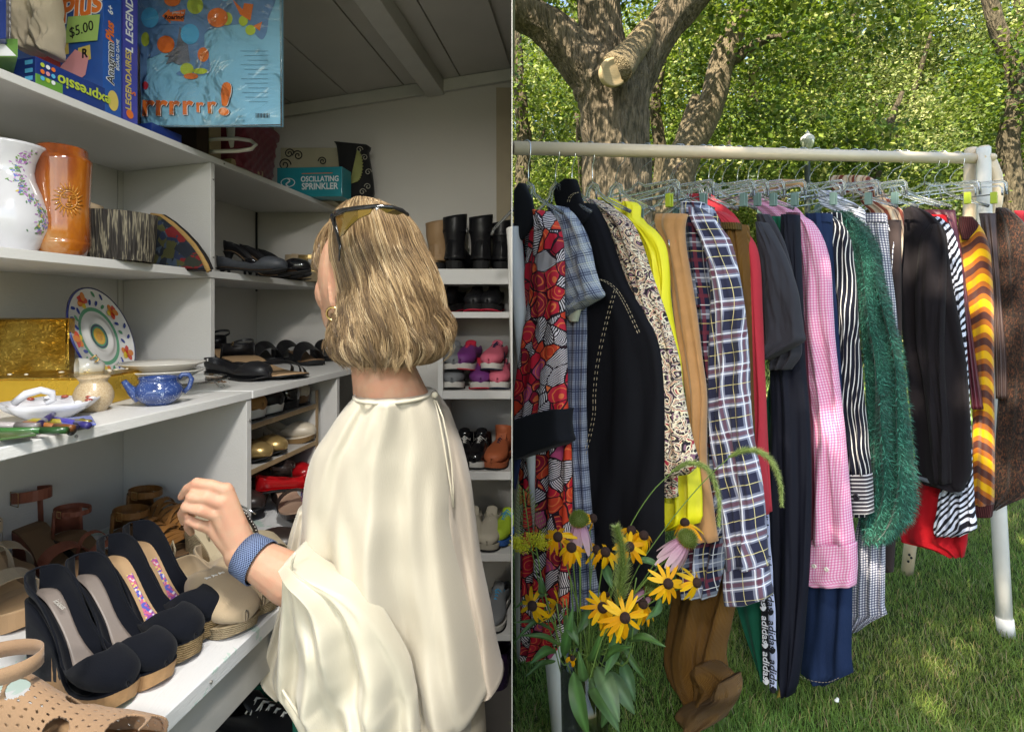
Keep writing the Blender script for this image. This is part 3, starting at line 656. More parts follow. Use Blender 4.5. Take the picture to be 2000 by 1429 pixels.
# red abstract print
def redprint():
    n = NT('red_abstract_print'); tc = n.new('ShaderNodeTexCoord'); v = n.coord(src=tc.outputs['UV']); wv = n.noise(v, 16, 3)
    q = n.new('ShaderNodeVectorMath', operation='ADD'); n.put(q.inputs[0], v); cm = n.new('ShaderNodeCombineXYZ'); n.put(cm.inputs[0], n.m_('MULTIPLY', wv, .03)); n.put(cm.inputs[1], n.m_('MULTIPLY', n.noise(v, 11, 2), .03)); n.put(q.inputs[1], cm.outputs[0]); v2 = q.outputs[0]
    vo = n.vor(v2, 22); sep = n.new('ShaderNodeSeparateColor'); n.put(sep.inputs[0], vo.outputs['Color'])
    base = n.ramp(sep.outputs[0], [(0,(.52,.012,.03)),(.38,(.62,.05,.02)),(.62,(.30,.01,.03)),(.78,(.45,.06,.16)),(.9,(.55,.02,.04))], 'CONSTANT')
    ang = n.new('ShaderNodeVectorRotate'); n.put(ang.inputs['Vector'], v2); n.put(ang.inputs['Angle'], n.m_('MULTIPLY', sep.outputs[1], 6.28)); sx = n.new('ShaderNodeSeparateXYZ'); n.put(sx.inputs[0], ang.outputs[0])
    st = n.m_('GREATER_THAN', n.m_('SINE', n.m_('MULTIPLY', n.m_('ADD', sx.outputs[0], n.m_('MULTIPLY', wv, .012)), 1100)), .1)
    pick = n.m_('GREATER_THAN', sep.outputs[2], .68)
    col = n.mix(pick, base, n.mix(st, (.012,.008,.01), (.72,.62,.62)))
    ring = n.m_('LESS_THAN', n.m_('ABSOLUTE', n.m_('SUBTRACT', n.m_('FRACT', n.m_('MULTIPLY', vo.outputs['Distance'], 4.2)), .5)), .10)
    col = n.mix(n.m_('MULTIPLY', ring, n.m_('LESS_THAN', sep.outputs[2], .5)), col, (.75,.16,.05))
    e = n.vor(v2, 22, 'DISTANCE_TO_EDGE').outputs[0]; col = n.mix(n.m_('LESS_THAN', e, .035), col, (.02,.006,.01)); weave(n)
    return n.fin(col, .7, spec=.2)
M_redp = redprint()
def paisley():
    n = NT('paisley_print'); tc = n.new('ShaderNodeTexCoord'); v = n.coord(src=tc.outputs['UV']); wv = n.noise(v, 24, 3, .5, .5)
    q = n.new('ShaderNodeVectorMath', operation='ADD'); n.put(q.inputs[0], v); cm = n.new('ShaderNodeCombineXYZ'); n.put(cm.inputs[0], n.m_('MULTIPLY', wv, .035)); n.put(cm.inputs[1], n.m_('MULTIPLY', n.noise(v, 17, 2), .035)); n.put(q.inputs[1], cm.outputs[0]); v2 = q.outputs[0]
    vo = n.vor(v2, 26); d = n.m_('FRACT', n.m_('MULTIPLY_ADD', vo.outputs['Distance'], 3.2, n.m_('MULTIPLY', wv, .8)))
    col = n.ramp(d, [(0,(.015,.012,.018)),(.22,(.72,.60,.38)),(.38,(.34,.03,.05)),(.5,(.62,.48,.34)),(.62,(.02,.018,.022)),(.74,(.66,.56,.40)),(.86,(.20,.10,.14))], 'CONSTANT')
    v3 = n.vor(v2, 90); col = n.mix(n.m_('LESS_THAN', v3.outputs['Distance'], .28), col, (.03,.02,.02)); v4 = n.vor(v2, 60); col = n.mix(n.m_('LESS_THAN', n.m_('ABSOLUTE', n.m_('SUBTRACT', v4.outputs['Distance'], .42)), .05), col, (.72,.64,.48))
    weave(n); return n.fin(col, .7, spec=.2)
M_pais = paisley()
def zebra():
    n = NT('zebra_print'); tc = n.new('ShaderNodeTexCoord'); v = n.coord(src=tc.outputs['UV'], rot=(0,0,.6)); q = n.noise(v, 9, 2, .4, .3)
    x = n.new('ShaderNodeSeparateXYZ'); n.put(x.inputs[0], v)
    s = n.m_('SINE', n.m_('MULTIPLY_ADD', x.outputs[1], 260, n.m_('MULTIPLY', q, 22)))
    col = n.mix(n.m_('GREATER_THAN', s, .05), (.64,.68,.80), (.010,.010,.016)); weave(n); return n.fin(col, .7, spec=.2)
M_zeb = zebra()
def chevron():
    n = NT('flame_knit'); tc = n.new('ShaderNodeTexCoord'); U, V_ = n.uv()
    z = n.m_('MULTIPLY', n.m_('SINE', n.m_('MULTIPLY_ADD', U, 2*pi/.12, n.m_('MULTIPLY', V_, 3.0))), .020)
    k = n.m_('MULTIPLY', n.m_('FLOOR', n.m_('MULTIPLY', U, 330)), 1/330); jag = n.m_('MULTIPLY', n.m_('SINE', n.m_('MULTIPLY', k, 4000)), .0022)
    w_ = n.m_('FRACT', n.m_('DIVIDE', n.m_('ADD', n.m_('SUBTRACT', V_, z), jag), .088))
    col = n.ramp(w_, [(0,(.075,.022,.016)),(.28,(.36,.10,.012)),(.50,(.66,.36,.008)),(.80,(.36,.10,.012))], 'CONSTANT')
    kn = n.m_('MULTIPLY', n.m_('SINE', n.m_('MULTIPLY', U, 2100)), n.m_('SINE', n.m_('MULTIPLY', V_, 1500)))
    n.bump(kn, .5, .0015); return n.fin(col, .95, spec=.05, sheen=.3)
M_chev = chevron()
def ribs(name, rgb, per=.0042, rough=.95, axis=0, st=.9, dark=.55):
    n = NT(name); U, V_ = n.uv(); s = n.m_('SINE', n.m_('MULTIPLY', U if axis == 0 else V_, 2*pi/per)); c = n.coord(); f = n.noise(c, 9, 4)
    col = n.mix(n.m_('MULTIPLY_ADD', s, .25, n.m_('MULTIPLY_ADD', f, .8, -.1)), tuple(v*dark for v in rgb), tuple(v*1.25 for v in rgb)); n.bump(s, st, .0012)
    return n.fin(col, rough, spec=.08, sheen=.06)
M_cord = ribs('brown_corduroy', (.20,.092,.018)); M_cordo = ribs('olive_corduroy', (.12,.075,.022), .007); M_ribm = ribs('ribbed_maroon', (.07,.02,.022), .006); M_gath = ribs('gathered_green', (.010,.13,.075), .02, .8)
def tweed():
    n = NT('dark_tweed'); c = n.coord(scale=(1,1,.3)); a = n.noise(c, 260, 2, .7); b_ = n.noise(n.coord(scale=(.3,.3,1)), 240, 2, .7); g = n.noise(n.coord(), 7, 3)
    col = n.ramp(a, [(.40,(.012,.010,.010)),(.55,(.03,.018,.014)),(.64,(.12,.04,.02)),(.70,(.02,.035,.03))]); col = n.mix(n.m_('GREATER_THAN', b_, .60), col, (.045,.028,.018)); n.bump(a, .7, .002)
    return n.fin(col, .95, spec=.05, sheen=.2)
M_tweed = tweed()
def denim(name, rgb):
    n = NT(name); c = n.coord(); t_ = n.noise(n.coord(scale=(1,1,.12)), 420, 2, .7); g = n.noise(c, 6, 4); f = n.ramp(g, [(.35,(0,0,0)),(.7,(1,1,1))])
    col = n.mix(n.m_('MULTIPLY', f, .5), rgb, tuple(v*2.2+.01 for v in rgb)); col = n.mix(n.m_('MULTIPLY', t_, .5), col, (.03,.045,.09)); n.bump(t_, .4, .001); return n.fin(col, .85, spec=.1)
M_jean = denim('blue_denim', (.005,.016,.052))
M_stitch = mat('cream_thread', (.55,.45,.3), .8); M_btn = mat('button_plastic', (.75,.68,.6), .3, spec=.5); M_btnd = mat('dark_button', (.02,.02,.025), .25, spec=.6)
M_steel = mat('steel_wire', (.62,.64,.66), .22, metal=1, var=.05, bump=0)
n = NT('clear_plastic'); n.b.inputs['IOR'].default_value = 1.42; M_clear = n.fin((.86,.90,.93), .08, trans=.93, spec=.6)
n = NT('clear_glass'); n.b.inputs['IOR'].default_value = 1.45; M_glass = n.fin((.93,.96,.96), .02, trans=1, spec=.5)
M_clip = mat('green_clip', (.45,.55,.05), .4); M_clipg = mat('grey_green_clip', (.16,.26,.24), .35); M_hwood = mat('hanger_wood', (.45,.27,.13), .5)
# ------------------------------------------------------------------ leaning frames
LEAN = .10
class GF(Frame):
    def w(s, a, z, n=0.0):
        P = s.A+a*s.u+n*s.n; f = 1-LEAN*max(0, (1.5-z)); return Vector((max(.005, P.x*f), P.y*f, ZC+(z-ZC)*f))
TH = 34
def gf(px, th=TH): return GF(px, db(px), th)
def garment(name, label, cat, px, th=TH):
    t = thing(name, label, cat, tuple(W(px, 420, db(px))), group=None); t['group'] = 'garments on the rail'; return t, gf(px, th)
def onsurf(fr, L, n): return [fr.wp(x, y, n) for x, y in L]
def buttons(fr, pts, n, m, par, r=.006):
    for x, y in pts:
        b = MB(); P = fr.wp(x, y, n); N = Vector((fr.n.x, fr.n.y, 0)); Mx = basis(Vector((0,0,0)), N.orthogonal(), N.cross(N.orthogonal())).to_3x3()
        if (Mx @ Vector((0,0,1))).dot(N) < 0: Mx = Mx @ Matrix.Rotation(pi, 3, 'X')
        b.lathe([(0,.0025),(r*.28,.0008),(r*.5,.0028),(r*.8,.0032),(r,.0018),(r,-.001)], P, 14, M=Mx); b.o('button', m, par, world=True)
def dashes(fr, L, n, m, par, name='stitching', r=.0007, dash=.006, gap=.003, offs=(0,)):
    b = MB()
    keys = [(i, x, y) for i, (x, y) in enumerate(L)]
    for o_ in offs:
        pts = [interp(keys, (len(L)-1)*i/80) for i in range(81)]; P = [fr.wp(x+o_, y, n(x, y) if callable(n) else n) for x, y in pts]; acc = 0; i = 0; seg = [P[0]]; on = True
        for a, c in zip(P, P[1:]):
            acc += (c-a).length
            if on: seg.append(c)
            if acc > (dash if on else gap):
                if on and len(seg) > 1: b.tube(seg, r, k=4)
                on = not on; acc = 0; seg = [c]
    if b.v: b.o(name, m, par, world=True)
# 1 red printed shirt
t, f = garment('printed_shirt', 'red abstract print shirt with black pointed collar and black cuff, first on the rail', 'shirt', 1030)
loft('body', f, [(412,1002,1058),(470,1000,1070),(700,998,1085),(900,1000,1100),(1100,1000,1098),(1250,1000,1085),(1292,1001,1060)], M_redp, t, .02, [(.010,4,.1,.3,0),(.004,9,.3,0,0)], off=-.03)
loft('sleeve', f, [(412,1060,1070),(425,1055,1084),(450,1050,1096),(500,1042,1104),(600,1036,1106),(700,1026,1110),(760,1018,1111),(826,1001,1114)], M_redp, t, .032, [(.006,3,.2,.8,0),(.003,7,.1,-.4,0)], off=.01, wr=.012)
loft('cuff', f, [(797,1096,1113),(808,1052,1114),(826,1006,1115),(845,1004,1117),(862,1016,1118),(878,1024,1072),(893,1029,1034)], M_black, t, .040, off=.012, nv=24, profile=5)
loft('collar', f, [(361,1036,1044),(385,1018,1056),(405,1006,1062),(430,1004,1066),(452,1010,1055),(480,1012,1032),(502,1015,1020)], M_black, t, .012, off=.035, nv=24)
loft('collar', f, [(385,1003,1014),(420,1003,1012),(480,1003,1022),(500,1012,1016)], M_black, t, .008, off=.02, nv=16)
loft('placket', f, [(470,1008,1030),(520,1012,1026),(560,1014,1022)], M_black, t, .006, off=.02, nv=12)
# navy piece at the left edge
t, f = garment('navy_garment', 'dark navy garment showing only at the left end of the rail', 'garment', 1012)
loft('body', f, [(820,1002,1012),(860,1001,1018),(900,1001,1016),(955,1001,1005)], M_navy, t, .01)
# 2 blue grey plaid
t, f = garment('plaid_shirt', 'blue grey checked short sleeved shirt beside the red printed shirt', 'shirt', 1083)
loft('body', f, [(405,1078,1110),(440,1072,1128),(600,1080,1140),(800,1085,1140),(1000,1100,1150),(1192,1110,1172)], M_bluepd, t, .02, [(.008,4,.1,.4,0)], off=-.01)
loft('sleeve', f, [(404,1092,1106),(415,1088,1126),(440,1088,1146),(470,1092,1160),(520,1102,1171),(560,1112,1183),(578,1117,1190),(592,1118,1166),(606,1119,1142),(618,1120,1126)], M_blueplaid, t, .030, [(.004,2,.2,.7,0)], off=.022, wr=.01)
loft('cuff_lining', f, [(604,1121,1144),(618,1120,1140),(628,1126,1137)], mat('pale_lining', (.42,.44,.34), .8), t, .012, off=.018, nv=10)
# 3 black denim jacket
t, f = garment('denim_jacket', 'long black denim jacket with pale contrast stitching', 'jacket', 1115)
loft('body', f, [(398,1102,1160),(425,1108,1178),(460,1110,1192),(520,1112,1212),(560,1112,1228),(620,1112,1262),(660,1110,1282),(720,1106,1293),(800,1100,1298),(900,1095,1298),(1000,1085,1297),(1090,1077,1297),(1180,1080,1292)], M_denimb, t, .035, [(.009,3,.1,.5,0),(.003,8,.3,.2,0)], wr=.012)
loft('collar', f, [(353,1122,1140),(368,1102,1146),(385,1100,1150),(405,1106,1158),(424,1136,1168),(440,1140,1160)], M_denimb, t, .018, off=.03, nv=20)
dashes(f, [(1186,545),(1206,551),(1226,566),(1243,592),(1258,622),(1272,652)], .047, M_stitch, t, offs=(0,5)); dashes(f, [(1225,568),(1212,612),(1200,660),(1189,715),(1184,765),(1183,805),(1174,850),(1160,900),(1148,950),(1139,992)], .048, M_stitch, t, offs=(0,5))
dashes(f, [(1134,398),(1138,388),(1146,382),(1156,380)], .05, M_stitch, t, offs=(0,4))
# 4 paisley
t, f = garment('paisley_shirt', 'cream, black and red paisley patterned shirt with long bell sleeve', 'shirt', 1152)
loft('body', f, [(396,1165,1185),(440,1170,1215),(600,1190,1262),(800,1200,1300),(930,1250,1316),(972,1298,1315)], M_pais, t, .015, [(.006,4,.1,.3,0)], off=-.015)
loft('sleeve', f, [(392,1170,1180),(404,1172,1200),(420,1182,1226),(440,1196,1246),(480,1212,1264),(540,1240,1282),(600,1260,1302),(700,1284,1334),(760,1296,1341),(820,1296,1352),(870,1294,1364),(905,1293,1372),(924,1300,1352)], M_pais, t, .03, [(.005,3,.2,.6,0)], off=.02, wr=.014)
# 5 yellow
t, f = garment('yellow_blouse', 'bright yellow satin blouse next to the paisley shirt', 'blouse', 1198)
loft('body', f, [(386,1160,1190),(400,1165,1215),(440,1180,1262),(600,1230,1296),(800,1270,1330),(900,1290,1356),(960,1296,1363),(1004,1295,1364),(1022,1294,1361),(1036,1295,1312)], M_yellow, t, .02, [(.010,3,.2,.5,0),(.004,7,.1,-.5,0)], off=-.012, wr=.012)
loft('sleeve', f, [(396,1232,1246),(404,1226,1256),(418,1230,1256),(430,1236,1258),(448,1246,1284),(475,1262,1304),(510,1276,1311),(600,1292,1314),(700,1308,1332),(760,1318,1336)], M_yellow, t, .026, [(.006,2,.2,.6,0)], off=.015, wr=.012)
# 6 tan trousers
t, f = garment('suede_trousers', 'tan suede trousers with a zip hanging by the waist', 'trousers', 1238)
loft('leg', f, [(418,1284,1343),(440,1282,1338),(470,1300,1338),(500,1308,1342),(600,1320,1358),(700,1332,1370),(770,1345,1379),(900,1355,1379),(980,1345,1392),(1022,1300,1398),(1056,1362,1402)], M_tan, t, .022, [(.007,2,.1,.4,0)], off=.0, wr=.006)
m = MB(); m.tube(onsurf(f, [(1320,470),(1321,485)], .030), .0022, k=6); m.o('zip', M_steel, t, world=True)
# 7 flannel
t, f = garment('flannel_shirt', 'navy, white and yellow plaid flannel shirt with long sleeve', 'shirt', 1288)
loft('body', f, [(394,1330,1368),(412,1328,1392),(450,1332,1404),(520,1340,1412),(600,1352,1424),(700,1362,1428),(800,1372,1436),(950,1378,1440),(1040,1330,1420),(1120,1326,1405),(1166,1332,1392)], M_flan, t, .028, [(.012,3,.1,.5,0),(.004,8,.3,0,0)], off=-.01, wr=.01)
loft('sleeve', f, [(408,1366,1378),(425,1362,1398),(445,1370,1414),(470,1382,1432),(520,1398,1445),(600,1400,1461),(700,1397,1471),(800,1397,1474),(860,1402,1480),(920,1410,1491),(1000,1420,1500),(1060,1430,1504),(1104,1431,1506)], M_flanl, t, .036, [(.008,2,.2,.6,0),(.004,5,.1,.9,0)], off=.02, wr=.018)
loft('cuff', f, [(1102,1431,1508),(1130,1430,1511),(1160,1431,1513),(1172,1434,1480)], M_flanl, t, .034, off=.024, nv=16, profile=4)
loft('pocket', f, [(545,1348,1374),(600,1352,1382)], M_flan, t, .004, off=.022, nv=8, profile=6)
# 8 brown corduroys
t, f = garment('corduroy_trousers', 'brown corduroy trousers with the hem crumpled on the grass', 'trousers', 1342)
loft('leg', f, [(438,1410,1450),(470,1420,1452),(530,1425,1456),(700,1420,1462),(900,1390,1465),(1050,1345,1450),(1160,1312,1432),(1230,1298,1418),(1280,1291,1408),(1312,1294,1412),(1340,1306,1412),(1372,1330,1414),(1392,1350,1416),(1405,1368,1408)], M_cord, t, .045, [(.013,2,.15,.4,0),(.006,5,.3,.7,0)], off=-.02, wr=.02)
loft('leg', f, [(1283,1386,1398),(1298,1372,1425),(1312,1370,1444),(1326,1372,1456),(1345,1372,1456),(1370,1366,1438),(1392,1352,1424),(1406,1364,1402)], M_cord, t, .05, [(.010,2,.2,.8,0)], off=.03, wr=.018, nv=28)
loft('turn_up', f, [(1310,1440,1452),(1326,1428,1458),(1345,1412,1459),(1362,1360,1452),(1378,1346,1440),(1392,1350,1428),(1404,1362,1408),(1411,1372,1390)], ribs('corduroy_turn_up', (.22,.115,.04), .0042), t, .055, [(.006,2,.1,.3,0)], off=.045, wr=.012, nv=24)
loft('waistband', f, [(436,1408,1450),(450,1410,1451)], M_cordo, t, .028, off=.01, nv=6)
# 9 red blazer
t, f = garment('red_blazer', 'plain red long sleeved blazer behind the flannel shirt', 'blazer', 1378)
loft('body', f, [(378,1340,1385),(400,1345,1410),(430,1360,1440),(600,1420,1480),(900,1440,1498),(1000,1490,1503)], M_red, t, .015, off=-.01)
loft('sleeve', f, [(415,1405,1420),(432,1412,1448),(455,1422,1466),(480,1440,1482),(520,1450,1490),(600,1457,1494),(700,1468,1498),(800,1474,1502),(900,1478,1502),(960,1486,1504),(1003,1497,1504)], M_red, t, .028, [(.005,2,.2,.5,0)], off=.018, wr=.008)
# 10 charcoal tee
t, f = garment('charcoal_tshirt', 'washed charcoal short sleeved t-shirt on a clear hanger', 't-shirt', 1412)
loft('body', f, [(418,1476,1498),(440,1478,1512),(480,1480,1530),(560,1488,1550),(690,1500,1560),(722,1502,1540)], M_char, t, .02, [(.009,3,.1,.6,0)], off=-.012)
loft('sleeve', f, [(436,1492,1504),(455,1492,1516),(480,1494,1530),(520,1497,1549),(570,1497,1565),(620,1497,1573),(650,1497,1577),(664,1498,1579),(676,1498,1562),(690,1499,1536),(702,1499,1512)], M_char, t, .034, [(.004,2,.2,.4,0)], off=.02, wr=.014)
# 11 track trousers
t, f = garment('track_trousers', 'black track trousers with lettered white and black side bands', 'trousers', 1452)
loft('leg', f, [(420,1530,1560),(600,1525,1568),(700,1508,1572),(800,1508,1580),(900,1506,1584),(1000,1505,1585),(1100,1509,1582),(1200,1516,1574),(1280,1520,1566),(1330,1524,1558),(1354,1532,1550)], M_track, t, .030, [(.007,2,.1,.3,0),(.003,6,.1,.2,0)], off=.0, wr=.012)
Lc = [(940,1503),(1000,1507),(1060,1511),(1120,1515),(1180,1519),(1240,1521.5),(1300,1523),(1342,1523)]
def strip(name, dx, wd, m, y0, y1, n0):
    V = []; Fc = []
    for i in range(41):
        y = y0+(y1-y0)*i/40; x = interp(Lc, y)[0]+dx; 
        for e in (-wd/2, -wd/6, wd/6, wd/2): V.append(f.wp(x+e, y, n0+.002*sin(i*.7)))
        if i: 
            k = 4*i; Fc += [(k-4+j,k+j,k+j+1,k-3+j) for j in range(3)]
    return mobj(name, V, Fc, m, t, world=True, solid=.0015)
M_wband = plain('white_band', (.50,.56,.78), .7); M_bband = plain('black_band', (.008,.008,.012), .7); M_ink = mat('black_print', (.01,.01,.015), .7, bump=0); M_inkw = mat('white_print', (.75,.75,.78), .7, bump=0)
strip('side_band', 1, 14, M_wband, 945, 1338, .038); strip('side_band', -13, 14, M_bband, 1105, 1322, .036)
def vtext(s, x, y, h, m, n0, size):
    P = f.wp(x, y, n0); dn = (f.wp(x+(interp(Lc, y+10)[0]-interp(Lc, y)[0]), y+10, n0)-P).normalized(); r = f.wp(x+4, y, n0)-P
    text(s, size, m, t, basis(P, dn, r), font_sx=1.05, bold=.01)
def trefoil(x, y, m, n0, s):
    P = f.wp(x, y, n0); dn = (f.wp(x, y+10, n0)-P).normalized(); r = (f.wp(x+4, y, n0)-P).normalized(); b = MB()
    for a in (-.75, 0, .75):
        d_ = (-dn*cos(a)+r*sin(a)); e_ = d_.cross(Vector((f.n.x,f.n.y,0))); pts = [P+d_*s*(.45+.55*cos(q))+e_*s*.26*sin(q) for q in [2*pi*i/12 for i in range(12)]]
        b.prism(pts, None, Vector((f.n.x,f.n.y,0))*.0008)
    b.o('printed_mark', m, t, world=True, smooth=False)
for y in (1012, 1088, 1158, 1232, 1308): x = interp(Lc, y)[0]; vtext('adidas', x+1, y, 0, M_ink, .041, .027); trefoil(x+1, y+34, M_ink, .041, .014)
for y in (1150, 1222, 1292): x = interp(Lc, y)[0]; vtext('adidas', x-13, y, 0, M_inkw, .039, .026); trefoil(x-13, y+34, M_inkw, .039, .013)
# 12 green trousers
t, f = garment('green_trousers', 'emerald green trousers with a gathered waist', 'trousers', 1484)
loft('leg', f, [(428,1503,1548),(516,1532,1552),(700,1515,1550),(1000,1452,1520),(1160,1437,1506),(1200,1445,1508),(1260,1464,1510),(1325,1488,1506)], M_green, t, .02, [(.006,2,.1,.3,0)], off=-.0)
loft('waistband', f, [(424,1502,1548),(450,1506,1549),(480,1518,1551),(516,1532,1553)], M_gath, t, .022, off=.012, nv=20)
# 13 maroon leather trousers
t, f = garment('leather_trousers', 'dark maroon leather trousers between the green waistband and the pink gingham', 'trousers', 1512)
loft('leg', f, [(416,1540,1565),(540,1552,1566),(700,1560,1580),(900,1574,1592),(1052,1578,1592)], M_maroon, t, .018, [(.005,2,.1,.2,0)], off=.01)
# 14 pink gingham
t, f = garment('gingham_shirt', 'pink and white gingham shirt with two buttons on the cuff', 'shirt', 1532)
loft('body', f, [(385,1425,1505),(410,1480,1560),(500,1540,1600),(650,1560,1610),(740,1572,1612),(900,1590,1640)], M_pink, t, .018, [(.008,3,.1,.6,0)], off=-.008)
loft('sleeve', f, [(420,1561,1570),(432,1561,1590),(450,1561,1604),(480,1562,1618),(520,1562,1628),(600,1565,1633),(650,1568,1636),(720,1580,1643),(780,1592,1650),(840,1598,1657),(900,1592,1662),(1000,1588,1670),(1058,1583,1677)], M_pink, t, .034, [(.009,2,.25,.3,0),(.004,6,.1,.5,0)], off=.02, wr=.016)
loft('cuff', f, [(1056,1579,1679),(1100,1577,1680),(1128,1577,1679),(1138,1600,1678)], M_pink, t, .036, [(.005,2,.2,0,0)], off=.024, nv=18, profile=4)
buttons(f, [(1611,1095),(1635,1101)], .064, M_btn, t); buttons(f, [(1620,1008)], .058, M_btn, t, .0045)
# 15 jeans
t, f = garment('blue_jeans', 'dark blue jeans with the hem touching the grass', 'jeans', 1570)
loft('leg', f, [(418,1578,1624),(480,1590,1625),(700,1585,1640),(950,1585,1650),(1120,1577,1664),(1200,1574,1664),(1290,1568,1663),(1306,1566,1668),(1325,1568,1656),(1331,1590,1625)], M_jean, t, .036, [(.006,2,.1,.3,0)], off=.0, wr=.014)
dashes(f, [(1568,1308),(1600,1320),(1630,1322),(1655,1312)], .042, M_stitch, t, r=.0005); dashes(f, [(1652,1130),(1654,1200),(1653,1300)], .03, mat('rust_thread', (.12,.12,.2), .8), t, r=.0006)
loft('waistband', f, [(418,1577,1625),(436,1580,1626)], M_jean, t, .022, off=.010, nv=6)
# 16 stripes
t, f = garment('striped_shirt', 'black shirt with white vertical stripes and a buttoned cuff', 'shirt', 1602)
loft('body', f, [(415,1600,1640),(600,1630,1665),(900,1650,1690),(1010,1660,1690)], M_stripe, t, .015, off=-.01)
loft('sleeve', f, [(424,1622,1634),(440,1622,1652),(465,1623,1664),(500,1626,1671),(560,1630,1677),(650,1634,1681),(700,1636,1686),(780,1642,1693),(850,1652,1700),(924,1664,1706)], M_stripe, t, .028, [(.006,2,.2,.3,0),(.003,5,.1,.5,0)], off=.015, wr=.012)
loft('cuff', f, [(922,1664,1706),(960,1668,1708),(999,1674,1709)], M_stripeh, t, .028, off=.018, nv=12, profile=5)
buttons(f, [(1687,965)], .050, M_btnd, t, .009)
# 17 green shaggy coat
t, f = garment('shaggy_coat', 'bottle green shaggy fringed coat', 'coat', 1640)
M_fur = plain('green_fur_cloth', (.008,.060,.042), .9, .2)
b1 = loft('body', f, [(416,1636,1660),(440,1640,1688),(480,1660,1712),(540,1672,1724),(600,1680,1738),(700,1690,1759),(800,1697,1773),(900,1700,1784),(960,1698,1788),(1005,1682,1782),(1035,1684,1760),(1052,1694,1735)], M_fur, t, .045, [(.012,2,.2,.4,0),(.006,4,.3,.7,0)], off=.0, wr=.03, nv=70)
def fur(obj, N, L, wd, R, cols, parent, name='fringe', down=.6, sel=None):
    me = obj.data; me.calc_loop_triangles(); tri = me.loop_triangles; ar = [x.area for x in tri]; idx = R.choices(range(len(tri)), ar, k=N); mb = MB()
    for i in idx:
        q = tri[i]; a, c = R.random(), R.random(); 
        if a+c > 1: a, c = 1-a, 1-c
        p = me.vertices[q.vertices[0]].co*(1-a-c)+me.vertices[q.vertices[1]].co*a+me.vertices[q.vertices[2]].co*c
        if q.normal.y > .35: continue
        nrm = q.normal; l = L*R.uniform(.5,1.4); d_ = (nrm*R.uniform(.4,1)+Vector((R.gauss(0,.5),R.gauss(0,.3),-down+R.gauss(0,.4)))).normalized(); s = d_.cross(nrm+Vector((.01,.02,.03)))
        if s.length < 1e-4: continue
        s = s.normalized()*wd*R.uniform(.6,1.4); m1 = p+d_*l*.55; e = p+d_*l+Vector((R.gauss(0,.15),R.gauss(0,.1),-.25))*l; k = len(mb.v)
        mb.v += [p-s, p+s, m1+s*.8, m1-s*.8, e]; mb.f += [(k,k+1,k+2,k+3),(k+3,k+2,k+4)]; cc = R.choice(cols); u = R.uniform(.7,1.3); mb.c += [(cc[0]*u,cc[1]*u,cc[2]*u)]*5
    n = bpy.data.materials.get('fringe_fibres')
    if n is None:
        q = NT('fringe_fibres'); at = q.new('ShaderNodeVertexColor', layer_name='tint'); n = q.fin(at.outputs[0], .7, spec=.2, sheen=.2)
    o = mb.o(name, n, parent, smooth=False); o['kind'] = 'stuff'; return o
fur(b1, 26000, .013, .0009, random.Random(4), [(.010,.085,.058),(.018,.14,.095),(.006,.05,.036),(.05,.25,.18)], t)
# 18 navy white checked trousers
t, f = garment('checked_trousers', 'navy and white fine checked trousers reaching below the green coat', 'trousers', 1672)
loft('leg', f, [(420,1690,1735),(450,1692,1737),(500,1704,1740),(600,1718,1752),(700,1722,1758),(900,1712,1760),(1040,1675,1734),(1100,1672,1732),(1180,1669,1731),(1208,1669,1731),(1216,1668,1688),(1230,1668,1680)], M_houn, t, .022, [(.008,3,.1,.1,0)], off=.01)
loft('waistband', f, [(418,1690,1735),(436,1690,1736)], M_houn, t, .018, off=.018, nv=6)
t, f = garment('brown_trousers', 'dark brown trousers hanging just behind the checked trousers', 'trousers', 1700)
loft('leg', f, [(430,1735,1760),(900,1735,1760),(1040,1722,1750),(1116,1728,1745)], plain('dark_brown_cloth', (.035,.025,.025)), t, .015)
t, f = garment('sleeveless_top', 'white and navy striped sleeveless top glimpsed beside the dark jacket', 'top', 1706)
loft('body', f, [(440,1732,1745),(455,1736,1756),(475,1738,1763),(490,1740,1758),(520,1744,1754),(545,1744,1750)], M_bwst, t, .015, [(.004,2,.1,.2,0)], off=.01, nv=20)
# 20 rust striped shirt and white striped tee at the back
t, f = garment('rust_striped_shirt', 'rust, cream and brown striped shirt with its collar above the hangers', 'shirt', 1712)
loft('collar', f, [(345,1632,1700),(352,1626,1712),(368,1628,1716),(380,1640,1700)], M_rust, t, .02, off=.02, nv=14, topf=1)
loft('body', f, [(352,1682,1712),(370,1680,1722),(395,1682,1742),(415,1700,1765),(600,1735,1752),(640,1740,1750)], M_rust, t, .02, [(.004,3,.1,.2,0)], off=.0)
t, f = garment('striped_tshirt', 'white t-shirt with black stripes folded over a clear hanger', 't-shirt', 1655)
loft('body', f, [(372,1600,1622),(388,1598,1650),(400,1602,1674),(416,1630,1690),(520,1668,1690)], M_bwst, t, .016, [(.006,3,.1,.3,0)], off=-.005)
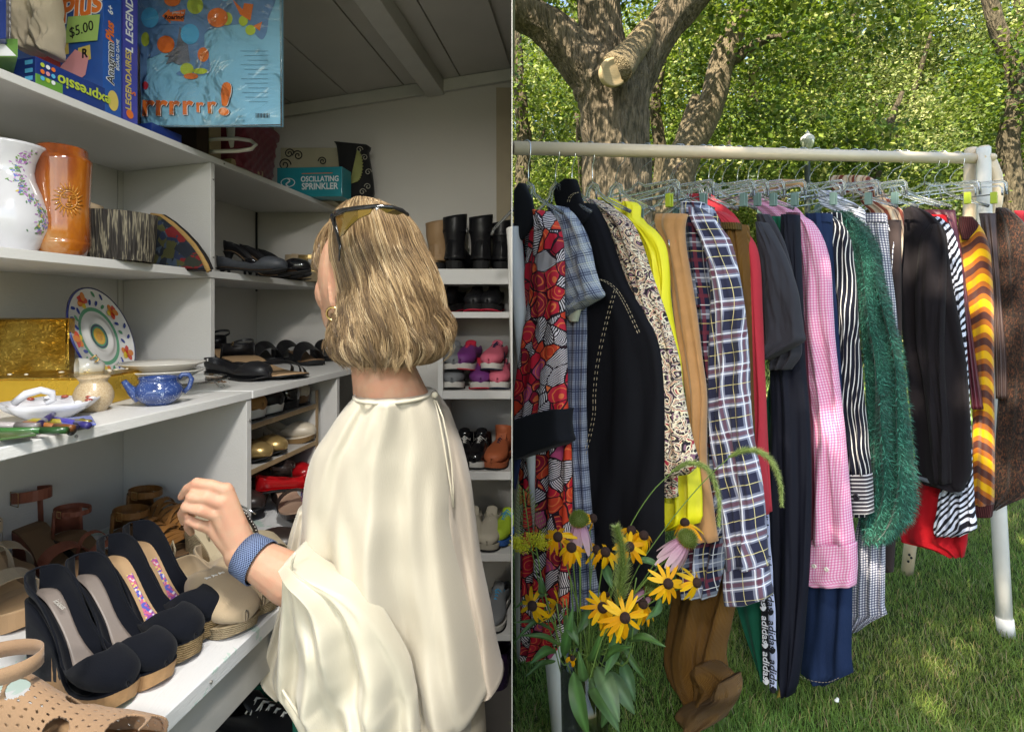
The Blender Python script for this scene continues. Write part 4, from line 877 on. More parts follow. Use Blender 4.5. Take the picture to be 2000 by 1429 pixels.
# 21 dark jacket
t, f = garment('dark_jacket', 'faded black brown jacket with a frayed grey denim hem', 'jacket', 1742, 40)
loft('body', f, [(404,1772,1792),(414,1758,1812),(430,1754,1830),(455,1750,1846),(500,1749,1852),(560,1752,1860),(620,1757,1872),(700,1766,1885),(800,1776,1893),(880,1784,1896),(928,1788,1896),(945,1800,1886),(958,1850,1882)], M_bd, t, .03, [(.008,2,.1,.3,0)], off=-.01, wr=.012)
loft('sleeve', f, [(440,1822,1840),(460,1804,1848),(500,1797,1852),(560,1792,1852),(620,1792,1850),(680,1795,1848),(740,1806,1850),(860,1820,1858),(940,1830,1862)], M_bd, t, .022, [(.006,2,.2,.8,0)], off=.022, wr=.012)
V = []; 
Lh = [(1787,929),(1800,932),(1820,938),(1845,948),(1865,957),(1881,962)]
m = MB(); m.tube([f.wp(x, y+1, .012) for x, y in Lh], .0065, k=8, flat=.5); m.o('hem', M_bdhem, t, world=True)
# 22 zebra
t, f = garment('zebra_blouse', 'white and black zebra print blouse behind the dark jacket', 'blouse', 1772, 38)
loft('body', f, [(424,1820,1836),(440,1832,1856),(465,1842,1867),(500,1848,1877),(600,1862,1884),(700,1872,1890),(800,1878,1896),(900,1880,1900),(950,1840,1903),(1000,1830,1906),(1034,1823,1908),(1045,1826,1880)], M_zeb, t, .022, [(.009,4,.1,.4,0),(.003,9,.2,0,0)], off=.005)
# 23 red skirt
t, f = garment('red_skirt', 'plain deep red skirt hanging lowest behind the zebra blouse', 'skirt', 1790, 38)
loft('body', f, [(420,1800,1850),(700,1800,1860),(945,1785,1880),(1000,1768,1890),(1058,1760,1890),(1066,1800,1888),(1086,1850,1884)], M_redd, t, .02, [(.008,3,.1,.2,0)])
# 24 maroon trousers
t, f = garment('maroon_trousers', 'maroon leather look trousers held by a grey green clip', 'trousers', 1806, 38)
loft('leg', f, [(411,1800,1868),(440,1835,1872),(480,1858,1878),(600,1878,1894),(700,1890,1908),(798,1900,1923)], M_maroon, t, .018, [(.006,3,.1,.2,0)], off=.012)
# 25 flame knit
t, f = garment('flame_cardigan', 'brown, orange and yellow flame stitch knitted cardigan', 'cardigan', 1828, 38)
loft('body', f, [(428,1872,1902),(445,1872,1918),(480,1876,1932),(520,1880,1937),(600,1888,1941),(700,1895,1941),(800,1900,1942),(900,1900,1943),(985,1902,1942)], M_chev, t, .03, [(.004,2,.1,.1,0)], off=.0)
loft('yoke', f, [(425,1878,1904),(440,1876,1916),(455,1880,1908),(470,1884,1896)], M_ribm, t, .014, off=.028, nv=12)
loft('ribbed_hem', f, [(983,1903,1942),(1008,1907,1938)], M_ribm, t, .022, off=.004, nv=8, profile=5)
# 26 brown leather skirt
t, f = garment('leather_skirt', 'dark brown leather skirt between the cardigan and the tweed coat', 'skirt', 1846, 38)
loft('body', f, [(417,1912,1946),(500,1926,1950),(600,1938,1957),(700,1942,1966),(778,1945,1968)], M_brownl, t, .018, [(.005,3,.1,.2,0)], off=.0)
# 27 tweed
t, f = garment('tweed_coat', 'dark speckled tweed coat at the right end of the rail', 'coat', 1864, 38)
loft('body', f, [(407,1946,1968),(418,1944,1984),(440,1946,2004),(500,1950,2016),(700,1952,2030),(900,1942,2034),(960,1940,2030),(975,1940,1990),(994,1941,1950)], M_tweed, t, .03, [(.006,2,.1,.2,0)], off=.0, wr=.008)
t, f = garment('crimson_top', 'crimson top barely showing past the shoulder of the tweed coat', 'top', 1878, 38)
loft('body', f, [(412,1980,2000),(440,1990,2030),(700,1995,2060)], M_red, t, .015)
# ------------------------------------------------------------------ hangers
def hanger(px, kind, lx=0, label=None, th=TH, ny=358, mat_=None):
    t = thing('clothes_hanger', label, 'hanger', tuple(barP(px)), group='hangers on the rail'); f = Frame(px, db(px), th); zb = barP(px).z
    # hook wire: over the bar and down to the neck
    zn = f.pt(px+lx, ny)[1]; P = []; a0, _ = f.pt(px, 300); sa, _ = f.pt(px+lx, ny)
    for i in range(9):
        q = radians(-60+215*i/8); P.append(f.w(a0-.0235*sin(radians(90))*cos(q), zb+.0235*sin(q)))
    P = P[::-1]
    P2 = [f.w(a0+.0235, zb-.012), f.w(a0+.021, zb-.035), f.w((a0+sa)/2+.006, (zb+zn)/2), f.w(sa, zn+.022), f.w(sa, zn-.012)]
    m = MB(); m.tube([f.w(a0-.0235*cos(radians(q)), zb+.0235*sin(radians(q))) for q in range(-40,181,20)]+P2, .0016, k=6); m.o('hook', M_steel, t, world=True)
    m = MB(); mm = mat_ or M_clear; z = zn
    if kind == 'shirt':
        m.tube([f.w(sa-.20, z-.125), f.w(sa-.19, z-.11), f.w(sa-.06, z-.055), f.w(sa-.030, z-.035), f.w(sa-.022, z-.012), f.w(sa, z), f.w(sa+.022, z-.012), f.w(sa+.030, z-.035), f.w(sa+.06, z-.058), f.w(sa+.12, z-.09), f.w(sa+.155, z-.108)], .0055, k=8, flat=.7)
        m.tube([f.w(sa-.020, z-.06), f.w(sa-.014, z-.02), f.w(sa, z-.010), f.w(sa+.014, z-.02), f.w(sa+.020, z-.06)], .003, k=6)
    elif kind == 'wood':
        m.tube([f.w(sa-.18, z-.06), f.w(sa-.07, z-.012), f.w(sa, z), f.w(sa+.05, z-.010), f.w(sa+.09, z-.022)], [.008,.013,.015,.013,.009], k=12, flat=.5)
    else:
        m.tube([f.w(sa-.15, z-.055), f.w(sa-.15, z-.022), f.w(sa-.03, z-.014), f.w(sa, z+.002), f.w(sa+.03, z-.014), f.w(sa+.15, z-.020), f.w(sa+.158, z-.028), f.w(sa+.16, z-.068)], .0045, k=6)
        m.tube([f.w(sa-.15, z-.030), f.w(sa+.14, z-.034), f.w(sa+.148, z-.045), f.w(sa+.148, z-.07)], .003, k=6); m.tube([f.w(sa-.13, z-.062), f.w(sa+.13, z-.062)], .0022, k=6)
    m.o('arms', mm, t, world=True)
    if kind == 'clip' or kind == 'clipg':
        for s_ in (-.13, .125):
            for dn in (-.006, .006):
                m = MB(); Mx = basis(Vector((0,0,0)), (f.u.x,f.u.y,0), (0,0,1)).to_3x3(); m.box(f.w(sa+s_, z-.075, dn), (.018,.04,.004), Mx); m.o('clip', M_clip if kind == 'clipg' else M_clipg, t, world=True, bevel=.001)
    return t
H = [(1027,'shirt',5,'clear hanger with steel hook in the black collar at the left end'),(1083,'shirt',2,'clear hanger in the blue grey checked shirt'),(1114,'shirt',3,'clear hanger in the black denim jacket'),(1151,'shirt',6,'clear hanger holding the paisley shirt'),
 (1211,'shirt',-8,'clear hanger holding the yellow blouse'),(1262,'clipg',-16,'clear clip hanger with a yellow green clip on the suede trousers'),(1322,'clip',-12,'clear clip hanger just left of the flannel shirt'),(1328,'shirt',-14,'clear hanger inside the flannel shirt'),
 (1370,'shirt',-12,'clear hanger in the red blazer'),(1383,'clip',1,'clear clip hanger of the brown corduroys'),(1407,'shirt',-14,'clear hanger in the charcoal t-shirt'),(1421,'clip',-10,'clear clip hanger just right of the t-shirt hanger'),(1440,'clip',0,'straight hooked clear clip hanger of the track trousers'),
 (1461,'shirt',0,'clear hanger half hidden behind the t-shirt'),(1480,'clip',0,'clear clip hanger holding the green trousers'),(1527,'wood',-5,'wooden hanger with a rounded pale shoulder'),(1566,'clip',-12,'clear clip hanger of the maroon leather trousers'),
 (1592,'shirt',-10,'clear hanger in the pink gingham shirt'),(1630,'clip',-10,'clear clip hanger of the blue jeans'),(1668,'shirt',-12,'clear hanger in the striped shirt'),(1682,'clip',-12,'clear clip hanger of the checked trousers'),(1705,'shirt',-10,'clear hanger in the rust striped shirt'),
 (1750,'shirt',-16,'clear hanger in the dark jacket'),(1765,'shirt',-10,'clear hanger in the zebra blouse'),(1820,'clipg',-14,'clear clip hanger with a striped clip on the maroon trousers'),(1838,'shirt',-12,'clear hanger in the flame stitch cardigan'),(1868,'clipg',-12,'clear clip hanger at the right end above the leather skirt')]
for px, k, lx, lab in H: hanger(px, k, lx, lab, TH if px < 1730 else 38, mat_=M_hwood if k == 'wood' else None)
# ------------------------------------------------------------------ shoes
def lerpk(keys, x): return interp(keys, x)[0]
FW = [(0,.003),(.03,.020),(.10,.031),(.25,.030),(.42,.028),(.60,.038),(.72,.043),(.84,.040),(.93,.032),(.975,.021),(.993,.011),(1,.0006)]
FWS = [(0,.003),(.03,.022),(.10,.030),(.25,.028),(.42,.027),(.60,.036),(.70,.039),(.82,.033),(.92,.020),(.98,.010),(1,.0006)]
def zprof(t, H, plat):
    if t < .12: k = 1
    elif t < .66: s = (t-.12)/.54; k = 1-(3*s*s-2*s**3)
    else: k = 0
    sp = max(0, (t-.72)/.28)
    return plat+H*k+.010*sp*sp
TS = [0,.01,.03,.06,.1,.16,.22,.29,.36,.43,.5,.56,.62,.68,.74,.80,.86,.91,.95,.98,.994,1.0]
def upper_mesh(L, H, plat, fw, hh, phim, wide=1.0, n=22, lift=0):
    V = []; Fc = []; k = n+1
    for t in TS:
        w_ = lerpk(fw, t)*L/.25*wide; h = lerpk(hh, t); ph = radians(lerpk(phim, t)); z = zprof(t, H, plat)+lift
        for i in range(k):
            a = ph*(2*i/n-1); s = sin(a); V.append((t*L, w_*(1 if s > 0 else -1)*abs(s)**.85, z+h*(1-cos(a))))
    for i in range(len(TS)-1):
        for j in range(n): Fc.append((i*k+j, (i+1)*k+j, (i+1)*k+j+1, i*k+j+1))
    sm_ = {}
    for i, t in enumerate(TS):
        if lerpk(phim, t) > 176: sm_[i*k+n] = i*k; x_, y_, z_ = V[i*k]; V[i*k] = (x_, 0, z_)
    Fc = [tuple(sm_.get(q, q) for q in f) for f in Fc]
    e_ = (len(TS)-1)*k
    if lerpk(phim, 1) > 176: Fc.append(tuple(range(e_, e_+n)))
    return V, Fc
def footbed(L, H, plat, fw, z0, th, wide=1.0, n=6, inset=0, t0=0, t1=1):
    V = []; Fc = []; ts = [t0+(t1-t0)*q for q in TS]; k = n+1
    for t in ts:
        w_ = max(.001, lerpk(fw, t)*L/.25*wide-inset); z = zprof(t, H, plat)+z0
        for i in range(k): V.append((t*L, w_*(2*i/n-1), z))
        for i in range(k): V.append((t*L, w_*(2*i/n-1), z-th))
    for i in range(len(ts)-1):
        a, b = i*2*k, (i+1)*2*k
        for j in range(n): Fc += [(a+j,b+j,b+j+1,a+j+1), (a+k+j,a+k+j+1,b+k+j+1,b+k+j)]
        Fc += [(a,a+k,b+k,b), (a+n,b+n,b+k+n,a+k+n)]
    Fc += [tuple(range(k))+tuple(range(2*k-1,k-1,-1)), tuple(range((len(ts)-1)*2*k+k-1,(len(ts)-1)*2*k-1,-1))+tuple(range((len(ts)-1)*2*k+k,(len(ts)-1)*2*k+2*k))]
    return V, Fc
def wedge_mesh(L, H, plat, fw, wide=1.0, top=0.0, t0=0.0, t1=1.0, arch=0, inset=.001, bot=None):
    V = []; Fc = []; ts = [t0+(t1-t0)*q for q in TS]; n = 6; k = n+1
    for t in ts:
        w_ = max(.001, lerpk(fw, t)*L/.25*wide-inset); z = zprof(t, H, plat)+top
        zb = arch*max(0, sin(pi*min(1, max(0, (t-.3)/.35))))+ (0.010*max(0,(t-.85)/.15)**2) + (bot(t) if bot else 0)
        for q in range(5):
            f = q/4; s = .90+.10*f
            V += [(t*L*(1-.02*(1-f))+.01*L*(1-f)*(1 if t < .1 else 0), -w_*s, zb+(z-zb)*f), (t*L*(1-.02*(1-f))+.01*L*(1-f)*(1 if t < .1 else 0), w_*s, zb+(z-zb)*f)]
    for i in range(len(ts)-1):
        a, b = i*10, (i+1)*10
        for q in range(4): Fc += [(a+2*q, b+2*q, b+2*q+2, a+2*q+2), (a+2*q+1, a+2*q+3, b+2*q+3, b+2*q+1)]
        Fc += [(a, a+1, b+1, b), (a+8, b+8, b+9, a+9)]
    e = (len(ts)-1)*10
    Fc += [(0,2,4,6,8,9,7,5,3,1), (e+1,e+3,e+5,e+7,e+9,e+8,e+6,e+4,e+2,e)]
    return V, Fc
def strap(mb, L, H, plat, fw, ta, tb, wd, h, wide=1.0, th=.0016, z0=.004, n=14, flat=.0):
    """band over the foot from station ta (left) to tb (right)"""
    P = []
    for i in range(n+1):
        a = i/n; t = ta+(tb-ta)*a; q = pi*a; w_ = lerpk(fw, t)*L/.25*wide+.001; P.append(Vector((t*L, -w_*cos(q)*(1+flat), zprof(t, H, plat)+z0-.004+h*sin(q)**.7)))
    V = []
    for i, p in enumerate(P):
        for dx, dz in ((-wd/2,0),(wd/2,0),(wd/2,-th),(-wd/2,-th)): V.append(p+Vector((dx, 0, dz+ -dx*.25)))
    mb.add(V, [(i*4+j,(i+1)*4+j,(i+1)*4+(j+1)%4,i*4+(j+1)%4) for i in range(n) for j in range(4)])
def ankle(mb, L, H, plat, h, r, wd=.010, th=.0016, tc=.17, tilt=0, sq=.8):
    k = 24; V = []
    for i in range(k):
        q = 2*pi*i/k; p = Vector((tc*L+r*cos(q)*1.15, r*sin(q)*sq, zprof(.1,H,plat)+h+tilt*cos(q)))
        for dr, dz in ((0,-wd/2),(0,wd/2),(th,wd/2),(th,-wd/2)): V.append(p+Vector((dr*cos(q), dr*sin(q), dz)))
    mb.add(V, [(i*4+j,((i+1)%k)*4+j,((i+1)%k)*4+(j+1)%4,i*4+(j+1)%4) for i in range(k) for j in range(4)])
def ropemat(name, a, b_, per=.0035):
    n = NT(name); c = n.coord(); x = n.new('ShaderNodeSeparateXYZ'); n.put(x.inputs[0], c); nz = n.noise(c, 90, 3)
    s = n.m_('SINE', n.m_('MULTIPLY_ADD', x.outputs[2], 2*pi/per, n.m_('MULTIPLY', nz, 3))); s2 = n.m_('SINE', n.m_('ADD', n.m_('MULTIPLY', x.outputs[0], 1700), n.m_('MULTIPLY', x.outputs[2], 900)))
    col = n.mix(n.m_('MULTIPLY_ADD', s, .3, n.m_('MULTIPLY', nz, .9)), b_, a); n.bump(n.m_('ADD', s, n.m_('MULTIPLY', s2, .4)), .9, .0012); return n.fin(col, .9, spec=.1)
M_rope = ropemat('jute_rope', (.42,.30,.16), (.14,.09,.04)); M_ropep = ropemat('pale_jute', (.50,.40,.26), (.26,.19,.11))
M_cork = mat('cork', (.42,.24,.11), .7, var=.35, vs=90, bump=.3); M_suedb = mat('black_suede', (.0055,.0065,.010), .92, sheen=.06, spec=.08, bump=.4, bs=700); M_ins = mat('grey_insole', (.20,.165,.145), .42, spec=.4)
M_insg = mat('gold_tan_insole', (.42,.27,.15), .4, spec=.45); M_beige = mat('beige_canvas', (.40,.30,.19), .9, var=.15, bump=.5, bs=600, sheen=.2); M_beige2 = mat('sand_canvas', (.44,.36,.24), .85, bump=.5, bs=600, sheen=.1)
M_tanl = mat('tan_leather', (.38,.235,.125), .55, bump=.3, bs=260); M_brl = mat('brown_woven_leather', (.20,.085,.022), .5, bump=.4); M_mar = mat('maroon_strap', (.20,.060,.035), .45); M_patent = mat('black_patent', (.007,.007,.009), .12, spec=.6, coat=.6, bump=0)
M_blk = mat('black_leather', (.010,.010,.012), .42, spec=.4, bump=.3); M_rub = mat('black_rubber', (.012,.012,.013), .7); M_whr = mat('white_rubber', (.62,.60,.56), .55); M_lin = mat('shoe_lining', (.10,.09,.085), .8)
M_goldl = mat('gold_leather', (.55,.38,.16), .3, metal=.7); M_whl = mat('ivory_leather', (.55,.48,.38), .35, spec=.5); M_inb = mat('brown_insole', (.16,.09,.045), .6); M_pinkc = mat('pink_mesh', (.62,.13,.19), .7); M_purp = mat('purple_mesh', (.17,.035,.19), .6)
M_redc = mat('red_mesh', (.50,.02,.05), .6); M_greyc = mat('grey_mesh', (.17,.18,.19), .7); M_orange = mat('orange_leather', (.45,.12,.05), .6); M_redl = mat('red_patent', (.42,.008,.012), .15, coat=.5, bump=0); M_sneakw = mat('cream_suede', (.46,.42,.34), .85); M_teal = mat('teal_canvas', (.01,.15,.10), .8); M_blue = mat('blue_lace', (.03,.30,.55), .6)
M_tw = mat('timber_suede', (.32,.17,.06), .8); M_floralin = None
def floral_ins():
    n = NT('floral_insole'); v = n.vor(n.coord(), 260); s = n.new('ShaderNodeSeparateColor'); n.put(s.inputs[0], v.outputs['Color'])
    return n.fin(n.ramp(s.outputs[0], [(0,(.55,.12,.22)),(.25,(.08,.10,.42)),(.45,(.62,.50,.15)),(.65,(.6,.55,.6)),(.85,(.25,.06,.3))], 'CONSTANT'), .5)
M_floralin = floral_ins()
PHP = [(0,112),(.05,106),(.10,95),(.2,84),(.35,80),(.5,76),(.62,82),(.68,108),(.74,155),(.80,180),(1,180)]
HHP = [(0,.027),(.06,.029),(.15,.029),(.35,.029),(.55,.026),(.75,.024),(.88,.019),(.97,.013),(.993,.007),(1,.004)]
def at_shelf(z, px, py): return W(px, py, -z*F/(py-HY))
def place(z, toe, heel):
    T_, H_ = at_shelf(z, *toe), at_shelf(z, *heel); d_ = T_-H_; return H_, atan2(d_.y, d_.x), d_.length
SHOES = 'shoes on the shelves'
FWP = [(a_, b_*.89) for a_, b_ in FW]
def pump(label, loc, rz, L=.235, H=.075, plat=.022, up=None, sole='wedge', sm=None, ins=None, fw=FWP, grp=SHOES, ins2=None, print_=None):
    t = thing('wedge_shoe' if sole == 'wedge' else 'court_shoe', label, 'shoe', loc, rz, grp)
    V, Fc = upper_mesh(L, H, plat, fw, HHP, PHP); mobj('upper', V, Fc, up, t, solid=.0024, sub=1)
    V, Fc = footbed(L, H, plat, fw, .0035, .001, inset=.003, t0=.02, t1=.84); mobj('insole', V, Fc, ins, t, sub=1)
    if ins2:
        V, Fc = footbed(L, H, plat, fw, .0075, .001, inset=.014, t0=.03, t1=.66); mobj('insole_pad', V, Fc, ins2, t)
    if print_: pt_ = text(print_, .011, mat('insole_print', (.5,.47,.42), .5), t, Matrix.Translation((L*.20, 0, zprof(.2,H,plat)+.0075)) @ Matrix.Rotation(radians(18),4,'Y'), font_sx=1); pt_.matrix_local = Matrix.Translation((L*.22, 0, zprof(.22,H,plat)+.0075)) @ Matrix.Rotation(radians(14),4,'Y')
    m = MB(); P = [(t_*L, 0, 0) for t_ in ()]
    if sole == 'wedge':
        V, Fc = wedge_mesh(L, H, plat, fw, top=-.0005, wide=1.03); mobj('wedge_sole', V, Fc, sm, t, smooth=False)
        V, Fc = wedge_mesh(L, H, plat, fw, top=.002, wide=1.05, t0=.035, t1=.995, bot=lambda q: plat*.62*min(1, max(0, (q-.22)/.25))+.001); mobj('wedge_cover', V, Fc, up, t)
    else:
        V, Fc = footbed(L, H, plat, fw, 0, .0035, inset=.001); mobj('sole', V, Fc, M_rub, t)
        m = MB(); zz = zprof(.06,H,plat); m.lathe([(.0045,0),(.005,zz*.4),(.009,zz*.75),(.018,zz-.001),(.02,zz+.002)], (L*.07,0,0), 14, cap0=True); m.o('heel', sm or up, t)
    # rim piping
    V, _ = upper_mesh(L, H, plat, fw, HHP, PHP); k = 23; rim = [V[i*k] for i in range(13)]+[V[i*k+22] for i in range(12,-1,-1)]
    m = MB(); m.tube(rim, .0016, k=6, closed=True); m.o('piping', up, t)
    return t
def sandal(label, loc, rz, L=.24, H=.06, plat=.02, straps=(), sm=None, ins=None, st=None, anklep=None, fw=FW, wide=1.0, grp=SHOES, wedge=True, arch=0, name='sandal', buckle=True):
    t = thing(name, label, 'sandal', loc, rz, grp)
    if wedge: V, Fc = wedge_mesh(L, H, plat, fw, wide, arch=arch); mobj('sole', V, Fc, sm, t, smooth=False)
    else:
        V, Fc = footbed(L, H, plat, fw, 0, .004, wide); mobj('sole', V, Fc, sm, t, smooth=False)
        zz = zprof(.06,H,plat); m = MB(); m.lathe([(.006,0),(.007,zz*.5),(.012,zz*.8),(.019,zz)], (L*.08,0,0), 12, cap0=True); m.o('heel', sm, t)
    V, Fc = footbed(L, H, plat, fw, .0036, .0036, wide, inset=.0015); mobj('footbed', V, Fc, ins, t, smooth=False, bevel=.001)
    for (ta, tb, wd, h) in straps:
        m = MB(); strap(m, L, H, plat, fw, ta, tb, wd, h, wide); m.o('strap', st, t, bevel=.0006)
    if anklep:
        h, r, wd = anklep[:3]; m = MB(); ankle(m, L, H, plat, h, r, wd, tilt=anklep[3] if len(anklep) > 3 else 0); m.o('ankle_strap', st, t, bevel=.0005)
        # heel counter
        V = []; Fc = []; n = 10
        for i in range(n+1):
            q = pi*.5+pi*i/n; w_ = .031*L/.25*wide
            for e in (0, 1): V.append((.11*L+w_*1.15*cos(q)*(1-.1*e), w_*sin(q)*(1-.08*e), zprof(.05,H,plat)+.002+e*(h*.9)))
        Fc = [(2*i, 2*i+2, 2*i+3, 2*i+1) for i in range(n)]; mobj('heel_counter', V, Fc, st, t, solid=.0018)
        if buckle:
            m = MB(); c0 = Vector((.17*L+.2*r, -r*.80-.002, zprof(.1,H,plat)+h)); q = wd*.62
            m.tube([c0+Vector((-q,0,-q)), c0+Vector((q,0,-q)), c0+Vector((q,0,q)), c0+Vector((-q,0,q))], .0009, k=5, closed=True); m.o('buckle', M_goldl, t)
    return t
HHS = [(0,.026),(.05,.034),(.15,.036),(.35,.036),(.5,.034),(.65,.030),(.8,.025),(.92,.020),(.98,.014),(1,.008)]
PHS = [(0,128),(.08,122),(.2,112),(.34,122),(.42,150),(.50,180),(1,180)]
def sneaker(label, loc, rz, L=.26, up=None, sm=None, lace=None, toe=None, side=None, high=0, grp=SHOES, name='sneaker', up2=None, rot=None, nl=5, stripe=None):
    t = thing(name, label, 'shoe', loc, rz, grp, rot=rot); fw = FW; H, plat = .010, .020
    V, Fc = upper_mesh(L, H, plat, fw, HHS, PHS, 1.0); mobj('upper', V, Fc, up, t, solid=.003, sub=1)
    V, Fc = wedge_mesh(L, H, plat-.003, fw, 1.06, top=.006); mobj('sole', V, Fc, sm, t, smooth=False, bevel=.002)
    V, Fc = footbed(L, H, plat-.006, fw, -.012, .004, 1.05); mobj('outsole', V, Fc, toe or M_rub, t)
    V, Fc = footbed(L, H, plat, fw, .006, .002, inset=.006, t0=.03, t1=.6); mobj('insole', V, Fc, M_lin, t)
    # tongue and collar
    V = []; Fc = []
    for i in range(7):
        a = i/6; x = L*(.56-.24*a); z = .058+.052*a+high*.3*a
        for j in range(5): b_ = j/4*2-1; V.append((x, .020*b_*(1+.15*a), z-.008*b_*b_))
    for i in range(6):
        for j in range(4): Fc.append((i*5+j, i*5+j+1, i*5+j+6, i*5+j+5))
    mobj('tongue', V, Fc, up2 or up, t, solid=.005, sub=1)
    if high:
        m = MB(); pr = []
        V = []; k = 20
        for i in range(6):
            a = i/5
            for j in range(k):
                q = 2*pi*j/k; V.append((L*(.20+.0*a)+.052*cos(q)*(1-.1*a)+.008*a, .034*sin(q), .045+a*high+.012*cos(q)*a))
        mobj('shaft', V, [(i*k+j,i*k+(j+1)%k,(i+1)*k+(j+1)%k,(i+1)*k+j) for i in range(5) for j in range(k)], up, t, solid=.004)
    for i in range(nl):
        a = i/(nl-1); x = L*(.62-.24*a); z = zprof(.62-.24*a, H, plat)+2*lerpk(HHS, .62-.24*a)-.008
        m = MB(); s = .019+.004*a
        m.tube([(x+.006, -s, z-.004), (x, 0, z+.011), (x-.006, s, z-.004)], .0024, k=6, flat=.6); m.tube([(x+.006, s, z-.004), (x, 0, z+.013), (x-.006, -s, z-.004)], .0024, k=6, flat=.6); m.o('lace', lace or M_whr, t)
    if stripe:
        for q in range(3):
            for sg in (-1, 1):
                w0 = lerpk(fw, .5+.05*q)*L/.25; m = MB(); m.tube([(L*(.44+.05*q), sg*(w0*.985+.002), .034), (L*(.40+.05*q), sg*(w0*.9+.001), .062)], .0035, k=6, flat=.5); m.o('side_stripe', stripe, t)
    return t
def boot(label, loc, rz, L=.25, h=.20, up=M_blk, grp=SHOES, buckle=True, wide=1.0, top=.042, pinch=.85, name='ankle_boot'):
    t = thing(name, label, 'boot', loc, rz, grp); H, plat = .018, .016
    V, Fc = upper_mesh(L, H, plat, FW, [(q, v*1.35) for q, v in HHS], [(0,180),(.3,180),(1,180)]); mobj('foot', V, Fc, up, t, sub=1)
    V, Fc = wedge_mesh(L, H, plat-.002, FW, 1.06, top=.006, arch=.012); mobj('sole', V, Fc, M_rub, t, smooth=False, bevel=.002)
    V = []; k = 24; n = 12
    for i in range(n+1):
        a = i/n; rx = .050-.012*sin(pi*min(1,a*1.6))+(top-.045)*a*1.2; ry = .036*wide*(1-(1-pinch)*sin(pi*min(1,a*1.5)))+(top-.042)*a
        for j in range(k): q = 2*pi*j/k; V.append((L*.20+rx*cos(q)+.004*noise.noise(Vector((cos(q)*2,sin(q)*2,a*5+loc[0]*9))), ry*sin(q), .045+(h-.045)*a+.010*a*cos(q+.8)))
    mobj('shaft', V, [(i*k+j,i*k+(j+1)%k,(i+1)*k+(j+1)%k,(i+1)*k+j) for i in range(n) for j in range(k)], up, t, solid=.003)
    if buckle:
        m = MB(); kk = 24; 
        m.tube([(L*.20+.048*cos(2*pi*j/kk), (.040*wide)*sin(2*pi*j/kk), h*.72) for j in range(kk)], .008, k=6, closed=True, flat=.25, up=(0,0,1)); m.o('strap', up, t)
        m = MB(); c0 = Vector((L*.17, -.043*wide, h*.72)); m.tube([c0+Vector(q) for q in ((-.009,0,-.010),(.009,0,-.010),(.009,0,.010),(-.009,0,.010))], .0018, k=6, closed=True); m.o('buckle', mat('dull_metal', (.16,.16,.16), .4, metal=.8), t)
    return t
# --- lowest shelf
ZB = -.515
def PT(toe, heel, L): H_, rz, l = place(ZB, toe, heel); T_ = at_shelf(ZB, *toe); return T_-(T_-H_).normalized()*L, rz, l
def P2(toe, heel): H_, rz, l = place(ZB, toe, heel); return H_, rz, l
for toe, heel, lab in [((250,1386),(92,1305),'black suede wedge shoe with cork platform, nearest the chipped shelf edge'),((325,1343),(165,1268),'black suede wedge shoe with cork platform, second from the shelf edge')]:
    H_, rz, l = PT(toe, heel, .222); pump(lab, H_, rz, L=.222, H=.084, plat=.020, up=M_suedb, sm=M_cork, ins=M_blk, ins2=M_ins, grp='black wedge shoes', print_='fergalicious' if toe[0] == 250 else None)
for toe, heel, lab in [((382,1294),(215,1225),'black wedge shoe with rope platform, gold lining and flowery insole, next to the cork pair'),((423,1250),(262,1188),'black wedge shoe with rope platform, beside the beige slip-on')]:
    H_, rz, l = PT(toe, heel, .225); t = pump(lab, H_, rz, L=.225, H=.086, plat=.026, up=M_suedb, sm=M_rope, ins=M_insg, grp='black wedge shoes')
    V, Fc = footbed(.225, .086, .026, FWP, .0048, .001, inset=.019, t0=.28, t1=.62); mobj('insole_print', V, Fc, M_floralin, t)
def slipon(label, loc, rz, L):
    t = thing('slip_on_shoe', label, 'shoe', loc, rz, 'beige slip-on shoes'); H, plat = .006, .018
    hh = [(0,.020),(.06,.026),(.2,.026),(.4,.028),(.55,.029),(.7,.026),(.85,.020),(.95,.014),(1,.008)]; ph = [(0,120),(.1,112),(.25,100),(.38,104),(.46,130),(.52,176),(1,180)]
    V, Fc = upper_mesh(L, H, plat, FW, hh, ph, .98); mobj('upper', V, Fc, M_beige, t, solid=.003, sub=1)
    V, Fc = wedge_mesh(L, H, plat-.001, FW, 1.03, top=.001); mobj('rope_sole', V, Fc, M_ropep, t, smooth=False, bevel=.001)
    V, Fc = footbed(L, H, plat, FW, .004, .001, inset=.004, t1=.6); mobj('insole', V, Fc, M_beige2, t)
    m = MB(); m.tube([(.004,0,.062),(-.004,0,.076),(.006,0,.090),(.014,0,.078),(.010,0,.062)], .0035, k=6, flat=.4); m.o('pull_tab', M_beige2, t)
    for i in range(3):
        m = MB(); x = L*.64; y = -.014+.011*i
        m.tube([(x-.003,y-.004,plat+.0565),(x+.003,y+.004,plat+.0565)], .0011, k=5); m.tube([(x-.003,y+.004,plat+.0565),(x+.003,y-.004,plat+.0565)], .0011, k=5); m.o('cross_stitch', M_whr, t)
    return t
H_, rz, l = P2((473,1240),(335,1150)); slipon('beige canvas slip-on with jute sole, nearer one of the pair', H_, rz, l*1.05)
H_, rz, l = P2((508,1208),(405,1112)); slipon('beige canvas slip-on with jute sole, behind its mate under the hand', H_, rz, l*1.05)
H_, rz, l = P2((522,1164),(385,1080)); sandal('sand coloured wedge mule with striped jute heel below the wrist', H_, rz, L=l*1.05, H=.055, plat=.022, straps=[(.62,.74,.050,.042)], sm=M_ropep, ins=M_beige2, st=M_beige2, grp='sandals on the lowest shelf', name='wedge_mule')
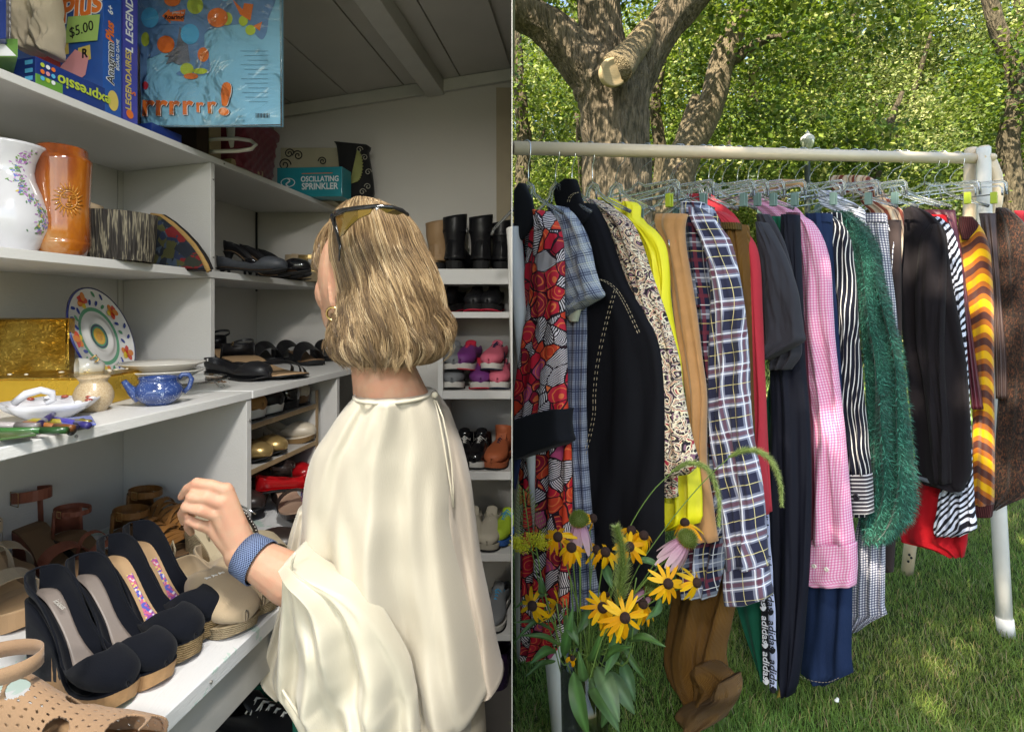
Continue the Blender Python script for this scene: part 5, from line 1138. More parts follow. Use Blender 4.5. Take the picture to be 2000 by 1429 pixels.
H_, rz, l = P2((540,1135),(420,1058)); sandal('sand coloured wedge mule half hidden behind the hand', H_, rz, L=l*1.05, H=.055, plat=.022, straps=[(.62,.74,.050,.042)], sm=M_ropep, ins=M_beige2, st=M_beige2, grp='sandals on the lowest shelf', name='wedge_mule')
H_, rz, l = P2((82,1245),(-60,1165)); sandal('tan leather platform sandal with broad straps at the left edge', H_, rz, L=.235, H=.05, plat=.028, straps=[(.66,.72,.035,.05),(.34,.40,.028,.062)], sm=M_tanl, ins=M_insg, st=M_beige, anklep=(.055,.036,.020), grp='sandals on the lowest shelf')
H_, rz, l = P2((72,1178),(-70,1110)); sandal('tan leather platform sandal with buckle, behind the one at the left edge', H_, rz, L=.235, H=.05, plat=.028, straps=[(.66,.72,.032,.05),(.40,.34,.026,.062)], sm=M_tanl, ins=M_insg, st=M_beige, anklep=(.062,.036,.020,.006), grp='sandals on the lowest shelf')
H_, rz, l = P2((165,1135),(40,1095)); sandal('reddish brown sandal with ankle strap standing near the back panel', H_, rz, L=.23, H=.06, plat=.014, straps=[(.66,.70,.03,.045)], sm=M_mar, ins=M_inb, st=M_mar, anklep=(.070,.037,.022,.006), grp='sandals on the lowest shelf')
H_, rz, l = P2((232,1120),(120,1090)); sandal('dark red strappy sandal between the black wedge shoes and the back panel', H_, rz, L=.22, H=.04, plat=.012, straps=[(.66,.70,.02,.045),(.45,.5,.010,.05)], sm=M_blk, ins=M_inb, st=M_mar, anklep=(.055,.034,.010), grp='sandals on the lowest shelf')
for q, (toe, heel, lab) in enumerate([((372,1098),(232,1066),'brown woven leather sandal with a cage of straps, left one by the divider'),((392,1070),(262,1040),'brown woven leather sandal with a cage of straps, right one by the divider')]):
    H_, rz, l = P2(toe, heel); sandal(lab, H_+Vector((0,0,.02*q)), rz, L=.235, H=.02, plat=.016, straps=[(.40+.07*i,.47+.07*i,.011,.05-.003*i) for i in range(7)]+[(.52,.42,.010,.055),(.75,.60,.010,.052)], sm=M_blk, ins=M_inb, st=M_brl, anklep=(.045,.035,.014), grp='sandals on the lowest shelf')
# clear vinyl mule
t = thing('vinyl_mule', 'clear vinyl mule beside the tan sandals', 'shoe', at_shelf(ZB,135,1150), -.6, SHOES); V, Fc = footbed(.22,.04,.01,FW,.002,.004); mobj('sole', V, Fc, M_inb, t); m = MB(); strap(m,.22,.04,.01,FW,.62,.74,.06,.05); m.o('strap', M_clear, t)
# cut-out sandal at the lower left corner: broad perforated upper
H_, rz, l = P2((205,1530),(-70,1500)); H_.z -= .0; t = thing('cutout_sandal', 'tan suede sandal with large cut-outs and punched holes in the bottom left corner', 'sandal', H_, rz, 'sandals on the lowest shelf'); L = .25
V, Fc = wedge_mesh(L, .030, .022, FW, 1.08); mobj('sole', V, Fc, M_cork, t, smooth=False); V, Fc = footbed(L,.030,.022,FW,.004,.004,1.08); mobj('footbed', V, Fc, M_tanl, t)
V = []; Fc = []; nx, ny = 130, 120
cuts = [(.55,.30,.055,.13),(.50,.70,.055,.13),(.80,.50,.07,.16),(.30,.45,.04,.12)]
idx = {}
for i in range(nx+1):
    for j in range(ny+1):
        a = .22+.66*i/nx; b_ = j/ny; w_ = lerpk(FW, a)*L/.25*1.12; q = pi*b_
        zz = zprof(a,.030,.022)+(.060-.022*(a-.22)/.66)*sin(q)**.75; V.append((a*L, -w_*cos(q), zz+.001))
def cutq(a, b_):
    for (ca, cb, ra, rb2) in cuts:
        if ((a-ca)/ra)**2+((b_-cb)/rb2)**2 < 1: return True
    r_ = sqrt(((a*22) % 1-.5)**2+((b_*17+.5*int(a*22)) % 1-.5)**2)
    if r_ < .17 and .28 < a < .86: return True
    return a > .84+.035*abs(sin(b_*9)) or a < .25+.03*sin(b_*8)
for i in range(nx):
    for j in range(ny):
        if not cutq(.22+.66*(i+.5)/nx, (j+.5)/ny): k = i*(ny+1)+j; Fc.append((k, k+ny+1, k+ny+2, k+1))
mobj('upper', V, Fc, mat('tan_suede_leather', (.30,.18,.10), .85, var=.15, bump=.4, bs=500, sheen=.2), t, solid=.0022)
m = MB(); ankle(m, L, .03, .022, .070, .040, .018, tilt=.004); m.o('ankle_strap', mat('tan_suede_leather', (.30,.18,.10)), t)
m = MB(); c0 = Vector((L*.22,-.036,.12)); m.tube([c0+Vector(q) for q in ((-.010,0,-.012),(.010,0,-.012),(.010,0,.012),(-.010,0,.012))], .0014, k=6, closed=True); m.o('buckle', M_goldl, t)
# dark studded sandals and bag straps beyond the divider
M_dk = mat('dark_brown_leather', (.030,.020,.018), .35, spec=.5)
for toe, heel, lab in [((470,1030),(520,958),'brown sandal sole with dark thin straps lying beyond the divider'),((600,1050),(545,985),'second brown sandal with dark straps lying by the red slipper')]:
    H_, rz, l = P2(toe, heel); sandal(lab, H_+Vector((0,0,.025)), rz, L=.23, H=.03, plat=.010, straps=[(.62,.72,.010,.045),(.72,.60,.010,.045)], sm=M_dk, ins=mat('taupe_insole', (.33,.22,.16), .5), st=M_dk, anklep=(.05,.036,.008), grp='sandals on the lowest shelf')
t = thing('handbag', 'small dark brown handbag with a white stitched strap behind the wrist', 'handbag', W(545,1085,1.28), group=None)
m = MB(); m.ell((0,0,.028), (.062,.045,.036)); m.o('body', M_dk, t)
pts = [W(463,993,1.16),W(480,1004,1.15),W(497,1030,1.14),W(507,1060,1.15),W(520,1066,1.17),W(545,1068,1.20),W(560,1090,1.22)]
m = MB(); m.tube(pts, .006, k=8, flat=.35); m.o('strap', M_dk, t, world=True)
m = MB()
for i in range(len(pts)-1):
    for q in range(5): P = pts[i].lerp(pts[i+1], q/5); m.ell(P+Vector((.003,-.004,.003)), (.0016,.0012,.0012), k=6, m=4)
m.o('stitching', mat('white_stud', (.7,.68,.62), .4), t, world=True)
m = MB(); m.tube([W(457,990,1.155), W(470,987,1.15), W(490,997,1.15), W(500,1003,1.15)], .0022, k=6); m.o('ring', M_steel, t, world=True)
# floor level shoes below the lowest shelf
def fl(px, py, z=-.86): return at_shelf(z, px, py)
for (px, py, rz, lab, up, sm) in [(470,1372,-.5,'green and white laced sneaker lying under the lowest shelf',M_teal,M_whr),(560,1400,-.9,'dark green sneaker beside the green and white one under the shelf',M_teal,M_rub),(420,1440,-.3,'black sneaker in the shadow under the lowest shelf',M_blk,M_rub)]:
    sneaker(lab, fl(px, py), rz, .27, up, sm, M_whr, grp='shoes under the lowest shelf')
sandal('beige banded sandal lying behind the green sneaker under the shelf', fl(455,1345), -.35, .25, .02, .02, [(.5,.6,.03,.04)], M_ropep, M_tanl, M_tanl, grp='shoes under the lowest shelf')
sandal('brown sandal with a light strap close to the hem of the cream blouse', fl(515,1335), -.8, .25, .02, .012, [(.6,.7,.02,.04),(.4,.4,.012,.045)], M_inb, M_inb, M_beige, grp='shoes under the lowest shelf')
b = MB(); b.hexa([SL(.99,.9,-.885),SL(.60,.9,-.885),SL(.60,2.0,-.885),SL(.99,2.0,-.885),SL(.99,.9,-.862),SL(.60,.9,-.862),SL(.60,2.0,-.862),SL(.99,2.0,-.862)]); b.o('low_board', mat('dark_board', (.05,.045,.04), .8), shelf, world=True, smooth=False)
# --- rack shoes
ZR = [-.268+.0008, -.378+.0008]; RG = 'shoes in the chipboard rack'
def rp(u, y, z): return SL(u, y+.085, z)
hd = math.atan2(-.27, .963)
sneaker('tan suede lace-up shoe with a white sole in the top of the rack', rp(1.06,1.37,ZR[0]), hd, .235, M_tw, M_whr, M_inb, grp=RG)
sneaker('black shoe with white welt, second in the top row of the rack', rp(1.06,1.45,ZR[0]), hd, .235, M_blk, M_whr, M_whr, grp=RG, up2=M_greyc)
boot('black patent ankle boot in the top row of the rack', rp(1.06,1.53,ZR[0]), hd, .235, .075, M_patent, grp=RG, buckle=False)
sneaker('cream lace-up shoe at the far end of the top row', rp(1.06,1.60,ZR[0]), hd, .225, M_sneakw, M_inb, M_inb, grp=RG)
pump('gold ballet flat in the middle row of the rack', rp(1.06,1.40,ZR[1]), hd, .235, .006, .006, M_goldl, 'heel', M_inb, M_insg, grp=RG)
pump('gold flat shoe with a pale lining beside the first in the middle row', rp(1.06,1.47,ZR[1]), hd, .235, .006, .006, M_goldl, 'heel', M_inb, M_whl, grp=RG)
pump('ivory wedge shoe with a brown sole in the middle row of the rack', rp(1.06,1.58,ZR[1]), hd+.2, .235, .06, .014, M_whl, 'wedge', mat('brown_wedge', (.20,.12,.05), .5), M_whl, grp=RG)
pump('red flat shoe in the lowest part of the rack bay', rp(1.05,1.60,-.49), hd, .235, .006, .01, M_redl, 'heel', M_redl, M_redl, grp=RG)
t = pump('red patent peep toe shoe with a white mark lying among the sandals', at_shelf(-.515,500,1010)+Vector((0,0,.045)), hd+.9, .2, .01, .01, M_redl, 'heel', M_redl, M_redl, grp=RG)
pt_ = text('FS', .022, mat('white_print', (.75,.75,.78)), t, Matrix.Translation(Vector(t.location)) , bold=.02); pt_.matrix_local = Matrix.Translation((.14,0,.062)) @ Matrix.Rotation(-.6,4,'Z')
pump('pale flat shoe lying beneath the red shoe', at_shelf(-.515,600,985)+Vector((0,0,.01)), hd+.3, .23, .006, .008, M_whl, 'heel', M_whl, M_inb, grp=RG)
pump('dark brown flat shoe in the lower left of the rack', rp(1.05,1.36,-.515+.02), hd, .23, .01, .008, M_dk, 'heel', M_dk, M_inb, grp=RG)
pump('floral pink shoe under the red patent shoe', at_shelf(-.515,590,1010)+Vector((0,0,.012)), hd+1.2, .2, .006, .008, M_floralin, 'heel', M_dk, M_inb, grp=RG)
# --- third shelf, right bay
Z3 = -.1749; TG = 'black shoes on the shelf behind the blonde hair'
def on3(toe, heel, dz=0): H_, rz, l = place(Z3, toe, heel); return H_+Vector((0,0,dz)), rz, l
a, rz, l = on3((572,741),(455,722)); sandal('black sandal with white piped crossing straps, nearest the shelf edge', a, rz, l*1.05, .035, .006, [(.62,.80,.020,.035),(.80,.62,.020,.035),(.72,.72,.014,.04)], M_blk, M_insg, M_blk, (.045,.036,.007,.012), grp=TG, wedge=False)
a, rz, l = on3((520,728),(420,712)); sandal('black slingback sandal with tan lining beside the divider', a, rz, .235, .045, .006, [(.6,.75,.03,.04)], M_blk, M_insg, M_blk, (.055,.036,.008,.014), grp=TG, wedge=False)
a, rz, l = on3((508,744),(405,738)); pump('low black court shoe lying nearest the divider', a, rz, .22, .012, .006, M_blk, 'heel', M_blk, M_blk, grp=TG)
for toe, heel, lab, k in [((652,722),(575,706),'black broad banded mule with brown footbed, centre of the row',1),((615,713),(540,700),'black leather mule left of the brown lined one',0),((690,712),(615,698),'black mule partly hidden by the hair',0),((585,724),(500,704),'black gathered sandal behind the piped one',0)]:
    a, rz, l = on3(toe, heel); sandal(lab, a, rz, .24, .025, .012, [(.58,.66,.085,.055)], M_rub, M_inb if k else M_blk, M_blk, grp=TG, name='mule')
for x, y, w_ in ((600,690,'middle one'),(560,688,'leftmost'),(655,688,'rightmost, nearest the hair')):
    a = at_shelf(Z3, x, y); boot('low black boot lying at the back of the shelf, %s of three' % w_ , a, hd+.4*(x/600), .235, .062, M_blk, grp=TG, buckle=False)
# --- second shelf, right bay (above eye level)
Z2 = .1218; UG = 'shoes on the upper shelf left of the hair'
def on2(px, d): return Vector(((px-HX)/F*d, d, ZC+Z2))
for px, d, rz, lab, H in [(438,1.92,-.12,'black pointed court shoe, tallest at the left of the upper shelf',.085),(470,1.98,-.2,'black court shoe standing second on the upper shelf',.08),(505,2.08,-.15,'black court shoe with tan lining near the corner gap',.075)]:
    pump(lab, on2(px, d), rz+.15, .225, H, .006, M_blk, 'heel', M_blk, M_insg, fw=FWS, grp=UG)
pump('flat grey patterned shoe lying along the shelf edge', on2(425,1.70), -.1, .22, .01, .006, mat('grey_snake', (.05,.055,.065), .5, var=.5, vs=70), 'heel', M_blk, M_inb, grp=UG)
pump('black patent flat with a shiny ruffled toe at the shelf edge', on2(480,1.76), -.12, .215, .01, .006, M_patent, 'heel', M_blk, M_inb, grp=UG)
sandal('metallic strappy sandal left of the forehead', on2(585,2.08), .1, .22, .03, .01, [(.4+.09*i,.5+.09*i,.012,.05) for i in range(6)], M_ropep, M_goldl, M_goldl, (.05,.034,.012), grp=UG)
sandal('beige gladiator sandal with many bands nearest the forehead', on2(560,2.2), 0, .22, .03, .01, [(.4+.09*i,.5+.09*i,.014,.05) for i in range(6)], M_ropep, M_beige, M_beige, (.06,.036,.02), grp=UG)
# --- end wall shelves
EG = 'footwear on the end wall shelves'
def eo(px, py, d=2.13): return Vector(((px-HX)/F*d, d, ZC-(py-HY)/F*YF))
boot('black leather ankle boot with strap, left one on the white ledge', eo(883,525,2.12), pi/2-.12, .25, .215, M_blk, EG, True, 1.15, .046)
boot('black leather ankle boot with strap, right one on the white ledge', eo(941,525,2.12), pi/2+.12, .25, .215, M_blk, EG, True, 1.15, .046)
boot('black boot leaning at the right end of the ledge', eo(979,525,2.16), pi/2+.05, .24, .20, M_blk, EG, True)
boot('tan slouched suede boot behind the blonde hair', eo(848,525,2.2), pi/2-.3, .24, .205, M_tanl, EG, False, 1.2, .052)
for px, rz, lab in [(902,-1.9,'black and red sneaker on the second white shelf, left'),(936,-1.6,'black and red sneaker on the second white shelf, middle'),(972,-1.7,'black sneaker on the second white shelf, right')]:
    sneaker(lab, eo(px,609,2.30), rz, .25, M_blk, M_rub, M_blk, toe=M_redc, grp=EG)
def pair(px, py, up, sm, lace, lab, dz=.0, rz=-1.75, up2=None, toe=None, stripe=None, d=2.31):
    return sneaker(lab, eo(px, py, d)+Vector((0,0,dz)), rz, .25, up, sm, lace, toe=toe, grp=EG, up2=up2, stripe=stripe)
pair(893,763,M_greyc,M_whr,M_blk,'grey and black running shoe at the bottom left of the pile',.0,-1.55); pair(890,763,M_greyc,M_whr,M_greyc,'grey running shoe on top of its mate at the left',.068,-1.5)
pair(937,763,M_purp,M_whr,M_redc,'purple running shoe with red sole, lower of its stack',.0,-1.5,M_redc,M_redc); pair(930,763,M_purp,M_whr,M_redc,'purple and red laced running shoe on top of its mate',.070,-1.75,M_redc,M_redc)
pair(984,763,M_pinkc,M_whr,M_navy,'pink running shoe with navy marks, lower of its stack',.0,-1.65,M_pinkc,M_navy,M_navy); pair(980,763,M_pinkc,M_whr,M_navy,'pink running shoe with navy marks on top of its mate',.070,-1.75,M_pinkc,M_navy,M_navy)
sneaker('shiny black high top shoe with white sole on the fourth shelf, left', eo(908,921,2.31), -1.5, .25, M_patent, M_rub, M_whr, high=.06, grp=EG); sneaker('shiny black high top shoe with white sole on the fourth shelf, right', eo(948,921,2.31), -1.7, .25, M_patent, M_whr, M_whr, high=.06, grp=EG)
sneaker('orange leather high shoe at the right end of the fourth shelf', eo(992,921,2.31), -1.8, .26, M_orange, M_orange, M_navy, high=.085, grp=EG); 
sneaker('cream sneaker with untied laces on the fifth shelf', eo(966,1081,2.31), -1.65, .26, M_sneakw, M_sneakw, M_sneakw, high=.03, grp=EG); sneaker('cream sneaker mostly behind the blouse on the fifth shelf', eo(925,1081,2.31), -1.5, .26, M_sneakw, M_sneakw, M_sneakw, high=.03, grp=EG)
sneaker('bright green and blue shoe cut by the wall edge on the fifth shelf', eo(1004,1081,2.30), -1.9, .22, mat('lime_mesh', (.35,.5,.04), .6), mat('blue_rubber', (.03,.12,.4), .5), M_blue, grp=EG)
sneaker('grey canvas shoe with bright blue laces on the sixth shelf', eo(984,1239,2.31), -1.75, .27, M_greyc, M_whr, M_blue, high=.03, grp=EG)
t = thing('rubber_boots', 'dark purple rubber boot standing on the lowest level by the partition', 'boot', eo(968,1520,2.2), 0, EG)
V = []; k = 24
for i in range(13):
    a = i/12; r = .060-.012*sin(pi*a)
    for j in range(k): q = 2*pi*j/k; V.append((r*cos(q)+.003*noise.noise(Vector((cos(q)*3,sin(q)*3,a*8))), r*sin(q)*1.1, .40*a))
mobj('shaft', V, [(i*k+j,i*k+(j+1)%k,(i+1)*k+(j+1)%k,(i+1)*k+j) for i in range(12) for j in range(k)], mat('purple_rubber', (.028,.014,.042), .25, coat=.4, bump=0), t, solid=.004)
V, Fc = upper_mesh(.27,.01,.01,FW,[(q, v*1.3) for q, v in HHS],[(0,180),(1,180)]); mobj('foot', V, Fc, mat('purple_rubber', (.028,.014,.042)), t)
# ------------------------------------------------------------------ things on the upper shelves
def obox(o, x, y, z, name, m, par, bevel=.001, label=None):
    """box from corner o with edge vectors x, y, z"""
    o = Vector(o); x = Vector(x); y = Vector(y); z = Vector(z); b = MB(); b.hexa([o,o+x,o+x+y,o+y,o+z,o+x+z,o+x+y+z,o+y+z]); return b.o(name, m, par, world=True, smooth=False, bevel=bevel, label=label)
DV = Vector((-.963,.269,0)); AL = Vector((K,1,0)).normalized(); UP = Vector((0,0,1)); ZT = ZC+.4448
def py_(px, x0): return F*x0/(1160-px)
M_blub = mat('blue_carton', (.012,.085,.36), .35, var=.2, vs=20, coat=.3, bump=0); M_nvyb = mat('dark_blue_carton', (.012,.035,.19), .35, coat=.3, bump=0); M_vio = mat('violet_carton', (.05,.055,.36), .35, coat=.3, bump=0)
M_prt = mat('white_ink', (.75,.77,.80), .5, bump=0); M_ork = mat('orange_ink', (.75,.17,.03), .5, bump=0); M_ylk = mat('lime_ink', (.45,.55,.06), .5, bump=0); M_blk_i = mat('black_ink', (.01,.01,.012), .5, bump=0); M_redi = mat('red_ink', (.5,.03,.04), .5, bump=0); M_pinki = mat('pink_ink', (.7,.30,.32), .5, bump=0); M_goldi = mat('gold_ink', (.62,.48,.12), .5, bump=0); M_cyi = mat('cyan_ink', (.08,.42,.70), .5, bump=0)
def disc(c, r, Mx, m, par, name='printed_dot', sx=1, n=24, h=.0004):
    b = MB(); pts = [c+Mx @ Vector((r*sx*cos(2*pi*i/n), r*sin(2*pi*i/n), 0)) for i in range(n)]; b.prism(pts, None, Mx @ Vector((0,0,h))); return b.o(name, m, par, world=True, smooth=False)
def poly(pts, Mat_, m, par, name='printed_shape', h=.0004):
    b = MB(); P = [Mat_ @ Vector((x, y, 0)) for x, y in pts]; b.prism(P, None, (Mat_.to_3x3() @ Vector((0,0,h)))); return b.o(name, m, par, world=True, smooth=False)
# upright word game box
A = SL(X_UF+.004, py_(205, X_UF), .4448); th = .052; D = .27
t = thing('game_box', 'blue word game box standing upright with a green price sticker', 'board game', A, group='boxed games on the top shelf')
obox(A, AL*th, DV*D, UP*.36, 'carton', M_blub, t)
Sp = basis(A+AL*(th/2)+UP*.10-DV*.0006, AL, UP)      # spine, faces the aisle: z = along -DV
if (Sp.to_3x3() @ Vector((0,0,1))).dot(-DV) < 0: Sp = basis(A+AL*(th/2)+UP*.10-DV*.0006, -AL, UP)
Sp3 = basis(A-DV*.0008, AL, UP)
def onspine(u, v): return A-DV*.0008+AL*u+UP*v
nrm = Vector((-DV.x,-DV.y,0)); 
Fs = basis(Vector((0,0,0)), UP, -AL)   # text running upward on spine
def stext(s, u, v, size, m, up=True, **kw):
    x = UP if up else AL; y = (-AL if up else UP); Mx = basis(onspine(u, v)-DV*.0004, x, y)
    return text(s, size, m, t, Mx, **kw)
stext('Anagram', .018, .115, .026, M_prt, bold=.06); text('Anagram', .026, M_blk_i, t, basis(onspine(.018,.115)-DV*.0012, UP, -AL), bold=.005); stext('Plus', .017, .182, .028, M_ork, bold=.03, shear=.2); stext('6+', .018, .232, .018, M_prt, bold=.02)
stext('BOARD GAME', .037, .14, .011, M_prt)
Mx = basis(onspine(.018,.035)-DV*.0003, AL, UP).to_3x3(); Mn = basis(Vector((0,0,0)), UP, -AL).to_3x3(); disc(onspine(.024,.032)-DV*.0005, .014, Mn, M_goldi, t, sx=1.6); stext('EDITION', .024, .032, .009, M_blk_i, bold=.02)
# front (faces the viewer): plane spanned by DV (leftwards) and UP
Nf = -AL
def onfront(u, v): return A+DV*u+UP*v-AL*.0008
FX = -DV
def ftext(s, u, v, size, m, rot=0, e=.0004, **kw):
    x = (FX*cos(rot)+UP*sin(rot)); y = (UP*cos(rot)-FX*sin(rot)); return text(s, size, m, t, basis(onfront(u, v)-AL*e, x, y), **kw)
FM = lambda u, v, e=.0003: basis(onfront(u, v)-AL*e, FX, UP)
ftext('mPlus', .095, .235, .075, M_prt, .12, bold=.06, shear=.2); ftext('mPlus', .095, .235, .075, M_ork, .12, e=.0009, bold=.03, shear=.2)
poly([(-.050,-.020),(.046,-.026),(.054,.030),(-.040,.038)], FM(.060,.182,.0018), mat('green_sticker', (.34,.52,.15), .7, bump=0), t, 'price_sticker'); ftext('$5.00', .060, .186, .032, M_blk_i, .12, e=.0026)
poly([(-.018,-.018),(.018,-.014),(.015,.018),(-.02,.015)], FM(.052,.132), M_goldi, t, 'letter_tile'); ftext('R', .052, .132, .028, M_blk_i, 0, e=.0011, bold=.03)
poly([(-.016,-.014),(.016,-.012),(.014,.014),(-.018,.013)], FM(.115,.150), M_goldi, t, 'letter_tile'); poly([(.04,-.01),(.05,.03),(.01,.05),(-.03,.02),(-.10,-.05),(-.10,-.09),(-.04,-.05)], FM(.09,.095,.0006), M_pinki, t, 'printed_hand')
poly([(-.04,-.05),(.05,-.04),(.04,.05),(-.03,.06)], FM(.17,.11,.0002), M_redi, t); ftext('ages', .078, .055, .014, M_prt); ftext('6+', .048, .058, .026, M_prt, bold=.03)
for u, v, mm in ((.045,.020,M_goldi),(.030,-.004+.012,M_blk_i),(.10,.03,M_goldi)): disc(onfront(u, v)-AL*.0004, .011, basis(Vector((0,0,0)), FX, UP).to_3x3(), mm, t)
# violet comic box
A2 = SL(X_UF+.004, py_(239, X_UF), .4448); t2 = thing('story_box', 'violet blue boxed set with a lettered spine beside the word game', 'box', A2, group='boxed games on the top shelf'); t = t2; A = A2
obox(A2, AL*.048, DV*.24, UP*.36, 'carton', M_vio, t2); stext('LEGENDAIRES', .021, .095, .022, M_goldi, bold=.02); stext('L LEGEND', .024, .225, .028, M_prt, bold=.02); stext('S', .034, .07, .02, M_ork, bold=.02); disc(onspine(.024,.018)-DV*.0005, .010, Mn, M_ork, t2)
# long flat game box in front
A = SL(X_UF+.002, py_(72, X_UF), .4448); t = thing('flat_game_box', 'long flat dark blue and green game box lying along the shelf edge', 'board game', A, group='boxed games on the top shelf'); Lx = .155
obox(A+DV*.001, AL*Lx, DV*.11, UP*.052, 'carton', M_nvyb, t, label='dark blue printed carton'); obox(A+DV*.0005-UP*.0002, AL*Lx*.36, DV*.002, UP*.020, 'green_panel', mat('green_print', (.12,.30,.05), .4, bump=0), t)
text('expressio', .032, M_ylk, t, basis(onspine(.105,.026)-DV*.0006, -AL, -UP), bold=.02); [disc(onspine(.012+.011*i, .014+.013*j)-DV*.0004, .0042, basis(Vector((0,0,0)), AL, UP).to_3x3(), [M_cyi,M_ork,M_ylk,M_pinki,M_prt][(i*2+j) % 5], t) for i in range(3) for j in range(3)]
for v in (.042,.026,.011): poly([(-.010,-.004),(.010,-.004),(.010,.004),(-.010,.004)], basis(A+DV*.018+UP*v-AL*.0006, FX, UP), M_cyi, t)
# green and blue boxes at the left edge
A = W(-40,112,1.02); t = thing('green_box', 'green and white box under the blue one at the left edge', 'box', A, group='boxes stacked at the left edge'); obox(A, (.070,.0,0), (-.09,.09,0), UP*.034, 'carton', mat('green_carton', (.12,.26,.06), .4, coat=.2, bump=0), t)
poly([(0,0),(.03,0),(0,.03)], basis(A+Vector((.038,-.0006,.002)), (1,0,0), (0,0,1)), M_prt, t)
A = W(-60,76,1.0); t = thing('blue_box', 'blue carton with pale lettering at the upper left edge', 'box', A, group='boxes stacked at the left edge'); obox(A, (.066,0,0), (-.085,.105,0), UP*.15, 'carton', M_nvyb, t); text('flechet', .028, M_prt, t, basis(A+Vector((.066-.042,.052,.06))+Vector((.0012,.0010,0)), (0,0,1), Vector((.085,-.105,0))))
# quilted cushion
fr = Frame(90, 1.22, 90); t = thing('quilted_cushion', 'cream quilted cushion stuffed between the game boxes', 'cushion', W(90,120,1.22)); M_quilt = mat('cream_cotton', (.56,.47,.35), .85, sheen=.2, bump=.4, bs=500)
loft('panel', fr, [(-60,38,98),(0,36,97),(60,38,98),(110,60,106)], M_quilt, t, .030, [(.004,2,.1,.4,0)], wr=.012, off=.02, nv=30); loft('panel', fr, [(-60,94,132),(0,94,133),(60,96,138),(115,104,140),(124,118,136)], M_quilt, t, .034, [(.006,1,.1,3.5,1)], wr=.012, off=.03, nv=44)
# pale blue picture book in a plastic sleeve
d = 1.40; A = W(275,246,d); wd = (550-275)/F*d; hg = .40; t = thing('picture_book', 'large pale blue dinosaur picture book wrapped in clear plastic', 'book', A)
NB = lambda u, v, e=.0004: basis(W(275+u*275, 246-v*246, d)+Vector((0,-e-.001,0)), (1,0,0), (0,0,1))
obox(A, (wd,0,0), (0,.012,0), (0,0,hg), 'cover', mat('pale_blue_cover', (.21,.47,.64), .35, bump=0, var=.06, vs=5), t)
def blob(pts, m, e=.0006, nm='printed_shape'):
    P = [((x-275)/275, (246-y)/246) for x, y in pts]; b = MB(); Q = [W(x, y, d)+Vector((0,-.001-e,0)) for x, y in pts]; b.prism(Q, None, (0,-.0003,0)); return b.o(nm, m, t, world=True, smooth=False)
def smoothpoly(pts, n=8):
    N = len(pts); out = []
    for i in range(N):
        p0, p1, p2, p3 = (Vector((*pts[(i+k) % N], 0)) for k in (-1,0,1,2))
        for q in range(n):
            s = q/n; v = .5*((2*p1)+(-p0+p2)*s+(2*p0-5*p1+4*p2-p3)*s*s+(-p0+3*p1-3*p2+p3)*s**3); out.append((v.x, v.y))
    return out
M_slate = mat('slate_blue_print', (.12,.24,.44), .35, bump=0, var=.2, vs=9); M_gry = mat('grey_print', (.16,.17,.20), .4, bump=0)
blob(smoothpoly([(275,-30),(520,-30),(525,40),(512,78),(480,50),(440,52),(405,62),(400,85),(412,130),(405,145),(375,150),(345,145),(365,128),(350,95),(320,103),(276,106)]), M_slate, .0004)
blob(smoothpoly([(276,72),(288,74),(288,120),(286,170),(276,180)]), M_slate, .0007)
blob([(352,52),(368,90),(372,122),(350,128),(338,122),(325,127),(331,112),(322,112),(345,94)], M_gry, .0008)
for x, y, rx, ry, m_ in [(338,2,16,12,M_ork),(294,36,17,20,M_cyi),(382,12,16,17,M_ylk),(372,68,18,20,M_cyi),(426,36,20,19,M_ork),(444,38,11,13,M_ylk),(325,88,17,17,M_ork),(285,78,8,14,M_ylk),(398,108,11,14,M_ork),(366,136,13,12,M_ylk),(476,42,9,10,M_ylk),(490,60,10,10,M_ylk),(374,150,14,6,M_ork),(392,140,14,6,M_ylk),(285,168,6,8,M_redi),(440,-2,8,6,M_cyi)]:
    blob([(x+rx*cos(a), y+ry*sin(a)) for a in [2*pi*i/20 for i in range(20)]], m_, .0011 if m_ is M_ylk else .0014)
for L_ in ([(455,0),(475,20),(478,8),(496,10),(490,42),(470,30)], [(496,52),(513,44),(508,62)]): blob(L_, M_ork, .0016)
blob([(315,18),(366,16),(361,50),(314,49)], M_slate, .0018); blob([(318,33),(332,20),(334,26),(364,20),(360,44),(334,42),(335,48)], M_ork, .0022); text('press to', .009, M_prt, t, basis(W(350,27,d)+Vector((0,-.0048,0)), (1,0,0), (0,0,1))); text('Roaring!', .015, M_blk_i, t, basis(W(343,36,d)+Vector((0,-.0048,0)), (1,0,0), (0,0,1)), bold=.02)
for i, x in enumerate((290,316,341,367,391,414)):
    s = [.078,.076,.068,.068,.048,.056][i]; 
    for e, m_, q in ((.0012,M_blk_i,.0022),(.0022,M_prt,.001),(.0032,M_ork,0)): text('r', s, m_, t, basis(W(x, 208, d)+Vector((q,-e-.001,-q*.5)), (1,.0,-.03+.02*i), (0,0,1)), bold=.035-.008*(e > .003))
for e, m_, q in ((.0012,M_blk_i,.003),(.0022,M_prt,.0012),(.0032,M_ork,0)): text('!', .11, m_, t, basis(W(441,198, d)+Vector((q,-e-.001,-q*.5)), (1,0,-.12), (.10,0,1)), bold=.03, font_sx=1.3)
for i in range(14): blob([(500+2.0*i,222),(500.6+2.0*i+(i % 3)*.4,222),(500.6+2.0*i+(i % 3)*.4,231),(500+2.0*i,231)], M_blk_i, .0012, 'barcode_bar')
for i in range(12): blob([(470+(i*7) % 20,100+i*9),(524,100+i*9),(524,100.8+i*9),(470+(i*7) % 20,100.8+i*9)], mat('faint_print', (.14,.30,.42), .5, bump=0), .0009, 'text_line')
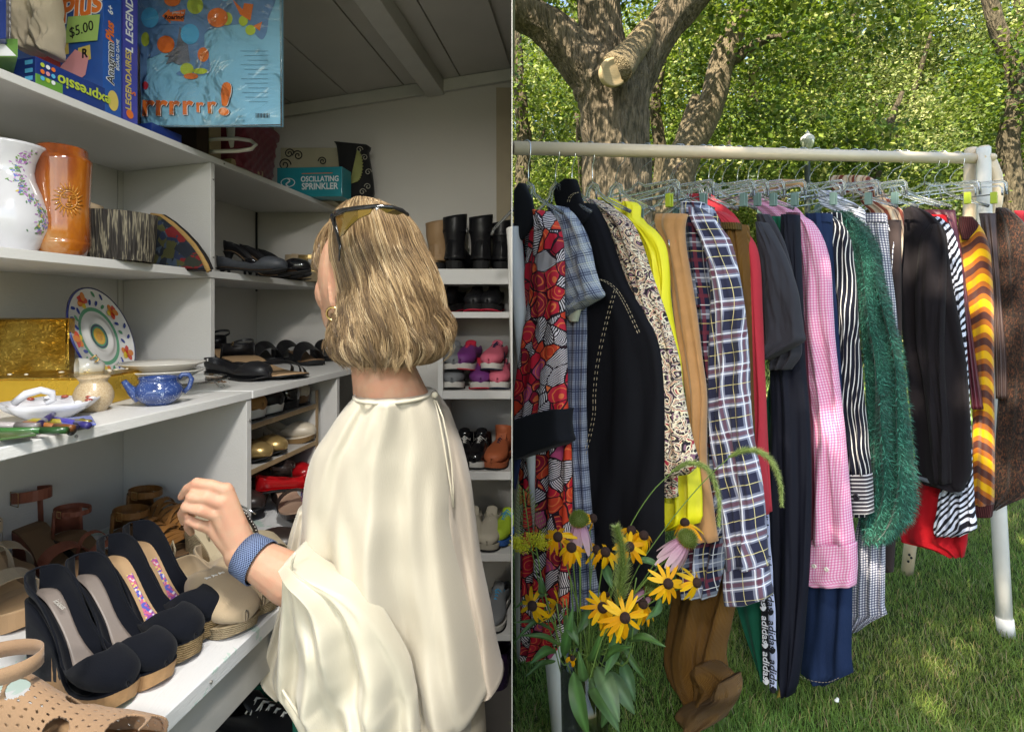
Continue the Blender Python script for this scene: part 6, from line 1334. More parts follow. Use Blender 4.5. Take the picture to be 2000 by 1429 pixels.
# clear sleeve: wrinkled sheet just in front
n = NT('clear_film'); g = n.new('ShaderNodeBsdfGlossy'); g.inputs['Roughness'].default_value = .07; tr = n.new('ShaderNodeBsdfTransparent'); fz = n.new('ShaderNodeFresnel'); fz.inputs[0].default_value = 1.5; c_ = n.coord()
bp = n.new('ShaderNodeBump'); bp.inputs['Strength'].default_value = .8; bp.inputs['Distance'].default_value = .02; n.put(bp.inputs['Height'], n.noise(c_, 9, 3, .5, 1.5)); n.put(g.inputs['Normal'], bp.outputs[0]); n.put(fz.inputs['Normal'], bp.outputs[0])
mx = n.new('ShaderNodeMixShader'); n.t.links.new(n.m_('MULTIPLY_ADD', fz.outputs[0], 1.2, .03), mx.inputs[0]); n.t.links.new(tr.outputs[0], mx.inputs[1]); n.t.links.new(g.outputs[0], mx.inputs[2]); n.t.links.new(mx.outputs[0], n.out.inputs[0]); M_film = n.m
V = []; Fc = []; nx, ny = 40, 50
for i in range(nx+1):
    for j in range(ny+1):
        u, v = i/nx, j/ny; x = 272+u*283; y = 249-v*290; q = noise.noise(Vector((u*4,v*4,2))); r_ = .010+.006*q+.004*abs(noise.noise(Vector((u*2+v*3,v*1.5-u*2,7))))*2; V.append(W(x, y, d)+Vector((0,-r_,0)))
Fc = [(i*(ny+1)+j,(i+1)*(ny+1)+j,(i+1)*(ny+1)+j+1,i*(ny+1)+j+1) for i in range(nx) for j in range(ny)]; mobj('plastic_sleeve', V, Fc, M_film, t, world=True)
m = MB(); m.tube([W(552,249,d)+Vector((0,-.008,0)), W(552,100,d)+Vector((0,-.010,0)), W(550,-40,d)+Vector((0,-.008,0))], .0022, k=6, flat=.4); m.tube([W(272,248,d)+Vector((0,-.008,0)), W(420,249,d)+Vector((0,-.012,0)), W(552,246,d)+Vector((0,-.008,0))], .0015, k=6, flat=.4); m.o('sleeve_edge', M_clear, t, world=True)
# things behind the book
A = SL(X_UF+.004, 1.36, .4448); t = thing('small_blue_box', 'small dark blue box under the picture book', 'box', A, group='small things under the picture book'); obox(A, AL*.10, DV*.15, UP*.022, 'carton', M_nvyb, t)
A = SL(X_UF+.03, 1.55, .4448); t = thing('wooden_block', 'brown and cream wooden boards standing behind the white hanger', 'board', A, group='small things under the picture book'); obox(A, AL*.05, DV*.2, UP*.12, 'plank', mat('dark_wood', (.05,.03,.02), .6), t); obox(A+AL*.053, AL*.05, DV*.2, UP*.13, 'plank', mat('cream_wood', (.42,.33,.2), .6), t)
A = SL(X_UF+.004, 1.66, .4448); t = thing('cream_board', 'cream wedge of board lying at the shelf edge below the white hanger', 'board', A, group='small things under the picture book'); obox(A, AL*.16, DV*.10, UP*.018, 'plank', mat('cream_wood', (.42,.33,.2)), t)
t = thing('plastic_hanger', 'white plastic hanger with flat arms lying under the picture book', 'hanger', W(450,290,1.6)); M_wp = mat('white_plastic', (.60,.58,.52), .35, bump=0)
m = MB(); m.tube([W(375,277,1.62),W(420,272,1.60),W(465,271,1.58),W(490,275,1.57),W(500,283,1.56),W(492,291,1.56),W(465,295,1.57),W(425,296,1.58),W(412,297,1.59)], .0055, k=8); m.o('loop', M_wp, t, world=True)
for x in (341,450): 
    m = MB(); m.tube([W(x,236,1.66),W(x+1,262,1.64),W(x+3,288 if x > 400 else 268,1.62)], [.014,.012,.005] if x > 400 else [.007,.006,.003], k=10, flat=.35, up=(1,0,0)); m.o('arm', M_wp, t, world=True)
# maroon basket: woven rows of bumps
t = thing('basket', 'maroon woven plastic basket with a folded rim', 'basket', SL(1.16,1.80,.4448)); M_bask = mat('maroon_wicker', (.15,.012,.028), .45, spec=.5, bump=.2)
def bask(a, b_, z0, z1, fl_): 
    pass
C0 = SL(1.155,1.80,.4448); V = []; Fc = []; nn = 96; rows_ = 40
for i in range(rows_+1):
    v = i/rows_; sx = .075+.014*v; sy = .125+.016*v
    for j in range(nn):
        q = 2*pi*j/nn; c, s = cos(q), sin(q); e = 1/max(abs(c)**6+abs(s)**6, 1e-9)**(1/6); bmp = .0028*sin(j*pi/2+(i//4)*pi)*sin(pi*(i % 4)/4) if v < .86 else (.007 if v < .99 else .0)
        V.append(C0+Vector((c*e*(sx+bmp), s*e*(sy+bmp), .172*v)))
for i in range(rows_):
    for j in range(nn): Fc.append((i*nn+j,i*nn+(j+1)%nn,(i+1)*nn+(j+1)%nn,(i+1)*nn+j))
mobj('body', V, Fc, M_bask, t, world=True, solid=.003)
A = C0+Vector((-.05,-.06,.170)); t = thing('green_book', 'green covered book lying on the maroon basket', 'book', A); obox(A, (.13,0,0), (0,.16,0), UP*.02, 'cover', mat('olive_cover', (.14,.17,.05), .5), t)
# turquoise sprinkler box
d = 2.13; A = W(541,372,d); B_ = W(668,384,d-.02); t = thing('sprinkler_box', 'turquoise sprinkler box with white lettering on the top shelf', 'box', A); xv = B_-A; xv.z = 0; zb = ZT; A.z = zb; M_tq = mat('turquoise_carton', (.008,.235,.29), .4, coat=.2, bump=0)
obox(A, xv, (.01,.085,0), UP*.112, 'carton', M_tq, t); BM = lambda u, v, e: basis(A+xv*u+UP*v+Vector((0,-e,0)), xv, UP)
text('OSCILLATING', .029, M_prt, t, BM(.66,.066,.0006), bold=.02, font_sx=.82); text('SPRINKLER', .034, M_prt, t, BM(.66,.038,.0006), bold=.02, font_sx=.86)
poly([(-.06,-.0012),(.06,-.0012),(.06,.0012),(-.06,.0012)], BM(.62,.088,.0006), M_ork, t)
m = MB(); m.tube([A+xv*.17+UP*.055+xv.normalized()*.027*cos(a)+UP*.016*sin(a)+Vector((0,-.001,0)) for a in [2*pi*i/28 for i in range(28)]], .0016, k=5, closed=True); m.tube([A+xv*.17+UP*(.055+q)+xv.normalized()*(.008*sin(q*220))+Vector((0,-.001,0)) for q in (-.015,-.010,-.005,0,.005,.010,.015)], .003, k=5, flat=.3); m.o('printed_mark', M_prt, t, world=True)
# cream scroll box and black shell cushion
A = W(548,300,2.285); A.z = ZT; t = thing('scroll_box', 'cream storage box with black scroll print behind the turquoise box', 'box', A); M_crm = mat('cream_card', (.44,.40,.28), .6); obox(A, (.245,0,0), (0,.05,0), UP*.235, 'carton', M_crm, t); obox(A+Vector((.02,-.105,0)), (.225,0,0), (0,.10,0), UP*.0005, 'paper', M_crm, t)
def scroll(c, r, turns, Mx, m, par, th=.002, flip=1):
    b = MB(); b.tube([c+Mx @ Vector((flip*(r*(1-i/40*.85))*cos(i/40*turns*2*pi), r*(1-i/40*.85)*sin(i/40*turns*2*pi), .001)) for i in range(41)], th, k=5, flat=.4); b.o('printed_scroll', m, par, world=True)
Mv = basis(Vector((0,0,0)), (1,0,0), (0,0,1)).to_3x3()
for x, y, r, fl_ in ((565,300,.020,1),(582,304,.022,-1),(556,322,.026,1),(630,315,.018,-1),(645,372,.015,1)): scroll(W(x, y, 2.28), r, 1.6, Mv, M_blk_i, t, .0022, fl_)
t = thing('shell_cushion', 'black cushion with a pale green embroidered shell and scrolls', 'cushion', W(695,390,2.26)); fr = Frame(695, 2.26, 90); loft('cover', fr, [(280,655,662),(284,657,718),(300,660,721),(340,664,728),(375,668,732),(384,670,730),(388,680,722)], mat('black_velvet', (.012,.012,.013), .9, sheen=.2), t, .026, nv=24, profile=3)
b = MB(); Mshell = mat('pale_green_thread', (.30,.32,.12), .8); cx = fr.wp(694,334,.034)
for i in range(13): a = -1.25+2.5*i/12; b.tube([cx+Vector((-.012,0,-.06)), cx+Vector((.012+.028*cos(a),-.004,.012+.062*sin(a)))], [.0015,.0045], k=6, flat=.6)
b.o('shell_motif', Mshell, t, world=True)
for x, y, fl_ in ((706,297,1),(716,312,-1),(723,340,1),(722,368,-1),(712,378,1),(682,372,1)): scroll(fr.wp(x, y, .030), .014, 1.3, Mv, mat('silver_thread', (.38,.36,.30), .7), t, .0017, fl_)
# ------------------------------------------------------------------ second shelf
ZS = ZC+.1222
def gloss(name, rgb, rough=.12, **kw): return mat(name, rgb, rough, spec=.6, coat=.5, bump=0, **kw)
M_porc = gloss('white_porcelain', (.62,.62,.66), .14, var=.04)
d = 1.10; s = d/F; C = W(14,487,d); C.z = ZS; t = thing('white_vase', 'white porcelain vase with scalloped rim and painted flowers at the left edge', 'vase', C)
pv = [(0,0),(44*s,0),(46*s,4*s),(55*s,22*s),(64*s,45*s),(66*s,60*s),(63*s,85*s),(54*s,115*s),(44*s,140*s),(41*s,158*s),(44*s,175*s),(51*s,190*s),(59*s,203*s),(61*s,208*s),(58*s,206*s),(49*s,190*s),(40*s,170*s),(38*s,150*s)]
pvk = [(z, r) for r, z in pv[1:14]]
m = MB(); m.lathe(pv, (0,0,0), 64, wob=lambda q, z: 1+(.012*sin(26*q) if z > 200*s else 0)); m.o('body', M_porc, t)
R = random.Random(8); decs = [('painted_leaf',(.16,.30,.08)),('painted_leaf',(.10,.20,.12)),('painted_petal',(.36,.16,.40)),('painted_petal',(.50,.30,.55)),('painted_petal',(.10,.18,.55)),('painted_petal',(.62,.50,.10))]
groups = [MB() for _ in decs]
for i in range(260):
    h = R.random(); z = (35+160*h)*s; band = -.20+.30*sin(h*6.0+.6)+R.gauss(0,.13); g_ = R.choices(range(6), [6,4,5,4,2,.6])[0]; r = lerpk(pvk, z); q = band; 
    nrm = Vector((cos(q), sin(q), 0)); tn = Vector((-sin(q), cos(q), 0)); up_ = Vector((cos(q)*(lerpk(pvk, z+.002)-lerpk(pvk, z-.002))/.004, sin(q)*(lerpk(pvk, z+.002)-lerpk(pvk, z-.002))/.004, 1)).normalized(); n_ = tn.cross(up_)
    c = nrm*r+Vector((0,0,z)); a = R.uniform(0, pi); l = R.uniform(.0022,.0042); w_ = l*.42; e1 = tn*cos(a)+up_*sin(a); e2 = n_.cross(e1); k = 8
    groups[g_].prism([c+n_*.0003+e1*l*cos(2*pi*j/k)+e2*w_*sin(2*pi*j/k) for j in range(k)], None, n_*.0003)
for (nm, cl), g_ in zip(decs, groups):
    if g_.v: o = g_.o(nm+'s', mat(nm+str(round(cl[0]*100)), cl, .4, bump=0), t, smooth=False); o['kind'] = 'stuff'
# orange vase
d = 1.17; s = d/F; C = W(121,499,d); C.z = ZS; t = thing('amber_vase', 'amber glazed bamboo shaped vase with a sun face in relief', 'vase', C)
n = NT('amber_glaze'); c_ = n.coord(scale=(1,1,.30)); a_ = n.noise(c_, 22, 5, .6, .5); b_ = n.noise(n.coord(), 7, 3); col = n.ramp(n.m_('MULTIPLY_ADD', b_, .55, n.m_('MULTIPLY', a_, .5)), [(.34,(.10,.020,.005)),(.46,(.26,.055,.008)),(.58,(.40,.12,.012)),(.74,(.52,.34,.18))]); n.bump(a_, .3, .003); M_amb = n.fin(col, .13, spec=.6, coat=.6)
pr = [(0,0),(36*s,0),(38*s,2*s),(42*s,10*s),(46*s,20*s),(47*s,25*s),(45.5*s,27*s),(46.5*s,30*s),(45*s,60*s),(44.5*s,100*s),(46*s,140*s),(48*s,180*s),(48.5*s,186*s),(46*s,190*s),(41.5*s,193*s),(41.5*s,205*s),(40*s,209*s),(36*s,208*s),(35*s,190*s),(34*s,100*s)]
m = MB(); m.lathe(pr, (0,0,0), 56); m.o('body', M_amb, t)
rad = 45.5*s
def onv(x, z, e=0.0): q = -.89+.22+x/rad; return Vector((cos(q)*(rad+e), sin(q)*(rad+e), z))
zc = 103*s; M_rel = mat('amber_relief', (.50,.20,.03), .18, coat=.5, bump=0); m = MB(); u_ = s
for i in range(22):
    a = 2*pi*i/22; r0, r1 = 17*u_, (27+3*(i % 2))*u_; m.tube([onv(cos(a)*r0*.85, zc+sin(a)*r0*1.15, .0005), onv(cos(a+.1)*r1*.85, zc+sin(a+.1)*r1*1.15, .0008)], [.0022,.0008], k=5)
m.tube([onv(cos(a)*13*u_, zc+sin(a)*17*u_, .0008) for a in [2*pi*i/24 for i in range(24)]], .0014, k=5, closed=True)
for sg in (-1, 1):
    m.tube([onv(sg*6*u_+4*u_*cos(a), zc+5*u_+2.2*u_*sin(a), .0012) for a in [2*pi*i/10 for i in range(10)]], .0009, k=4, closed=True); m.ell(onv(sg*6*u_, zc+5*u_, .0008), (.0016,.0016,.0014), k=6, m=4); m.tube([onv(sg*2*u_, zc+9*u_, .001), onv(sg*7*u_, zc+11*u_, .001), onv(sg*11*u_, zc+8*u_, .001)], .0010, k=4)
m.tube([onv(0, zc+8*u_, .001), onv(.5*u_, zc, .003), onv(0, zc-4*u_, .004)], [.0012,.0018,.0026], k=6); m.tube([onv(-5*u_, zc-9*u_, .001), onv(0, zc-8*u_, .002), onv(5*u_, zc-9*u_, .001)], .0016, k=5); m.tube([onv(-4*u_, zc-11*u_, .001), onv(0, zc-12.5*u_, .002), onv(4*u_, zc-11*u_, .001)], .0016, k=5)
m.o('sun_relief', M_rel, t)
# pleated striped basket with a dowel
d = 1.31; s = d/F; C = W(232,512,d); C.z = ZS; t = thing('pleated_shade', 'dark grey and cream pleated fabric shade beside the amber vase', 'lampshade', C)
n = NT('pleated_fabric'); tc = n.coord(); U, V_ = n.uv(); a_ = n.noise(n.coord(scale=(1,1,.035)), 120, 3, .6); col = n.ramp(a_, [(.38,(.018,.015,.014)),(.50,(.045,.04,.035)),(.56,(.24,.21,.15)),(.62,(.03,.026,.022))]); M_ple = n.fin(col, .8)
m = MB(); m.lathe([(55*s,0),(58*s,20*s),(61*s,60*s),(63*s,92*s),(58*s,93*s),(54*s,60*s)], (0,0,0), 360, wob=lambda q, z: 1+.030*abs(sin(27*q+.5*sin(z*60)+.4*sin(5*q)))); m.o('pleats', M_ple, t)
m = MB(); m.tube([W(172,402,1.25), W(197,410,1.28)], .0095, k=14); tag(m.o('wooden_dowel', mat('pale_wood', (.42,.31,.2), .7)), 'short pale wooden dowel lying behind the amber vase', 'dowel')
# tapestry bag
d = 1.50; fr = Frame(350, d, 80); t = thing('tapestry_pouch', 'tapestry pouch with ochre border, black piping and red and blue picture', 'pouch', W(352,527,d))
n = NT('tapestry'); v = n.vor(n.coord(scale=(1,1,1)), 38); sp = n.new('ShaderNodeSeparateColor'); n.put(sp.inputs[0], v.outputs['Color']); q = n.noise(n.coord(), 22, 3); col = n.ramp(n.m_('MULTIPLY_ADD', sp.outputs[0], .5, n.m_('MULTIPLY', q, .55)), [(.25,(.010,.014,.022)),(.40,(.035,.055,.085)),(.5,(.055,.055,.02)),(.60,(.014,.022,.05)),(.68,(.13,.010,.012)),(.76,(.02,.024,.018))], 'CONSTANT'); wz = n.noise(n.coord(), 900, 2); n.bump(wz, .5, .001); M_tap = n.fin(col, .9)
loft('body', fr, [(424,306,324),(434,296,340),(450,292,362),(480,290,390),(505,290,408),(526,292,414)], M_tap, t, .030, nv=24, profile=2)
edge = [(290,445),(296,430),(308,422),(325,424),(345,437),(368,457),(388,478),(402,498),(412,516),(417,527)]
m = MB(); m.tube([fr.wp(x-3, y+4, .012) for x, y in edge], [.006,.010,.012,.012,.012,.011,.010,.009,.009,.008], k=10, flat=.5); m.o('border', mat('ochre_weave', (.33,.20,.07), .9, bump=.5, bs=500), t, world=True)
m = MB(); m.tube([fr.wp(x, y-1, .006) for x, y in edge], .0045, k=8); m.tube([fr.wp(288,524,.02), fr.wp(330,527,.03), fr.wp(418,529,.01)], .003, k=6); m.o('piping', mat('black_fringe', (.012,.01,.01), .95), t, world=True)
# ------------------------------------------------------------------ third shelf
Z3s = ZC-.1757+.0004
def p3(px, py): P = at_shelf(-.1757, px, py); P.z = Z3s; return P
n = NT('gold_foil'); c_ = n.coord(scale=(1,1,2.2)); a_ = n.noise(c_, 34, 4, .7, 1.2); n.bump(a_, .9, .006); M_foil = n.fin(n.ramp(n.noise(n.coord(), 9, 3), [(.35,(.55,.28,.03)),(.65,(.85,.60,.14))]), .16, metal=1, spec=.5)
A = W(-30,742,1.26); A.z = Z3s; t = thing('gold_box', 'open gift box covered in crinkled gold foil', 'gift box', A); obox(A+Vector((0,.02,0)), (.166,.010,0), (-.008,.03,.0), UP*.166, 'lid', M_foil, t, bevel=.003)
m = MB(); Lq = [A+Vector((.003,.017,.003)), A+Vector((.163,.027,.003)), A+Vector((.163,.027,.162)), A+Vector((.003,.017,.162))]; m.tube(Lq, .004, k=6, closed=True); m.o('lid_rim', M_foil, t, world=True)
B_ = W(-40,800,1.03); B_.z = Z3s; obox(B_, (.205,.012,0), (-.02,.17,0), UP*.052, 'base', mat('gold_card', (.68,.42,.05), .28, metal=.6, var=.15), t, bevel=.002); obox(B_+Vector((.004,.006,.052)), (.197,.010,0), (-.018,.155,0), UP*.004, 'rim', M_foil, t, bevel=.001)
R = random.Random(2); m = MB()
for i in range(10): c = B_+Vector((R.uniform(.02,.18), R.uniform(.03,.15), .060)); m.ell(c, (R.uniform(.003,.006), R.uniform(.003,.005), .002), k=7, m=5)
tag(m.o('shell_pieces', mat('pearl', (.55,.50,.42), .3, coat=.3)), 'small pearly trinkets lying in the open gold box', 'trinkets', kind='stuff')
# standing plate
C = W(196,656,1.42); e1 = Vector((-.29,-.036,.956)).normalized(); e2 = Vector((-.12,.975,0)).normalized(); e2 = (e2-e1*e2.dot(e1)).normalized(); nn_ = e2.cross(e1); nn_ = nn_ if nn_.dot(Vector((0,0,ZC))-C) > 0 else -nn_; Rp = .127
MP = Matrix((e2, e1, e2.cross(e1))).transposed(); sg = 1 if (MP @ Vector((0,0,1))).dot(nn_) > 0 else -1
t = thing('serving_plate', 'large painted plate with red flowers and a green ring, leaning on the back panel', 'plate', C)
def plz(r): return sg*(-.004+.020*max(0,(r-.55))**1.2*1.6+ (.006*exp(-((r-.36)/.05)**2)))
prof = [(r*Rp/1.0, plz(r)) for r in [0,.1,.2,.26,.30,.34,.38,.42,.5,.6,.7,.8,.9,.97,1.0]]
def pmat():
    n = NT('painted_plate'); tc = n.coord(); ln = n.new('ShaderNodeVectorMath', operation='LENGTH'); n.put(ln.inputs[0], tc); r = ln.outputs['Value']
    return n.fin(n.ramp(n.m_('DIVIDE', r, Rp), [(0,(.62,.30,.02)),(.10,(.70,.40,.03)),(.155,(.62,.32,.02)),(.17,(.05,.28,.12)),(.21,(.01,.03,.12)),(.245,(.05,.28,.12)),(.26,(.66,.65,.63)),(.52,(.06,.30,.16)),(.60,(.66,.65,.63)),(.965,(.01,.02,.16))], 'CONSTANT'), .12, spec=.6, coat=.5)
m = MB(); k = 64; V = []
for r, z in prof:
    for j in range(k): q = 2*pi*j/k; V.append(MP @ Vector((r*cos(q), r*sin(q), z)))
mobj('plate_body', V, [(i*k+j,i*k+(j+1)%k,(i+1)*k+(j+1)%k,(i+1)*k+j) for i in range(len(prof)-1) for j in range(k)], pmat(), t, solid=.004)
def pet(r, a, l, w_, ori, cl, e=.0032):
    c = MP @ Vector((r*Rp*cos(a), r*Rp*sin(a), plz(r)+sg*e)); ex = MP @ Vector((cos(ori), sin(ori), 0)); ey = MP @ Vector((-sin(ori), cos(ori), 0)); b = MB(); b.prism([c+ex*l*cos(2*pi*j/14)+ey*w_*sin(2*pi*j/14) for j in range(14)], None, MP @ Vector((0,0,sg*.0004))); return b.o('painted_petal' if cl[0] > .1 else 'painted_leaf', mat('plate_paint%d' % int(cl[0]*100+cl[2]*10), cl, .2, coat=.5, bump=0), t, smooth=False)
for i in range(5):
    a = radians(40+72*i)
    for j, cl in enumerate([(.60,.03,.02),(.70,.20,.02),(.72,.52,.04),(.62,.05,.02),(.70,.45,.04)]): o_ = a*1.3+2*pi*j/5; pet(.78, a, 0, 0, 0, cl) if False else None; r2 = .78; cc = Vector((r2*cos(a)+.075*cos(o_), r2*sin(a)+.075*sin(o_), 0)); pet(cc.length, atan2(cc.y, cc.x), .0125, .0085, o_, cl, .0032+.0003*j)
    for j in range(5): b_ = a+radians(20+8*j); pet(.70+.17*(j % 2), b_, .0095, .0045, b_+(.6 if j % 2 else -.5), (.015,.04,.25) if (j+i) % 3 else (.05,.26,.12))
# cup lying on its side on the gold box
t = thing('small_cup', 'small white and gold cup lying on its side on the gold box rim', 'cup', W(165,718,1.15)); Mx = basis(Vector((0,0,0)), (1,.5,.25), (0,0,1)).to_3x3(); Rz = Matrix(((0,0,1),(1,0,0),(0,1,0)))
AX = Vector((-.62,-.75,.05)).normalized(); Q = AX.to_track_quat('Z','Y').to_matrix(); m = MB(); m.lathe([(.0,-.036),(.011,-.036),(.016,-.030),(.0195,-.012),(.0205,.010),(.0195,.010),(.018,-.010),(.012,-.028),(0,-.030)], (-.004,0,.0), 28, M=Q); m.o('bowl', gloss('grey_porcelain', (.42,.42,.40), .2), t)
m = MB(); m.tube([Vector((.012,0,.018)),Vector((.024,0,.026)),Vector((.030,0,.018)),Vector((.022,0,.012))], .002, k=6); m.o('handle', M_goldl, t)
# beige jar
P = p3(183,802); t = thing('stoneware_jar', 'small beige crackled stoneware jar in front of the plate', 'jar', P); s = P.y/F
n = NT('crackle_glaze'); v = n.vor(n.coord(), 230, 'DISTANCE_TO_EDGE').outputs[0]; f_ = n.m_('LESS_THAN', v, .10); nz = n.noise(n.coord(), 60, 4); col = n.mix(n.m_('MULTIPLY', f_, .6), n.mix(nz, (.38,.26,.15), (.46,.34,.2)), (.55,.45,.3)); n.bump(v, -.5, .001); M_crk = n.fin(col, .35, spec=.5, coat=.2)
m = MB(); m.lathe([(0,0),(22*s,0),(23*s,5*s),(29*s,12*s),(33*s,24*s),(33*s,34*s),(29*s,46*s),(23*s,54*s),(22*s,57*s),(26*s,63*s),(28*s,66*s),(26*s,67*s),(21*s,60*s),(19*s,50*s)], (0,0,0), 40); m.o('body', M_crk, t)
# blue pot with spout
P = p3(297,793); P.y += .02; s = P.y/F; t = thing('blue_pot', 'speckled cobalt blue spouted pot with a ring handle', 'teapot', P, .58)
n = NT('speckled_cobalt'); nz = n.noise(n.coord(), 330, 2, .7); b2 = n.noise(n.coord(), 60, 3); col = n.mix(n.m_('GREATER_THAN', n.m_('MULTIPLY_ADD', b2, .3, nz), .80), n.mix(b2, (.012,.030,.12), (.035,.08,.26)), (.35,.42,.55)); M_cob = n.fin(col, .15, spec=.6, coat=.5)
m = MB(); m.lathe([(0,0),(23*s,0),(24*s,3*s),(34*s,9*s),(41*s,19*s),(42*s,28*s),(38*s,38*s),(33*s,43*s),(33*s,50*s),(35*s,53*s),(33*s,54*s),(30*s,48*s),(32*s,40*s)], (0,0,0), 40); m.o('body', M_cob, t)
m = MB(); m.tube([Vector((-30*s,-.004,16*s)),Vector((-42*s,-.006,28*s)),Vector((-50*s,-.007,40*s)),Vector((-56*s,-.008,50*s))], [.012,.009,.0065,.005], k=12, cap=False); m.o('spout', M_cob, t)
m = MB(); m.tube([Vector((33*s,0,48*s)),Vector((40*s,0,56*s)),Vector((51*s,0,55*s)),Vector((56*s,0,46*s)),Vector((52*s,0,30*s)),Vector((42*s,0,20*s))], .0048, k=10); m.o('handle', M_cob, t)
# glass stand with white plates
C = Vector(((330-HX)/F*1.27, 1.27, Z3s)); t = thing('cake_stand', 'clear glass cake stand with beaded rim and curled feet', 'cake stand', C)
m = MB(); m.lathe([(0,.020),(.10,.020),(.122,.024),(.126,.027),(.122,.028),(.10,.0245),(0,.0245)], (0,0,0), 72, wob=lambda q, z: 1+(.012*sin(48*q) if z > .0235 else 0)); m.o('plate', M_glass, t)
for i in range(4):
    a = .5+pi/2*i; c, s_ = cos(a), sin(a); m = MB(); m.tube([(.085*c,.085*s_,.020),(.095*c,.095*s_,.014),(.100*c,.100*s_,.006),(.108*c,.108*s_,.002),(.112*c,.112*s_,.007)], .0028, k=7); m.o('foot', M_glass, t)
for i, lab in enumerate(['oval white serving dish, lower of the stack on the glass stand', 'oval white serving dish, upper of the stack on the glass stand']):
    C = Vector(((317-HX)/F*1.26, 1.26, Z3s+.026+.017*i)); t = thing('white_dish', lab, 'dish', C, group='white dishes on the glass stand'); m = MB(); m.lathe([(0,0),(.048,0),(.052,.002),(.070,.014),(.086,.022),(.0875,.0235),(.085,.0245),(.068,.018),(.050,.005),(0,.004)], (0,0,0), 48); o = m.o('body', gloss('ivory_porcelain', (.60,.57,.52), .14, var=.05), t)
# leaf dish with handle
P = p3(68,824); P.y += .03; t = thing('leaf_dish', 'white porcelain dish with a curled handle and painted berries at the left', 'dish', P, .7)
m = MB(); m.lathe([(0,.002),(.030,.0),(.034,.002),(.055,.016),(.066,.028),(.064,.030),(.052,.020),(.030,.006),(0,.006)], (0,0,0), 44, wob=lambda q, z: 1+(.10*sin(5*q) if z > .012 else .03*sin(5*q))); m.o('body', M_porc, t)
m = MB(); m.tube([(-.045,0,.030),(-.030,-.01,.045),(-.012,-.012,.050),(.002,-.010,.044),(.004,-.008,.032),(-.006,-.008,.026)], [.006,.0065,.006,.006,.005,.004], k=10); m.o('handle', M_porc, t)
for i in range(9):
    a = -.9+.42*i; m = MB(); m.ell((.057*cos(a), .057*sin(a), .029), (.006,.004,.003), k=8, m=5); m.o('painted_berry', mat('berry_glaze', (.28,.05,.03), .3, coat=.4, bump=0) if i % 2 else M_porc, t)
# pens, sticks and packets along the shelf edge
cols = [((.02,.02,.02),'black'),((.30,.24,.03),'olive'),((.06,.05,.28),'violet'),((.10,.14,.42),'pale blue'),((.03,.12,.03),'dark green'),((.28,.10,.03),'brown'),((.05,.10,.03),'mossy green'),((.04,.03,.10),'ink blue'),((.34,.30,.30),'silver')]
for i, (c, nm) in enumerate(cols):
    px, py = [(150,840),(120,833),(140,836),(152,832),(60,856),(95,848),(20,860),(90,838),(15,852)][i]; P = p3(px, py); a = 2.6+.18*((i*5) % 7)-.5
    t = thing('pen_packet' if i in (3,6) else 'felt_pen', '%s %s lying at the shelf edge' % (nm, 'card packet' if i in (3,6) else 'capped pen, one of the loose pile,'), 'packet' if i in (3,6) else 'pen', P+Vector((0,0,.001+.0012*i)), a, 'pens and packets at the shelf edge')
    if i in (3,6): m = MB(); m.box((0,0,.002), (.09,.040,.003)); m.o('card', mat('card_'+nm.replace(' ', '_'), c, .3, coat=.4, bump=0), t, bevel=.0008)
    else:
        m = MB(); m.tube([(-.05,0,.005),(-.015,0,.005)], .0052, k=10); m.o('cap', mat('cap_'+nm, tuple(v*.5 for v in c), .3, coat=.3, bump=0), t); m = MB(); m.tube([(-.015,0,.005),(.05,0,.005),(.062,0,.005)], [.0046,.0046,.0015], k=10); m.o('barrel', mat('barrel_'+nm, c, .3, coat=.3, bump=0), t)
# ------------------------------------------------------------------ the woman
n = NT('skin'); c_ = n.coord(); a_ = n.noise(c_, 34, 4, .6); b_ = n.noise(c_, 420, 3, .7); v_ = n.vor(c_, 900).outputs['Distance']
n.bump(n.m_('ADD', n.m_('MULTIPLY', b_, .6), n.m_('ADD', v_, n.m_('MULTIPLY', n.noise(n.coord(scale=(1,1,1)), 90, 3), .8))), .35, .0007)
M_skin = n.fin(n.mix(n.ramp(a_, [(.42,(0,0,0)),(.62,(1,1,1))]), (.56,.33,.22), (.585,.30,.20)), n.m_('MULTIPLY_ADD', a_, .2, .38), spec=.35, sss=.22)
DP = .93; PX = W(770, 613, DP); person = thing('person', 'person with blonde bob and cream satin blouse reaching towards the shoes, back turned', 'person', (PX.x, PX.y+.05, ZC+FLOORZ))
m = MB()
def cap_(P, R, k=16): m.tube(P, R, k=k); [m.ell(P[i], (R[i],)*3, k=14, m=8) for i in (0, len(P)-1)]
# head turned to the left and away
hc = W(713,543,.965); Rh = Matrix.Rotation(radians(50), 3, 'Z')
m.ell(hc, (.072,.092,.108), Rh, k=32, m=20)
fd = Rh @ Vector((0,1,0)); sd_ = Rh @ Vector((-1,0,0))
m.ell(hc+fd*.035+Vector((0,0,-.055)), (.054,.056,.062), Rh, k=24, m=14)                 # jaw
m.ell(hc+fd*.045+sd_*.030+Vector((0,0,-.025)), (.034,.036,.040), Rh, k=16, m=10)           # cheek
m.ell(hc+fd*.045-sd_*.030+Vector((0,0,-.025)), (.034,.036,.040), Rh, k=16, m=10)
m.tube([hc+fd*.088+Vector((0,0,.02)), hc+fd*.104+Vector((0,0,-.018)), hc+fd*.088+Vector((0,0,-.028))], [.008,.012,.009], k=10)   # nose
for s in (-1, 1): m.ell(hc+fd*.082+sd_*.030*s+Vector((0,0,.012)), (.014,.010,.010), Rh, k=10, m=6)   # eye sockets filled by lids
